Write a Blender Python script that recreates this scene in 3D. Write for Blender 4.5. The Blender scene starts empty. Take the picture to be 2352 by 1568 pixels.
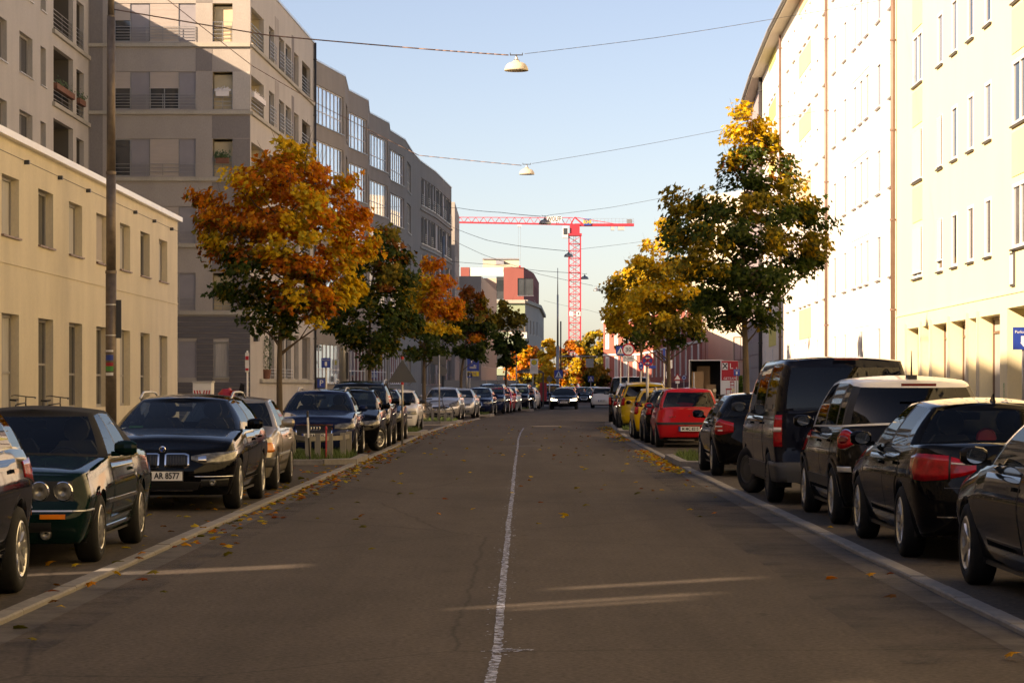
import bpy, bmesh, math, random
from mathutils import Vector, Matrix
rnd = random.Random(11)
PI = math.pi
sc = bpy.context.scene
COL = sc.collection

# ------------------------------------------------------------------ camera
FPX, CX, HY, CH = 5700.0, 1176.0, 886.0, 1.57      # focal length / centre / horizon in picture units (2352 wide), eye height
cam = bpy.data.cameras.new('camera'); camo = bpy.data.objects.new('camera', cam); COL.objects.link(camo)
camo.location = (0, 0, CH); camo.rotation_euler = (PI/2, 0, 0)
cam.sensor_width = 36; cam.sensor_fit = 'HORIZONTAL'; cam.lens = FPX/2352*36
cam.shift_y = (HY-784)/2352
cam.clip_start = .5; cam.clip_end = 4000
sc.camera = camo
# ------------------------------------------------------------------ light
SUN = Vector((1, .70, -.544)).normalized()           # travel direction of the light
wd = bpy.data.worlds.new('World'); sc.world = wd; wd.use_nodes = True
nt = wd.node_tree; nt.nodes.clear()
sky = nt.nodes.new('ShaderNodeTexSky'); sky.sky_type = 'NISHITA'; sky.sun_disc = False
sky.sun_elevation = math.asin(-SUN.z); sky.sun_rotation = math.atan2(-SUN.x, -SUN.y)
sky.air_density = .8; sky.dust_density = 1.5; sky.ozone_density = 3.8; sky.altitude = 500
bg = nt.nodes.new('ShaderNodeBackground'); bg.inputs[1].default_value = .094
wo = nt.nodes.new('ShaderNodeOutputWorld')
nt.links.new(sky.outputs[0], bg.inputs[0]); nt.links.new(bg.outputs[0], wo.inputs[0])
sl = bpy.data.lights.new('sun', 'SUN'); sl.energy = 4.5; sl.angle = math.radians(.53); sl.color = (1, .94, .83)
so = bpy.data.objects.new('sun', sl); COL.objects.link(so); so.rotation_euler = SUN.to_track_quat('-Z', 'Y').to_euler()
so.location = (-60, -40, 60)
vs = sc.view_settings
vs.view_transform = 'Standard'; vs.look = 'None'; vs.exposure = 1.25; vs.gamma = 1.0; vs.use_curve_mapping = False
try:
    vs.use_white_balance = True; vs.white_balance_temperature = 9500; vs.white_balance_tint = 24
except Exception: pass
sc.render.engine = 'CYCLES'
cy = sc.cycles
cy.max_bounces = 8; cy.diffuse_bounces = 4; cy.glossy_bounces = 4; cy.transmission_bounces = 6; cy.transparent_max_bounces = 16
cy.caustics_reflective = False; cy.caustics_refractive = False; cy.sample_clamp_indirect = 6
cy.use_denoising = True
try: cy.denoiser = 'OPENIMAGEDENOISE'
except Exception: pass

# ------------------------------------------------------------------ helpers
def W(x, y, d): return Vector(((x-CX)*d/FPX, d, CH+(HY-y)*d/FPX))
def WX(x, d): return (x-CX)*d/FPX
def lerp(a, b, t): return a+(b-a)*t
def interp(tab, x):
    if x <= tab[0][0]: return tab[0][1]
    for (a, p), (b, q) in zip(tab, tab[1:]):
        if x <= b: return lerp(p, q, (x-a)/(b-a) if b > a else 0)
    return tab[-1][1]
def smooth(tab, x, d=.07): return (interp(tab, x-d)+2*interp(tab, x)+interp(tab, x+d))/4

MATS = {}
def M(name, col, rough=.6, metal=0., ns=0, na=.15, bump=0., coat=0., spec=.5, stretch=(1, 1, 1), ns2=0, na2=.1, emit=0., trans=0., sheen=0):
    m = bpy.data.materials.new(name); m.use_nodes = True; MATS[name] = m
    t = m.node_tree; b = t.nodes['Principled BSDF']
    b.inputs['Base Color'].default_value = (*col, 1); b.inputs['Roughness'].default_value = rough
    b.inputs['Metallic'].default_value = metal; b.inputs['Coat Weight'].default_value = coat
    b.inputs['Coat Roughness'].default_value = .012; b.inputs['Specular IOR Level'].default_value = spec
    if emit: b.inputs['Emission Color'].default_value = (*col, 1); b.inputs['Emission Strength'].default_value = emit
    if ns:
        tc = t.nodes.new('ShaderNodeTexCoord'); mp = t.nodes.new('ShaderNodeMapping'); mp.inputs['Scale'].default_value = stretch
        t.links.new(tc.outputs['Object'], mp.inputs[0])
        def noise(s, det):
            n = t.nodes.new('ShaderNodeTexNoise'); n.inputs['Scale'].default_value = s; n.inputs['Detail'].default_value = det
            n.inputs['Roughness'].default_value = .6; t.links.new(mp.outputs[0], n.inputs['Vector']); return n
        n1 = noise(ns, 6)
        def ramp(n, amt):
            r = t.nodes.new('ShaderNodeMapRange'); r.inputs[1].default_value = .3; r.inputs[2].default_value = .7
            r.inputs[3].default_value = 1-amt; r.inputs[4].default_value = 1+amt; t.links.new(n.outputs[0], r.inputs[0]); return r
        val = ramp(n1, na).outputs[0]
        if ns2:
            n2 = noise(ns2, 3); r2 = ramp(n2, na2); mu = t.nodes.new('ShaderNodeMath'); mu.operation = 'MULTIPLY'
            t.links.new(val, mu.inputs[0]); t.links.new(r2.outputs[0], mu.inputs[1]); val = mu.outputs[0]
        mx = t.nodes.new('ShaderNodeVectorMath'); mx.operation = 'SCALE'; mx.inputs[0].default_value = col
        t.links.new(val, mx.inputs['Scale']); t.links.new(mx.outputs[0], b.inputs['Base Color'])
        if bump:
            bp = t.nodes.new('ShaderNodeBump'); bp.inputs['Strength'].default_value = bump; bp.inputs['Distance'].default_value = .02
            t.links.new(n1.outputs[0], bp.inputs['Height']); t.links.new(bp.outputs[0], b.inputs['Normal'])
    return m
def glass(name, tint, refl=1.0, ior=1.5, rough=.0):
    """thin glazing: tinted see-through plus mirror by the Fresnel law"""
    m = bpy.data.materials.new(name); m.use_nodes = True; MATS[name] = m; t = m.node_tree; t.nodes.clear()
    o = t.nodes.new('ShaderNodeOutputMaterial'); mx = t.nodes.new('ShaderNodeMixShader'); tr = t.nodes.new('ShaderNodeBsdfTransparent')
    gl = t.nodes.new('ShaderNodeBsdfGlossy'); fr = t.nodes.new('ShaderNodeFresnel'); fr.inputs[0].default_value = ior
    tr.inputs[0].default_value = (*tint, 1); gl.inputs[0].default_value = (refl, refl, refl, 1); gl.inputs['Roughness'].default_value = rough
    t.links.new(fr.outputs[0], mx.inputs[0]); t.links.new(tr.outputs[0], mx.inputs[1]); t.links.new(gl.outputs[0], mx.inputs[2]); t.links.new(mx.outputs[0], o.inputs[0])
    return m

class MB:
    def __init__(s): s.v = []; s.f = []
    def add(s, pts, faces):
        n = len(s.v); s.v += [tuple(p) for p in pts]; s.f += [tuple(i+n for i in f) for f in faces]; return s
    def quad(s, a, b, c, d): return s.add((a, b, c, d), ((0, 1, 2, 3),))
    def poly(s, pts): return s.add(pts, (tuple(range(len(pts))),))
    def box(s, x0, x1, y0, y1, z0, z1):
        return s.add([(x0,y0,z0),(x1,y0,z0),(x1,y1,z0),(x0,y1,z0),(x0,y0,z1),(x1,y0,z1),(x1,y1,z1),(x0,y1,z1)],
                     [(0,3,2,1),(4,5,6,7),(0,1,5,4),(1,2,6,5),(2,3,7,6),(3,0,4,7)])
    def tube(s, p, q, r0, r1=None, n=8, cap=True):
        p = Vector(p); q = Vector(q); r1 = r0 if r1 is None else r1; d = (q-p)
        if d.length < 1e-6: return s
        d.normalize(); a = d.orthogonal().normalized(); b = d.cross(a); k = len(s.v)
        for c, r in ((p, r0), (q, r1)):
            for i in range(n):
                t = 2*PI*i/n; s.v.append(tuple(c+a*(r*math.cos(t))+b*(r*math.sin(t))))
        for i in range(n): s.f.append((k+i, k+(i+1) % n, k+n+(i+1) % n, k+n+i))
        if cap: s.f.append(tuple(k+i for i in reversed(range(n)))); s.f.append(tuple(k+n+i for i in range(n)))
        return s
    def path(s, pts, r, n=6):
        for a, b in zip(pts, pts[1:]): s.tube(a, b, r, r, n)
        return s
    def bar(s, p, q, w, h):
        """box of cross-section w (sideways) x h (up) between two points"""
        p = Vector(p); q = Vector(q); d = (q-p).normalized(); up = Vector((0, 0, 1))
        if abs(d.z) > .95: up = Vector((0, 1, 0))
        a = d.cross(up).normalized()*(w/2); b = a.cross(d).normalized()*(h/2)
        return s.add([p-a-b, p+a-b, p+a+b, p-a+b, q-a-b, q+a-b, q+a+b, q-a+b], [(0,3,2,1),(4,5,6,7),(0,1,5,4),(1,2,6,5),(2,3,7,6),(3,0,4,7)])
    def lathe(s, prof, n=24, c=(0, 0, 0), axis='z', a0=0, a1=2*PI):
        k = len(s.v); full = abs(a1-a0-2*PI) < 1e-6; m = n if full else n+1
        for r, h in prof:
            for i in range(m):
                t = a0+(a1-a0)*i/n; u, v = r*math.cos(t), r*math.sin(t)
                p = (u, v, h) if axis == 'z' else (h, u, v) if axis == 'x' else (u, h, v)
                s.v.append((p[0]+c[0], p[1]+c[1], p[2]+c[2]))
        for j in range(len(prof)-1):
            for i in range(n):
                i2 = (i+1) % m; s.f.append((k+j*m+i, k+j*m+i2, k+(j+1)*m+i2, k+(j+1)*m+i))
        return s
    def prism(s, pts, y0, y1):
        """polygon in x,z pushed along y"""
        n = len(pts); s.add([(x, y0, z) for x, z in pts]+[(x, y1, z) for x, z in pts],
              [tuple(range(n)), tuple(reversed(range(n, 2*n)))]+[(i, n+i, n+(i+1) % n, (i+1) % n) for i in range(n)]); return s
    def grid(s, rows):
        k = len(s.v); m = len(rows[0])
        for r in rows: s.v += [tuple(p) for p in r]
        for j in range(len(rows)-1):
            for i in range(m-1): s.f.append((k+j*m+i, k+j*m+i+1, k+(j+1)*m+i+1, k+(j+1)*m+i))
        return s
    def mesh(s, name, mat, smooth=False, weld=0, fix=False):
        me = bpy.data.meshes.new(name); me.from_pydata(s.v, [], s.f)
        if mat: me.materials.append(MATS[mat] if isinstance(mat, str) else mat)
        if weld or fix:
            b = bmesh.new(); b.from_mesh(me)
            if weld:
                bmesh.ops.remove_doubles(b, verts=b.verts, dist=weld); bmesh.ops.dissolve_degenerate(b, edges=b.edges, dist=1e-5)
            bmesh.ops.recalc_face_normals(b, faces=b.faces); b.to_mesh(me); b.free()
        if smooth: me.shade_smooth()
        return me
    def build(s, name, mat, parent=None, loc=None, rz=0, smooth=False, weld=0, fix=False):
        return link(name, s.mesh(name, mat, smooth, weld, fix), parent, loc, rz)
def link(name, me, parent=None, loc=None, rz=0):
    o = bpy.data.objects.new(name, me); COL.objects.link(o)
    if parent: o.parent = parent
    if loc is not None: o.location = loc
    if rz: o.rotation_euler = (0, 0, rz)
    return o
def tag(o, label=None, cat=None, group=None, kind=None):
    if label: o['label'] = label
    if cat: o['category'] = cat
    if group: o['group'] = group
    if kind: o['kind'] = kind
    return o
def thing(name, label, cat, loc=(0, 0, 0), rz=0, group=None):
    o = bpy.data.objects.new(name, None); COL.objects.link(o); o.location = loc; o.rotation_euler = (0, 0, rz); o.empty_display_size = .3
    return tag(o, label, cat, group)
TXT = {}
def text_mesh(s, size, depth=.002, align='CENTER', bold=0.):
    k = (s, size, depth, align, bold)
    if k in TXT: return TXT[k]
    c = bpy.data.curves.new('lettering', 'FONT'); c.body = s; c.size = size; c.align_x = align; c.align_y = 'CENTER'; c.extrude = depth; c.offset = bold; c.resolution_u = 2
    o = bpy.data.objects.new('lettering', c)
    me = bpy.data.meshes.new_from_object(o); me.name = 'lettering'
    bpy.data.objects.remove(o); bpy.data.curves.remove(c); TXT[k] = me; return me
def text(s, size, mat, parent, loc, rz=0, name='lettering', sx=1., bold=0.):
    """lettering standing upright, read from -y of its parent"""
    me = text_mesh(s, size, .002, 'CENTER', bold).copy(); me.materials.clear(); me.materials.append(MATS[mat])
    o = link(name, me, parent, loc); o.rotation_euler = (PI/2, 0, rz); o.scale = (sx, 1, 1); return o

# ------------------------------------------------------------------ materials
def asphalt(name, col, dark=.6):
    m = M(name, col, .92, spec=.22); t = m.node_tree; b = t.nodes['Principled BSDF']
    tc = t.nodes.new('ShaderNodeTexCoord')
    def noise(s, det, st=(1, 1, 1)):
        mp = t.nodes.new('ShaderNodeMapping'); mp.inputs['Scale'].default_value = st; t.links.new(tc.outputs['Object'], mp.inputs[0])
        n = t.nodes.new('ShaderNodeTexNoise'); n.inputs['Scale'].default_value = s; n.inputs['Detail'].default_value = det; n.inputs['Roughness'].default_value = .65
        t.links.new(mp.outputs[0], n.inputs['Vector']); return n.outputs[0]
    def rng(x, lo, hi, a, c):
        r = t.nodes.new('ShaderNodeMapRange'); r.inputs[1].default_value = lo; r.inputs[2].default_value = hi; r.inputs[3].default_value = a; r.inputs[4].default_value = c
        t.links.new(x, r.inputs[0]); return r.outputs[0]
    def mul(a, c):
        n = t.nodes.new('ShaderNodeMath'); n.operation = 'MULTIPLY'; t.links.new(a, n.inputs[0]); t.links.new(c, n.inputs[1]); return n.outputs[0]
    streak = noise(1.6, 3, (1, .03, 1)); grain = noise(27, 8); big = noise(.35, 4, (1, .35, 1)); mid = noise(2.2, 5, (1, .5, 1)); spots = noise(5, 2)
    v = mul(mul(rng(grain, .32, .68, .52, 1.48), rng(big, .35, .65, .84, 1.16)), mul(rng(mid, .3, .7, .9, 1.1), rng(spots, .66, .74, 1., dark)))
    vo = t.nodes.new('ShaderNodeTexVoronoi'); vo.feature = 'DISTANCE_TO_EDGE'; vo.inputs['Scale'].default_value = .22
    mp = t.nodes.new('ShaderNodeMapping'); mp.inputs['Scale'].default_value = (1, .6, 1); t.links.new(tc.outputs['Object'], mp.inputs[0])
    ad = t.nodes.new('ShaderNodeMixRGB'); ad.inputs[0].default_value = .12; t.links.new(mp.outputs[0], ad.inputs[1])
    nz = t.nodes.new('ShaderNodeTexNoise'); nz.inputs['Scale'].default_value = 1.3; nz.inputs['Detail'].default_value = 5; t.links.new(tc.outputs['Object'], nz.inputs['Vector']); t.links.new(nz.outputs['Color'], ad.inputs[2])
    t.links.new(ad.outputs[0], vo.inputs['Vector'])
    v = mul(v, rng(streak, .3, .7, .86, 1.14)); v = mul(v, rng(vo.outputs['Distance'], .0, .004, .62, 1.))
    sc_ = t.nodes.new('ShaderNodeVectorMath'); sc_.operation = 'SCALE'; sc_.inputs[0].default_value = col
    t.links.new(v, sc_.inputs['Scale']); t.links.new(sc_.outputs[0], b.inputs['Base Color'])
    bp = t.nodes.new('ShaderNodeBump'); bp.inputs['Strength'].default_value = .35; bp.inputs['Distance'].default_value = .01
    t.links.new(grain, bp.inputs['Height']); t.links.new(bp.outputs[0], b.inputs['Normal'])
    return m
asphalt('asphalt', (.070, .055, .043))
asphalt('parking_asphalt', (.056, .045, .036), .5)
M('ground', (.12, .105, .09), .95, ns=.5, na=.2)
M('paving', (.17, .155, .135), .9, ns=9, na=.2, bump=.2, ns2=.7, na2=.15)
M('kerb', (.20, .185, .165), .85, ns=14, na=.16, bump=.25, ns2=1.1, na2=.18)
M('gutter', (.086, .072, .060), .9, ns=20, na=.18, bump=.2, ns2=.9, na2=.15)
M('soil', (.05, .036, .022), .95, ns=8, na=.4, bump=.5)
M('line_paint', (.55, .58, .68), .8, ns=30, na=.25)
def plaster(name, col, na=.07, st=.1):
    return M(name, col, .9, ns=.7, na=st*.8, stretch=(1, 1, .4), ns2=26, na2=na, bump=.06, spec=.25)
plaster('beige_plaster', (.64, .565, .42), .06, .13)
plaster('grey_plaster', (.36, .33, .295), .08, .12)
plaster('grey_plaster_light', (.46, .43, .38), .08, .10)
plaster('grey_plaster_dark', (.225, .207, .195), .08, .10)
plaster('bay_plaster', (.30, .268, .225), .08, .12)
plaster('cream_plaster', (.80, .71, .46), .03, .04)
plaster('cream_panel', (.80, .62, .36), .03, .04)
plaster('white_plaster', (.80, .75, .69), .03, .04)
plaster('lilac_panel', (.66, .64, .70), .03, .04)
plaster('peach_plaster', (.80, .745, .64), .03, .04)
plaster('apricot_panel', (.80, .52, .33), .03, .04)
plaster('lemon_panel', (.72, .66, .22), .03, .04)
plaster('mauve_plaster', (.36, .31, .32), .04, .08)
plaster('concrete', (.40, .375, .31), .1, .15)
plaster('pale_plaster', (.40, .37, .325), .05, .08)
plaster('green_plaster', (.27, .34, .235), .04, .06)
plaster('red_plaster', (.30, .10, .085), .04, .06)
plaster('brick_red', (.40, .12, .09), .1, .08)
plaster('brick_shaded', (.16, .05, .045), .1, .08)
plaster('yellow_house', (.56, .51, .40), .05, .06)
plaster('soffit', (.55, .50, .40), .05, .05)
M('slate_cladding', (.115, .11, .115), .7, ns=2, na=.15, stretch=(1, 1, 9))
M('panel_grey', (.26, .25, .265), .55, ns=1.5, na=.08)
M('shutter', (.50, .455, .42), .6, ns=1.2, na=.05)
M('metal_grey', (.30, .30, .29), .4, .6, ns=3, na=.12)
M('metal_dark', (.06, .06, .06), .45, .4)
M('zinc', (.55, .56, .57), .35, .7, ns=2, na=.12)
M('flashing', (.78, .78, .79), .35, .2, ns=1.2, na=.05)
M('pipe_brown', (.20, .13, .10), .5, .3, ns=2, na=.15)
M('pole_steel', (.17, .135, .105), .55, .55, ns=7, na=.22, bump=.1, ns2=.8, na2=.15)
M('pole_galv', (.42, .40, .36), .45, .6, ns=6, na=.15)
M('white_frame', (.76, .75, .73), .5)
M('grey_frame', (.30, .28, .25), .5)
M('brown_frame', (.17, .10, .06), .5)
M('dark_frame', (.035, .035, .04), .4)
M('window_glass', (.035, .040, .045), .04, spec=.9, coat=.0, ns=.35, na=.5)
M('window_bright', (.15, .15, .15), .06, spec=.8, ns=.6, na=.2)
M('window_pale', (.26, .26, .255), .06, spec=.8, ns=.6, na=.15)
M('mirror_glass', (.55, .60, .66), .03, .9, ns=.5, na=.25, bump=.04)
M('curtain', (.42, .40, .36), .8, ns=3, na=.2, stretch=(6, 1, .3))
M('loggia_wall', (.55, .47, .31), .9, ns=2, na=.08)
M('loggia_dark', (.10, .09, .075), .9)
M('roof_tile', (.30, .13, .075), .8, ns=6, na=.2)
M('roof_dark', (.06, .06, .065), .7, ns=3, na=.15)
M('tile_grid', (.30, .265, .27), .6, ns=2, na=.1)
M('crane_red', (.50, .035, .055), .45, ns=1, na=.1)
M('crane_white', (.72, .72, .70), .5)
M('counterweight', (.45, .44, .42), .8)
M('sign_blue', (.012, .05, .30), .4)
M('sign_red', (.50, .01, .02), .4)
M('sign_white', (.75, .75, .73), .5)
M('sign_yellow', (.75, .55, .02), .4)
M('sign_green', (.05, .30, .06), .5)
M('sign_back', (.10, .10, .10), .5, .4)
M('black_paint', (.008, .008, .009), .5)
M('tarp_red', (.40, .02, .035), .5)
M('wood_grey', (.23, .215, .18), .85, ns=4, na=.25, stretch=(1, 1, .2), bump=.2)
M('terracotta', (.20, .085, .05), .8, ns=5, na=.15)
M('rubber', (.012, .012, .012), .85, spec=.3, ns=20, na=.2)
M('rim_silver', (.50, .50, .49), .28, .9)
M('rim_dark', (.10, .10, .10), .3, .8)
M('chrome', (.75, .75, .76), .10, 1.)
M('plastic_black', (.014, .014, .015), .55)
M('plastic_grey', (.032, .032, .033), .6)
M('grille_black', (.006, .006, .006), .4)
M('interior', (.035, .033, .031), .85)
M('interior_beige', (.16, .13, .09), .85)
M('soft_top', (.006, .006, .007), .9, ns=40, na=.3, bump=.1)
M('headlight', (.17, .165, .145), .2, .3, coat=.6, ns=13, na=.7)
M('headlight_lit', (1., .93, .74), .2, emit=12)
M('fog_amber', (.75, .20, .02), .25, coat=1)
M('tail_red', (.30, .004, .008), .15, coat=.5, spec=.2, ns=14, na=.45)
M('tail_dark', (.14, .004, .007), .10, coat=.5, ns=12, na=.25)
M('reverse_white', (.62, .52, .48), .12, coat=1)
M('plate_white', (.78, .77, .73), .5)
M('plate_black', (.01, .01, .012), .6)
M('mirror_face', (.42, .45, .48), .02, 1.)
M('grass_blade', (.075, .12, .025), .8, ns=3, na=.35)
M('shrub_leaf', (.04, .085, .02), .7, ns=4, na=.4)
M('bark', (.105, .075, .048), .9, ns=9, na=.35, stretch=(1, 1, .25), bump=.5)
M('twig', (.06, .042, .032), .9)
M('cardboard', (.36, .22, .11), .85, ns=2, na=.1)
M('van_dark', (.03, .02, .015), .8)
M('flower_white', (.75, .72, .68), .7)
glass('car_glass', (.72, .77, .74), .55, 1.5)
glass('car_glass_dark', (.12, .13, .13), .7, 1.5)
glass('shelter_glass', (.7, .75, .75), 1., 1.4)
def paint(name, col, metal=.0, rough=.35):
    if max(col) < .06: rough = .07
    return M(name, col, rough, metal, coat=(.2 if max(col) < .06 else .6), ns=0, spec=.06)
paint('paint_black', (.0028, .0028, .0032)); paint('paint_blackblue', (.004, .006, .014), .1); paint('paint_navy', (.010, .018, .055), .3)
paint('paint_green', (.002, .013, .011), .1); paint('paint_beige', (.33, .29, .225), .6, .3); paint('paint_silver', (.46, .46, .45), .7, .3)
paint('paint_white', (.74, .72, .68)); paint('paint_red', (.48, .012, .018)); paint('paint_yellow', (.60, .34, .012)); paint('paint_grey', (.014, .013, .0125), .2, .3)
paint('paint_brownblack', (.006, .005, .0045), .1); paint('paint_van', (.005, .006, .012), .1); paint('paint_mustard', (.42, .27, .012)); paint('paint_darkred', (.22, .010, .014))
def leaf_material():
    m = bpy.data.materials.new('leaf'); m.use_nodes = True; MATS['leaf'] = m; t = m.node_tree; t.nodes.clear()
    o = t.nodes.new('ShaderNodeOutputMaterial'); at = t.nodes.new('ShaderNodeVertexColor'); at.layer_name = 'leafcol'
    df = t.nodes.new('ShaderNodeBsdfDiffuse'); tl = t.nodes.new('ShaderNodeBsdfTranslucent'); gl = t.nodes.new('ShaderNodeBsdfGlossy'); gl.inputs['Roughness'].default_value = .45
    gl.inputs[0].default_value = (.6, .6, .6, 1)
    m1 = t.nodes.new('ShaderNodeMixShader'); m1.inputs[0].default_value = .42; m2 = t.nodes.new('ShaderNodeMixShader'); m2.inputs[0].default_value = .02
    t.links.new(at.outputs[0], df.inputs[0]); t.links.new(at.outputs[0], tl.inputs[0]); t.links.new(df.outputs[0], m1.inputs[1]); t.links.new(tl.outputs[0], m1.inputs[2])
    t.links.new(m1.outputs[0], m2.inputs[1]); t.links.new(gl.outputs[0], m2.inputs[2]); t.links.new(m2.outputs[0], o.inputs[0])
leaf_material()
# ------------------------------------------------------------------ ground, road, kerbs
LK = [(-10, -3.42), (16, -3.36), (30, -3.26), (52, -3.05), (68, -2.95), (78, -2.86), (94.5, -2.54), (101, -2.29), (118, -1.52), (134, -.69), (152, .82), (166, 2.53), (180, 4.3), (240, 12)]
RK = [(-10, 3.2), (32, 3.21), (47, 3.21), (59, 3.28), (75.6, 3.42), (89, 3.62), (97, 3.85), (118, 4.7), (134, 5.6), (152, 6.9), (173, 8.6), (240, 18)]
def lk(d): return smooth(LK, d, 6)
def rk(d): return smooth(RK, d, 6)
tag(MB().quad((-900, -200, -.03), (900, -200, -.03), (900, 2500, -.03), (-900, 2500, -.03)).build('ground', 'ground'), 'dull grey city ground reaching to the horizon', kind='structure')
DS = [-8+3*i for i in range(0, 66)]
def strip(name, fa, fb, z, mat, label, ds=DS):
    return tag(MB().grid([[(fa(d), d, z), (lerp(fa(d), fb(d), .5), d, z), (fb(d), d, z)] for d in ds]).build(name, mat), label, kind='structure')
strip('road', lambda d: lk(d)-.02, lambda d: rk(d)+.02, 0, 'asphalt', 'brownish grey asphalt carriageway curving gently to the right')
strip('parking_bay', lambda d: lk(d)-2.45, lambda d: lk(d)-.14, .022, 'parking_asphalt', 'dark asphalt parking strip along the left kerb')
strip('parking_bay', lambda d: rk(d)+.14, lambda d: rk(d)+2.45, .022, 'parking_asphalt', 'dark asphalt parking strip along the right kerb')
strip('pavement', lambda d: lk(d)-16, lambda d: lk(d)-2.45, .10, 'paving', 'grey paved footway in front of the left buildings')
strip('pavement', lambda d: rk(d)+2.45, lambda d: rk(d)+16, .10, 'paving', 'grey paved footway in front of the right buildings')
strip('gutter', lambda d: lk(d)-.01, lambda d: lk(d)+.26, .004, 'gutter', 'paler gutter strip along the left kerb', [d for d in DS if d < 110])
strip('gutter', lambda d: rk(d)-.24, lambda d: rk(d)+.01, .004, 'gutter', 'paler gutter strip along the right kerb', [d for d in DS if d < 110])
# worn centre line painted by hand
def centre_line():
    pts = [(1122, 1600), (1127, 1568), (1139, 1500), (1150, 1400), (1157, 1330), (1163, 1270), (1168, 1200), (1175, 1150), (1182, 1075), (1187, 1040), (1190, 1010), (1196, 993), (1203, 982)]
    g = [((x-CX)*CH/(y-HY), FPX*CH/(y-HY)) for x, y in pts]
    P = []
    for (a, b), (c, d) in zip(g, g[1:]):
        n = max(2, int((d-b)/.09)) if d < 60 else max(2, int((d-b)/.5))
        P += [(lerp(a, c, i/n), lerp(b, d, i/n)) for i in range(n)]
    m = MB(); r = random.Random(3); wob = 0; L_ = []; R_ = []
    for x, d in P:
        wob = wob*.9+r.uniform(-.0025, .0025); w = .027 if d < 55 else .024
        L_.append((x+wob-w-r.uniform(-.006, .006), d, .005)); R_.append((x+wob+w+r.uniform(-.006, .008), d, .005))
    k = len(L_); m.add(L_+R_, [(i, k+i, k+i+1, i+1) for i in range(k-1)])
    for i in range(220):                                   # spatter beside the line
        j = r.randrange(0, k*2//3); x, d = P[j]; s = r.uniform(.004, .014); x += r.choice((-1, 1))*(.05+abs(r.gauss(0, .025)))
        m.poly([(x+s*math.cos(t)*r.uniform(.6, 1.3), d+2*s*math.sin(t), .005) for t in (0, 1.2, 2.5, 3.8, 5)])
    x, d = g[2]
    for i in range(60):
        s = r.uniform(.006, .02); xx = x+.10+r.gauss(0, .05); dd = d+.15+r.gauss(0, .05)
        m.poly([(xx+s*math.cos(t), dd+1.5*s*math.sin(t), .006) for t in (0, 1.2, 2.5, 3.8, 5)])
    tag(m.build('road_marking', 'line_paint'), 'thin wavering pale blue centre line painted on the road', kind='structure')
    mm = M('line_wear', (.36, .40, .52), .85); t = mm.node_tree; b = t.nodes['Principled BSDF']
    tc = t.nodes.new('ShaderNodeTexCoord'); n = t.nodes.new('ShaderNodeTexNoise'); n.inputs['Scale'].default_value = 16; n.inputs['Detail'].default_value = 8; n.inputs['Roughness'].default_value = .7
    r_ = t.nodes.new('ShaderNodeMapRange'); r_.inputs[1].default_value = .40; r_.inputs[2].default_value = .60
    t.links.new(tc.outputs['Object'], n.inputs['Vector']); t.links.new(n.outputs[0], r_.inputs[0]); t.links.new(r_.outputs[0], b.inputs['Alpha'])
    o = bpy.data.objects['road_marking']; o.data.materials.clear(); o.data.materials.append(mm)
centre_line()
# a seam and darker repair patches in the asphalt
m = MB()
for x0, x1, y in ((1180, 1243, 1024),): 
    d = FPX*CH/(y-HY); m.quad((WX(x0, d), d, .0045), (WX(x1, d), d+.15, .0045), (WX(x1, d), d+.35, .0045), (WX(x0, d), d+.25, .0045))
tag(m.build('road_seam', 'black_paint'), 'dark tar seam across the middle of the road', kind='structure')
def stain_mat():
    mm = M('stain', (.012, .011, .012), .75); t = mm.node_tree; b = t.nodes['Principled BSDF']
    tc = t.nodes.new('ShaderNodeTexCoord'); n = t.nodes.new('ShaderNodeTexNoise'); n.inputs['Scale'].default_value = 1.5; n.inputs['Detail'].default_value = 6; n.inputs['Roughness'].default_value = .65
    r_ = t.nodes.new('ShaderNodeMapRange'); r_.inputs[1].default_value = .45; r_.inputs[2].default_value = .75; r_.inputs[4].default_value = .5
    t.links.new(tc.outputs['Object'], n.inputs['Vector']); t.links.new(n.outputs[0], r_.inputs[0]); t.links.new(r_.outputs[0], b.inputs['Alpha'])
stain_mat()
r_ = random.Random(9)
for k, (fn, sg, d0, d1, w) in enumerate(((rk, -1, 14, 34, 1.0), (rk, -1, 36, 62, .8), (lk, 1, 14, 48, .6), (lk, 1, 54, 90, .6))):
    tag(MB().grid([[(fn(d)+sg*.0, d, .0055), (fn(d)+sg*w, d, .0055)] for d in [lerp(d0, d1, i/12) for i in range(13)]]).build('gutter_stain', 'stain'), 'blotchy dark damp stains along the %s gutter, %s stretch' % ('right' if fn is rk else 'left', 'nearer' if d0 < 30 else 'farther'), kind='structure')
LISL = [(48.6, 53.2), (77, 82.5), (100.5, 106), (125, 130), (153.5, 157)]
RISL = [(46.9, 53.2), (80, 85.5), (112, 117)]
def kerb_line(fn, side, islands, name, label):
    root = tag(bpy.data.objects.new(name, None), label, kind='structure'); COL.objects.link(root); root.location = (fn(10)+side*.07, 10, 0)
    me = None; d = 9.0; r = random.Random(5+side)
    while d < 118:
        ln = 1.0 if d < 70 else 2.0
        if not any(a-.05 < d+ln/2 < b+.05 for a, b in islands):
            if me is None or abs(ln-me[1]) > .01:
                w = .145; g = .006; b = MB(); c = .012
                prof = [(-w/2, -.05), (-w/2, .03), (-w/2+c, .042), (w/2-c, .042), (w/2, .03), (w/2, -.05)]
                b.prism(prof, g, ln-g); me = (b.mesh('kerb_stone', 'kerb'), ln)
            x0, x1 = fn(d), fn(d+ln); o = link('kerb_stone', me[0], root, (x0+side*.07-root.location.x, d-10, r.uniform(-.004, .003)), -math.atan2(x1-x0, ln))
        d += ln
    return root
kerb_line(lk, -1, LISL, 'kerb', 'pale low kerb stones along the left edge of the road')
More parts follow.
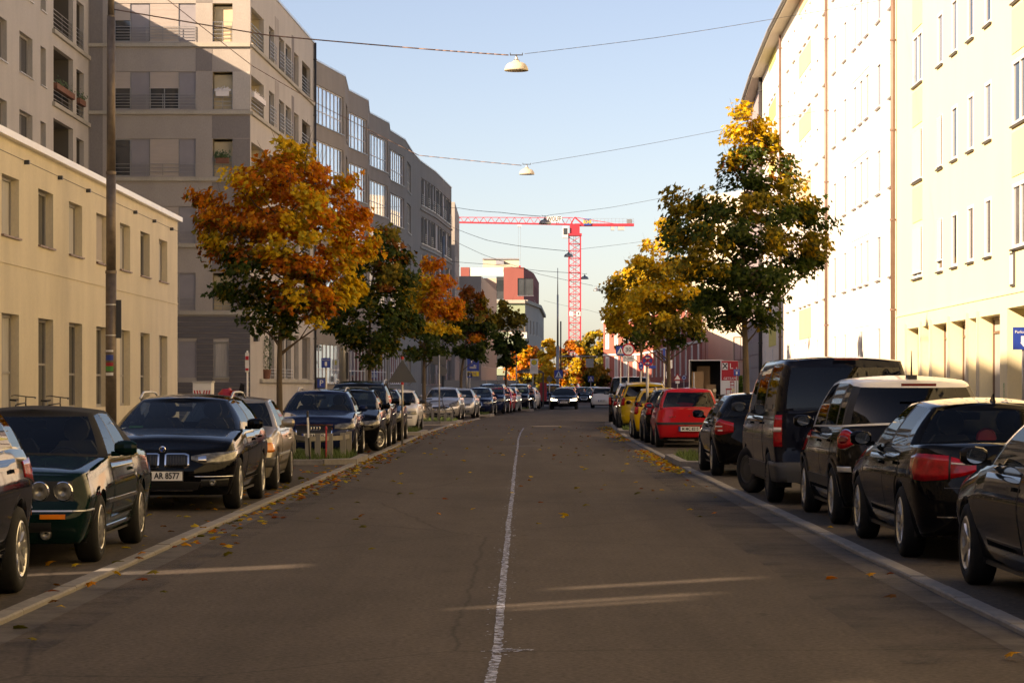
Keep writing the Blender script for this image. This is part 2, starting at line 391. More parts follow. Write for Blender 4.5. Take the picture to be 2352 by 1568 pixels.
kerb_line(rk, 1, RISL, 'kerb', 'pale low kerb stones along the right edge of the road')
def island(fn, side, d0, d1, label, grass=700):
    """raised planting bed with kerb, soil and grass between the parked cars"""
    dm = (d0+d1)/2; x0 = fn(dm); root = thing('planting_bed', label, 'planting bed', (x0, dm, 0), -math.atan2(fn(d1)-fn(d0), d1-d0))
    h = (d1-d0)/2; outer = [(0, -h+.6), (.0, h-.6), (.6, h), (2.1, h), (2.1, -h), (.6, -h)]
    outer = [(side*a, b) for a, b in outer]
    cx, cyy = side*1.05, 0
    inner = [(cx+(a-cx)*.86, cyy+(b-cyy)*(1-.15/h)) for a, b in outer]
    n = len(outer)
    for i in range(n):
        j = (i+1) % n; L_ = math.dist(outer[i], outer[j]); k = max(1, round(L_/1.0))
        for q in range(k):
            t0, t1 = q/k+.008/L_, (q+1)/k-.008/L_
            p = [(lerp(outer[i][0], outer[j][0], t), lerp(outer[i][1], outer[j][1], t)) for t in (t0, t1)]; w = [(lerp(inner[i][0], inner[j][0], t), lerp(inner[i][1], inner[j][1], t)) for t in (t0, t1)]
            b = MB(); z = .135+rnd.uniform(-.004, .004); a_, b_, c_, d_ = (*p[0],), (*p[1],), (*w[1],), (*w[0],)
            b.add([(*a_, -.02), (*b_, -.02), (*c_, -.02), (*d_, -.02), (*a_, z-.012), (*b_, z-.012), (*c_, z), (*d_, z)], [(0,3,2,1),(4,5,6,7),(0,1,5,4),(1,2,6,5),(2,3,7,6),(3,0,4,7)])
            b.build('kerb_stone', 'kerb', root, fix=True)
    b = MB(); b.poly([(x, y, .10) for x, y in inner]); b.build('soil', 'soil', root)
    g = MB(); r = random.Random(int(d0*7))
    xs = [p[0] for p in inner]; ys = [p[1] for p in inner]
    for i in range(grass):
        x = r.uniform(min(xs)+.05, max(xs)-.05); y = r.uniform(min(ys)+.1, max(ys)-.1)
        if abs(x) < .5 and abs(y) > h-.65: continue
        hh = r.uniform(.06, .2); a = r.uniform(0, PI); w = r.uniform(.008, .016); dx, dy = math.cos(a)*w, math.sin(a)*w; lx, ly = r.gauss(0, .06), r.gauss(0, .06)
        g.add([(x-dx, y-dy, .10), (x+dx, y+dy, .10), (x+lx, y+ly, .10+hh)], [(0, 1, 2)])
    tag(g.build('grass', 'grass_blade', root), kind='stuff')
    return root
for i, (a, b) in enumerate(LISL): island(lk, -1, a, b, 'raised kerbed grass bed %s on the left side' % ['around the big orange maple', 'under the second maple', 'with a bicycle and low rail', 'beside the silver saloon', 'near the bus stop'][i], [2600, 1600, 1600, 900, 400][i])
for i, (a, b) in enumerate(RISL): island(rk, 1, a, b, 'raised kerbed grass bed %s on the right side' % ['in front of the black hatchback', 'behind the yellow cars', 'by the second yellow maple'][i], [2600, 1200, 600][i])

# ------------------------------------------------------------------ facades
MESHC = {}
def rail_mesh(L_, h, n, posts=2):
    b = MB()
    for i in range(n): z = h*(i+1)/n; b.box(0, L_, -.012, .012, z-.012, z+.012)
    for i in range(posts+1): x = lerp(.012, L_-.012, i/posts); b.box(x-.012, x+.012, -.010, .010, 0, h)
    return b
class Facade:
    def __init__(s, root, p0, p1):
        s.root = root; s.p = Vector((p0[0], p0[1], 0)); d = Vector((p1[0]-p0[0], p1[1]-p0[1], 0)); s.len = d.length; s.th = math.atan2(d.y, d.x)
        s.c, s.s = math.cos(s.th), math.sin(s.th)
    def loc(s, u, y, z):
        q = Vector((u*s.c-y*s.s, u*s.s+y*s.c, z))
        return s.p+q-Vector(s.root.location)
    def put(s, name, me, u=0, y=0, z=0): return link(name, me, s.root, s.loc(u, y, z), s.th)
    def add(s, name, mb, mat, u=0, y=0, z=0, **k): return s.put(name, mb.mesh(name, mat, **k), u, y, z)
    def wall(s, z0, z1, ops, mat, name='wall', depth=.18, u0=0, u1=None):
        u1 = s.len if u1 is None else u1; ops = [o for o in ops if o[1] > u0 and o[0] < u1]
        us = sorted({round(v, 4) for o in ops for v in o[:2] if u0 < v < u1} | {round(u0, 4), round(u1, 4)}); b = MB()
        for a, c in zip(us, us[1:]):
            if c-a < 1e-3: continue
            mid = (a+c)/2; z = z0
            for o in sorted((o for o in ops if o[0] < mid < o[1]), key=lambda o: o[2]):
                if o[2] > z+1e-4: b.quad((a, 0, z), (c, 0, z), (c, 0, o[2]), (a, 0, o[2]))
                z = max(z, o[3])
            if z < z1-1e-4: b.quad((a, 0, z), (c, 0, z), (c, 0, z1), (a, 0, z1))
        for o in ops:
            a, c, e, f = o[:4]; d = o[4] if len(o) > 4 else depth
            b.quad((a, 0, e), (a, 0, f), (a, d, f), (a, d, e)); b.quad((c, 0, f), (c, 0, e), (c, d, e), (c, d, f))
            b.quad((a, 0, f), (c, 0, f), (c, d, f), (a, d, f)); b.quad((c, 0, e), (a, 0, e), (a, d, e), (c, d, e))
        return s.add(name, b, mat)
    def window(s, u0, u1, z0, z1, depth=.18, cols=1, rows=1, fm='white_frame', gm='window_glass', sill=True, fw=.06, shut=0., smat='zinc', split=None, shm='shutter'):
        w, h = round(u1-u0, 3), round(z1-z0, 3); k = ('w', w, h, depth, cols, rows, fw, fm, split)
        if k not in MESHC:
            b = MB(); a, c = depth-.06, depth
            b.box(0, w, a, c, 0, fw); b.box(0, w, a, c, h-fw, h); b.box(0, fw, a, c, fw, h-fw); b.box(w-fw, w, a, c, fw, h-fw)
            for i in range(1, cols): x = w*i/cols; b.box(x-fw*.4, x+fw*.4, a+.004, c, fw, h-fw)
            for i in range(1, rows): z = h*i/rows if not split else h*split; b.box(fw, w-fw, a+.007, c, z-fw*.35, z+fw*.35)
            MESHC[k] = b.mesh('window', fm)
        o = s.put('window', MESHC[k], u0, 0, z0)
        k2 = ('p', w, h, depth, gm)
        if k2 not in MESHC: MESHC[k2] = MB().quad((.02, depth-.02, .02), (w-.02, depth-.02, .02), (w-.02, depth-.02, h-.02), (.02, depth-.02, h-.02)).mesh('pane', gm)
        link('pane', MESHC[k2], o)
        if sill:
            k3 = ('s', w, depth, smat)
            if k3 not in MESHC: MESHC[k3] = MB().box(-.05, w+.05, -.07, max(.02, depth-.06), -.045, -.004).mesh('sill', smat)
            link('sill', MESHC[k3], o)
        if shut > 0:
            b = MB(); n = max(4, int(h*shut/.055)); zt = h-.01
            rows_ = []
            for i in range(n+1):
                z = zt-(h*shut)*i/n; rows_ += [[(.03, depth-.075, z), (w-.03, depth-.075, z)], [(.03, depth-.1, z-.012), (w-.03, depth-.1, z-.012)]]
            b.grid(rows_); b.box(.0, w, depth-.115, depth-.062, h*(1-shut)-.04, h*(1-shut)-.005); link('roller_shutter', b.mesh('roller_shutter', shm), o)
        return o
    def panel(s, u0, u1, z0, z1, mat, name='panel', t=.02, y=0):
        return s.add(name, MB().box(u0, u1, y-t, y+.0-.001, z0, z1), mat)
    def loggia(s, u0, u1, z0, z1, depth=1.6, mat='loggia_wall', rail=True, door=True, plant=0):
        b = MB(); d = depth
        b.quad((u0, d, z0), (u1, d, z0), (u1, d, z1), (u0, d, z1)); b.quad((u0, .19, z0), (u0, d, z0), (u0, d, z1), (u0, .19, z1)); b.quad((u1, d, z0), (u1, .19, z0), (u1, .19, z1), (u1, d, z1))
        b.quad((u0, .19, z1), (u0, d, z1), (u1, d, z1), (u1, .19, z1)); b.quad((u0, .19, z0), (u1, .19, z0), (u1, d, z0), (u0, d, z0))
        o = s.add('loggia', b, mat)
        if door:
            w = u1-u0; q = MB().box(u0+w*.12, u0+w*.42, d-.05, d-.005, z0+.05, z1-.35).mesh('door', 'window_glass'); link('door', q, o)
            if w > 1.2: link('shutter_box', MB().box(u0+w*.52, u0+w*.85, d-.06, d-.005, z0+.5, z1-.3).mesh('shutter_box', 'shutter'), o)
        if rail:
            k = ('rl', round(u1-u0, 2))
            if k not in MESHC: MESHC[k] = rail_mesh(u1-u0-.02, .85, 5, 2).mesh('railing', 'metal_grey')
            s.put('railing', MESHC[k], u0+.01, .06, z0)
        if plant:
            r = random.Random(int(u0*31+z0*7)); p = MB().box(u0+.15, u1-.15, -.12, .04, z0+.55, z0+.78); pot = s.add('flower_box', p, 'flower_white' if plant == 1 else 'terracotta')
            f = MB()
            for i in range(160):
                x, y, z = r.uniform(u0+.1, u1-.1), r.gauss(-.04, .07), z0+.78+abs(r.gauss(0, .14 if plant > 1 else .06)); q = r.uniform(.02, .05)
                f.add([(x-q, y, z-q), (x+q, y+r.uniform(-q, q), z-q*.3), (x+r.uniform(-q, q), y+q*.3, z+q)], [(0, 1, 2)])
            link('flowers', f.mesh('flowers', 'shrub_leaf' if plant > 1 else 'flower_white'), pot)
        return o
    def belt(s, z, h=.16, t=.10, mat='concrete', u0=0, u1=None):
        return s.add('belt_course', MB().box(u0-.0, (s.len if u1 is None else u1), -t, -.002, z-h, z), mat)
    def pipe(s, u, z0, z1, mat='pipe_brown', r=.055):
        b = MB().tube((u, -.12, z0), (u, -.12, z1), r, r, 10); o = s.add('drainpipe', b, mat, smooth=True)
        q = MB()
        z = z0+1
        while z < z1: q.tube((u, -.12, z), (u, -.12, z+.06), r*1.35, r*1.35, 10); q.box(u-.01, u+.01, -.12, -.002, z+.01, z+.05); z += 2.9
        link('bracket', q.mesh('bracket', mat), o, (0, 0, 0)); return o

# ------------------------------------------------------------------ right row of houses
RX = [(-75, 9.9), (0, 10.9), (30, 11.4), (55, 11.9), (70.9, 12.24), (80.2, 12.42), (94, 12.68), (106, 13.0), (121, 13.45), (127, 13.68), (147, 14.6), (166, 15.7)]
def rX(d): return interp(RX, d)
def rD(x):
    a, b = 40., 200.
    for _ in range(50):
        m_ = (a+b)/2
        if CX+rX(m_)*FPX/m_ > x: a = m_
        else: b = m_
    return a
EAVE = 19.6
def right_house(name, label, d0, d1, mat, roof=True, back=12):
    root = thing(name, label, 'apartment house', ((rX(d0)+rX(d1))/2, (d0+d1)/2, 0))
    f = Facade(root, (rX(d1), d1), (rX(d0), d0)); f.d1 = d1; f.k = f.len/(d1-d0)
    f.u = lambda d: (d1-d)*f.k
    b = MB(); e = EAVE
    b.quad((0, 0, e), (f.len, 0, e), (f.len, back, e+5), (0, back, e+5)) if False else None
    for u in (0, f.len): b.quad((u, .0, 0), (u, back, 0), (u, back, e), (u, .0, e))
    b.quad((f.len, back, 0), (0, back, 0), (0, back, e), (f.len, back, e)); b.quad((0, .01, e), (f.len, .01, e), (f.len, back, e), (0, back, e))
    f.add('wall', b, mat)
    if roof:
        r = MB(); r.add([(0, -.62, e-.10), (f.len, -.62, e-.10), (f.len, back/2, e+3.6), (0, back/2, e+3.6), (f.len, back, e), (0, back, e)], [(0, 1, 2, 3), (3, 2, 4, 5)])
        f.add('roof', r, 'roof_dark'); f.add('soffit', MB().box(0, f.len, -.60, -.001, e-.32, e-.14), 'soffit')
        g = MB(); g.tube((0, -.68, e-.16), (f.len, -.68, e-.16), .085, .085, 10)
        n = int(f.len/.5)
        for i in range(n): u = f.len*i/n; g.tube((u, -.68, e-.16), (u+.05, -.68, e-.16), .1, .1, 10)
        f.add('gutter', g, 'metal_grey', smooth=True)
    return f
SILLS_A = [4.84, 7.78, 10.72, 13.66, 16.6]
fa = right_house('cream_apartment_house', 'cream yellow apartment house with shop windows at the right edge', 40, 80.2, 'cream_plaster')
ops = []; wins = []
wide = [75.4, 58.5, 41.6]; nar = [70.9, 68.3, 65.6, 62.9, 54, 51.4, 48.7, 46]
for zi, z in enumerate(SILLS_A):
    for d in wide:
        u = fa.u(d); ops.append((u-1.0, u+1.0, z, z+1.55, .05)); wins.append((u-1.0, u+1.0, z, z+1.55, 2, zi, d))
    for d in nar:
        u = fa.u(d); ops.append((u-.5, u+.5, z, z+1.5, .05)); wins.append((u-.5, u+.5, z, z+1.5, 1, zi, d))
bays = [(77.7, 75.2), (74.4, 73.1), (72.4, 69.7), (69.05, 66.2), (65.9, 64.5), (64.2, 61.2)]
for a, b in bays: ops.append((fa.u(a), fa.u(b), .45, 3.35, .4))
ops.append((fa.u(60.2), fa.u(57.2), .02, 3.45, 2.5))
for a in (55, 52, 49, 46, 43): ops.append((fa.u(a), fa.u(a-2), .45, 3.35, .4)); bays.append((a, a-2))
fa.wall(0, EAVE, ops, 'cream_plaster')
for u0, u1, z0, z1, c, zi, d in wins:
    sh = 0
    if c == 2 and zi == 1 and d > 70: sh = .96
    elif c == 2 and zi == 0 and d > 70: sh = .88
    elif d == 70.9 and zi == 1: sh = .95
    elif d == 70.9 and zi == 0: sh = .78
    if z0 > 14 or (d < 56 and zi > 1): continue
    fa.window(u0, u1, z0, z1, .05, c, 1, 'white_frame', 'window_bright' if rnd.random() < .75 else 'window_glass', True, .09, sh, 'metal_dark', shm='white_frame')
for d in wide[:2]:
    for z in SILLS_A[:4]: fa.panel(fa.u(d)-1.0, fa.u(d)+1.0, z+1.72, z+2.78, 'cream_panel')
for a, b in bays:
    u0, u1 = fa.u(a), fa.u(b)
    fa.window(u0, u1, .45, 3.35, .4, 2 if u1-u0 > 1.6 else 1, 2, 'brown_frame', 'curtain', False, .09, split=.86)
    fa.add('pilaster', MB().box(u0-.16, u0-.02, -.06, -.002, .4, 3.5), 'soffit')
fa.add('passage', MB().quad((fa.u(60.2), 2.5, 0), (fa.u(57.2), 2.5, 0), (fa.u(57.2), 2.5, 3.45), (fa.u(60.2), 2.5, 3.45)), 'soffit')
fa.add('string_course', MB().box(0, fa.len, -.025, -.002, 3.78, 3.84), 'cream_plaster')
fa.pipe(.05, .1, 19.2, r=.075)
text('DIMBO', .19, 'sign_green', fa.root, fa.loc(fa.u(60.6), -.012, 1.35), fa.th, 'graffiti'); bpy.data.objects['graffiti'].rotation_euler = (PI/2, PI/2, fa.th)
s_ = fa.add('house_sign', MB().box(fa.u(59.6), fa.u(59.1), -.05, -.002, 3.95, 4.75), 'sign_back')
link('sign_panel', MB().box(fa.u(59.55), fa.u(59.15), -.06, -.051, 4.0, 4.7).mesh('sign_panel', 'sign_white'), s_)

def row_house(name, label, d0, d1, mat, single, triple, panel, rows, gz=(1.75, 3.6), wallh=EAVE):
    f = right_house(name, label, d0, d1, mat)
    ops, wins = [], []
    for zi, z in enumerate(rows):
        for x in single:
            u = f.u(rD(x)); ops.append((u-.55, u+.55, z, z+1.55, .07)); wins.append((u-.55, u+.55, z, z+1.55))
        for x in triple:
            u = f.u(rD(x)); ops.append((u-.5, u+.5, z, z+1.62, .07)); wins.append((u-.5, u+.5, z, z+1.62))
    for x in single+triple[1:2]:
        u = f.u(rD(x)); ops.append((u-.5, u+.5, *gz, .07)); wins.append((u-.5, u+.5, *gz))
    f.wall(0, EAVE, ops, mat)
    for u0, u1, z0, z1 in wins:
        if z0 > 18: continue
        f.window(u0, u1, z0, z1, .07, 1, 1, 'white_frame', 'window_pale' if rnd.random() < .85 else 'window_bright', True, .08, .0, 'metal_grey')
    if triple:
        ua, ub = f.u(rD(min(triple)))-.75, f.u(rD(max(triple)))+.75
        for z in rows: f.panel(ua, ub, z+1.76, z+2.90-.14, panel)
        f.panel(ua, ub, gz[1]+.1, rows[0]-.14, panel, t=.019)
    f.pipe(.06, .1, 19.2, r=.065)
    return f
RB = [5.17, 8.11, 11.05, 13.99, 16.93]
fb = row_house('white_apartment_house', 'white apartment house with pale lilac panels behind the two drainpipes', 80.2, 100.7, 'white_plaster', [1916, 1938.5, 2017, 2047], [1961, 1975.5, 1989.7], 'lilac_panel', RB)
fc = row_house('white_apartment_house', 'white apartment house with apricot panels behind the tall green maple', 100.7, 124.8, 'peach_plaster', [1809, 1823, 1875.5, 1894], [1838, 1848, 1858.5], 'apricot_panel', RB)
fd_ = row_house('white_apartment_house', 'white apartment house with lemon yellow panels at the far eave', 124.8, 143, 'white_plaster', [1757, 1790], [1768, 1774, 1780], 'lemon_panel', RB)
fe = right_house('mauve_apartment_house', 'mauve grey house with tiled base at the far end of the row', 143, 166, 'mauve_plaster')
ops = [(fe.u(d)-.5, fe.u(d)+.5, z, z+1.55, .2) for d in (148, 153, 158, 163) for z in RB]
fe.wall(0, EAVE, ops, 'mauve_plaster')
for o in ops:
    if o[2] < 15: fe.window(*o[:4], .2, 1, 1, 'white_frame', 'window_bright', True, .07, 0, 'metal_dark')
for i in range(9):
    for j in range(5):
        fe.add('cladding_tile', MB().box(i*2.52+.03, i*2.52+2.46, -.03, -.002, .3+j*.8, .3+j*.8+.74), 'tile_grid')
fe.pipe(23.3, .1, 19.3, 'metal_dark', .1)
fe.add('chimney', MB().box(4, 6, 1.5, 3, EAVE-.5, EAVE+2.4), 'roof_dark')
# the row goes on towards and behind the camera
f0 = right_house('ochre_apartment_house', 'cream apartment house beside the camera outside the right edge', -75, 40, 'cream_plaster')
ops = [(f0.u(d)-.6, f0.u(d)+.6, z, z+1.5, .14) for d in range(-70, 40, 6) for z in SILLS_A]+[(f0.u(d)-1, f0.u(d)+1, .5, 3.2, .14) for d in range(-70, 40, 6)]
f0.wall(0, EAVE, ops, 'cream_plaster')
for o in ops: f0.window(*o[:4], .14, 2, 1, 'white_frame', 'window_glass', False, .08)
# ------------------------------------------------------------------ left: low beige house
XB = -11.7
lb = thing('low_beige_building', 'low beige two storey building with recessed windows and white roof edge', 'building', (XB-3, 70, 0))
fl = Facade(lb, (XB, 30), (XB, 86.8)); ud = lambda d: d-30
ops = []; wl = []
for k, d in enumerate([56.9, 61.3, 65.55, 69.85, 74.05, 78.15, 82.25, 52.6, 48.3, 44, 39.7, 35.4]):
    u = ud(d); ops += [(u, u+2.0, 5.06, 6.45, .25), (u, u+2.0, .97, 3.25, .25)]; wl.append((u, d, k))
fl.wall(0, 7.3, ops, 'beige_plaster', depth=.25)
for u, d, k in wl:
    if d < 50: continue
    fl.window(u, u+2.0, 5.06, 6.45, .25, 2, 1, 'grey_frame', 'window_glass' if k % 2 else 'curtain', True, .07, .92 if k == 3 else 0, 'pipe_brown')
    fl.window(u, u+2.0, .97, 3.25, .25, 2, 2, 'grey_frame', 'curtain' if k in (0, 4, 6) else 'window_glass', False, .08, split=.5 if k == 1 else .4)
    fl.add('scupper', MB().box(u+2.6, u+2.72, -.12, -.002, 6.88, 6.98), 'metal_dark')
fl.add('plinth', MB().box(0, fl.len, -.06, -.002, 0, .93), 'beige_plaster')
fl.add('string_course', MB().box(0, fl.len, -.022, -.002, 4.40, 4.46), 'beige_plaster')
fl.add('flashing', MB().box(-.1, fl.len+.16, -.16, .35, 7.30, 7.46), 'flashing')
fl.add('parapet_joint', MB().box(0, fl.len, -.012, -.002, 6.96, 6.975), 'grey_plaster_dark')
b = MB(); b.quad((fl.len, 0, 0), (fl.len, 6.5, 0), (fl.len, 6.5, 7.3), (fl.len, 0, 7.3)); b.quad((0, 6.5, 0), (0, 0, 0), (0, 0, 7.3), (0, 6.5, 7.3)); fl.add('wall', b, 'beige_plaster')
fl.add('roof', MB().quad((0, .02, 7.28), (fl.len, .02, 7.28), (fl.len, 6.5, 7.28), (0, 6.5, 7.28)), 'roof_dark')
# ------------------------------------------------------------------ left: tall grey block (wing, end wall, street front)
DW, XW = 106.6, -18.2
tb = thing('grey_apartment_block', 'tall grey apartment block with loggias and a diagonal shadow on its end wall', 'apartment block', (-14, 112, 0))
WT = 18.56
fw = Facade(tb, (XW, 30), (XW, DW)); uw = lambda d: d-30
ops = []; lg = []; wn = []
for z in (15.7, 12.82, 9.95, 7.05):
    ops += [(uw(98.5), uw(102.9), z+.02, z+2.25, .19), (uw(103.7), uw(105.5), z+.02, z+2.0, .19)]; lg += [(uw(98.5), uw(102.9), z+.02, z+2.25), (uw(103.7), uw(105.5), z+.02, z+2.0)]
for z in (16.1, 13.2, 10.3, 7.4, 4.5):
    for a, b in ((95.8, 96.9), (91.7, 94.2), (87.0, 89.4), (82, 84.4), (77, 79.4)):
        ops.append((uw(a), uw(b), z, z+1.5, .25)); wn.append((uw(a), uw(b), z, z+1.5))
fw.wall(0, WT, ops+[(D-30, D-30+w*1.9, z0-.4, min(z1, 10.9), .01) for D, w, z0, z1 in ((44.3, .22, 10.5, 11.6), (46.2, .16, 10.3, 11.2), (50.2, .2, 10.6, 11.5), (55.3, .2, 10.3, 11.7), (57.0, .2, 10.4, 11.7), (59.4, .22, 10.5, 11.5), (62.1, .2, 10.6, 11.6), (66.3, .2, 10.6, 11.6))], 'grey_plaster_light', depth=.25)  # narrow unglazed slits out of view, added to let sun streaks reach the road
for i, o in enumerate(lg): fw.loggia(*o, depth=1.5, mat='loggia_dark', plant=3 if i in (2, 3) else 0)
for o in wn:
    if o[2] > 8 and o[0] > 54: fw.window(*o, .25, 1 if o[1]-o[0] < 1.5 else 2, 1, 'grey_frame', 'window_glass', True, .07)
for z in (15.7, 12.82, 9.95): fw.belt(z, .16, .12, 'concrete', uw(98.2))
fw.add('roof_edge', MB().box(0, fw.len, -.05, .3, WT, WT+.12), 'zinc')
fe_ = Facade(tb, (XW, DW), (-11.24, DW)); EX = lambda x: WX(x, DW)-XW
EZ = lambda y: CH+(HY-y)*DW/FPX
RT = 19.4
belts = [EZ(100), EZ(255), EZ(408), EZ(560), EZ(715)]
bands = [(EZ(96), EZ(8)), (EZ(251), EZ(165)), (EZ(405), EZ(319)), (EZ(558), EZ(474)), (EZ(712), EZ(627)), (EZ(867), EZ(784))]
ops = []
for i, (a, b) in enumerate(bands):
    if i < 5: ops += [(EX(262), EX(449.5), a, b, .12), (EX(488), EX(534), a, b, .19)]
    else: ops += [(EX(410), EX(451), a, b, .12), (EX(491), EX(525), a, b+.02, .16)]
fe_.wall(0, RT, ops, 'grey_plaster', depth=.12)
for i, (a, b) in enumerate(bands[:5]):
    seg = [(262, 300.5, 'w'), (301, 342, 'p'), (343, 411.5, 's'), (412, 449.5, 'p')]
    for x0, x1, t in seg:
        u0, u1 = EX(x0), EX(x1)
        if t == 'p': fe_.add('panel', MB().box(u0, u1, .07, .118, a, b), 'panel_grey')
        elif t == 'w': fe_.window(u0, u1, a, b, .12, 1, 1, 'metal_grey', 'window_glass', False, .05, (.42, .42, 0, 0, .9)[i])
        else: fe_.window(u0, u1, a, b, .12, 2, 1, 'metal_grey', 'window_glass', False, .05, (.985, .42, .985, .985, .985)[i])
    fe_.put('railing', rail_mesh(EX(449.5)-EX(262), .62 if i < 2 else .5, 5 if i < 2 else 3, 5).mesh('railing', 'metal_grey'), EX(262), -.05, a+.02)
    fe_.loggia(EX(488), EX(534), a, b, 2.2, plant=(0, 1, 2, 0, 3)[i])
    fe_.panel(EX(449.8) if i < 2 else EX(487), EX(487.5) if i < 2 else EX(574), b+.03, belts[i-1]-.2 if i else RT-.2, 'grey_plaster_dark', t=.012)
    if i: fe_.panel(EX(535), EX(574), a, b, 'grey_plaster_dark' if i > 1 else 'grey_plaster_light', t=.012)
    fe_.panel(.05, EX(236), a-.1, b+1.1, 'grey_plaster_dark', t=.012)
for z in belts: fe_.belt(z, .15, .12, 'concrete')
a, b = bands[5]
fe_.add('panel', MB().box(EX(410), EX(451), .05, .118, a, b), 'panel_grey'); fe_.window(EX(491), EX(525), a, b, .16, 1, 1, 'metal_grey', 'curtain', True, .06, 0, 'concrete')
z = .1; nb = 0
while z < belts[4]-.35:                                    # horizontal cladding boards of the ground floor
    hh = .235
    for u0, u1 in ((EX(396), EX(410)-.02), (EX(451)+.02, EX(491)-.02), (EX(525)+.02, EX(574))) if (z+hh > a and z < b) else ((EX(396), EX(574)),):
        fe_.add('cladding_board', MB().box(u0, u1, -.03, -.002, z, z+hh-.02), 'slate_cladding')
    z += hh
fe_.add('roof_edge', MB().box(0, fe_.len, -.06, .3, RT, RT+.12), 'zinc')
P2 = (-10.34, 129.3)
fs = Facade(tb, (-11.24, DW), P2)
def on(f, x, pa, pb):
    """distance along a facade for a column of the picture"""
    t0, t1 = 0., 1.
    for _ in range(40):
        t = (t0+t1)/2; X, D = lerp(pa[0], pb[0], t), lerp(pa[1], pb[1], t)
        if CX+X*FPX/D < x: t0 = t
        else: t1 = t
    return t0*f.len
so_ = lambda x: on(fs, x, (-11.24, DW), P2)
cols = [(577, 606, 'l'), (618, 630, 'w'), (641, 653, 'w'), (656, 668.5, 'w'), (675.5, 686, 'd'), (694, 713, 'l')]
ops = []; its = []
for i, (a, b) in enumerate(bands):
    for x0, x1, t in cols:
        u0, u1 = so_(x0), so_(x1)
        if i == 5:
            if t == 'l' and x0 < 600: continue
            o = (u0, u1, 1.9, 4.05)
        else: o = (u0, u1, a+.02, b-.1)
        ops.append((*o, .22)); its.append((o, t, i))
fs.wall(0, RT, ops, 'grey_plaster_light', depth=.22)
for o, t, i in its:
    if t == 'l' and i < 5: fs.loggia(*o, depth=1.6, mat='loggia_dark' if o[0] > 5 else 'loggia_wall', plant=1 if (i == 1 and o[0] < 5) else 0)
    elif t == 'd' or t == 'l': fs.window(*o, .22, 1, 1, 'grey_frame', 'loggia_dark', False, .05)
    else:
        fs.window(*o, .22, 1, 1, 'metal_grey', 'window_glass', False, .07)
        if i < 5: fs.put('railing', rail_mesh(o[1]-o[0]+.3, .8, 5, 1).mesh('railing', 'metal_grey'), o[0]-.15, -.07, o[2])
        else: fs.put('railing', rail_mesh(o[1]-o[0]+.2, .45, 3, 1).mesh('railing', 'zinc'), o[0]-.1, -.07, o[2])
for z in belts[:4]: fs.belt(z, .15, .12, 'concrete')
fs.add('sill', MB().box(so_(596), so_(716), -.14, -.002, 1.72, 1.88), 'concrete')
fs.add('roof_edge', MB().box(-.05, fs.len, -.06, .3, RT, RT+.12), 'zinc')
fs.add('entrance_lamp', MB().box(so_(582), so_(586), -.2, -.002, 3.5, 3.8), 'metal_dark')
for i, (a, b) in enumerate(bands[:5]):
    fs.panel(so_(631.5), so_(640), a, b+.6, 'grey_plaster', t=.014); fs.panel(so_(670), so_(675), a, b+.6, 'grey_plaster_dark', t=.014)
fs.pipe(fs.len-.2, .1, RT, 'metal_dark', .06)
b = MB(); b.add([(XW, 30, WT-.01), (XW, DW, WT-.01), (XW-14, DW, WT-.01), (XW-14, 30, WT-.01)], [(0, 1, 2, 3)]); b.add([(XW-14, DW+.02, RT-.01), (-11.26, DW+.02, RT-.01), (P2[0]-.02, P2[1], RT-.01), (XW-14, P2[1], RT-.01)], [(0, 1, 2, 3)])
b.add([(XW-14, 30, 0), (XW, 30, 0), (XW, 30, WT), (XW-14, 30, WT)], [(0, 1, 2, 3)]); b.add([(XW-14, DW, WT-.5), (XW, DW, WT-.5), (XW, DW, RT), (XW-14, DW, RT)], [(0, 1, 2, 3)]); b.add([(P2[0], P2[1], 0), (XW-14, P2[1], 0), (XW-14, P2[1], RT), (P2[0], P2[1], RT)], [(0, 1, 2, 3)])
b.v = [(x-tb.location.x, y-tb.location.y, z) for x, y, z in b.v]; b.build('roof', 'roof_dark', tb)
pl = thing('potted_cypress', 'dark clipped shrub in a terracotta pot on the sill of the grey block', 'potted plant', fs.root.location+fs.loc(so_(606), -.1, 1.88))
MB().lathe([(.0, 0), (.17, 0), (.24, .42), (.21, .42), (.2, .36), (0, .36)], 14).build('pot', 'terracotta', pl, smooth=False)
f = MB(); r = random.Random(4)
for i in range(700):
    t = r.random(); rr = .36*math.sin(PI*min(1, t*.9+.1))**.7*math.sqrt(r.random()); a = r.uniform(0, 2*PI); p = Vector((rr*math.cos(a), rr*math.sin(a), .4+1.5*t)); q = r.uniform(.03, .06)
    f.add([p+Vector((r.uniform(-q, q), r.uniform(-q, q), r.uniform(-q, q))) for _ in range(3)], [(0, 1, 2)])
f.build('foliage', 'shrub_leaf', pl)
def block(name, label, cat, corners, h, mat, wins=None, roofmat='roof_dark', fm='white_frame', gm='window_glass', root=None, z0=0, mats={}):
    """closed block on a plan polygon (seen clockwise from the camera: left to right); wins[i] = list of openings for side i"""
    cx = sum(c[0] for c in corners)/len(corners); cyy = sum(c[1] for c in corners)/len(corners)
    root = root or thing(name, label, cat, (cx, cyy, 0)); n = len(corners); fs_ = []
    for i in range(n):
        f = Facade(root, corners[i], corners[(i+1) % n]); ops = [(*o, .15) for o in (wins or {}).get(i, [])]
        f.wall(z0, h, ops, mats.get(i, mat)); fs_.append(f)
        for o in ops: f.window(*o[:4], .15, 2 if o[1]-o[0] > 1.4 else 1, 1, fm, gm, True, .07)
    b = MB().poly([(x-root.location.x, y-root.location.y, h-.01) for x, y in corners]); b.build('roof', roofmat, root)
    return root, fs_
def wgrid(L_, n, w, zs, h, m=.6):
    return [(m+(L_-2*m)*(k+.5)/n-w/2, m+(L_-2*m)*(k+.5)/n+w/2, z, z+h) for k in range(n) for z in zs]
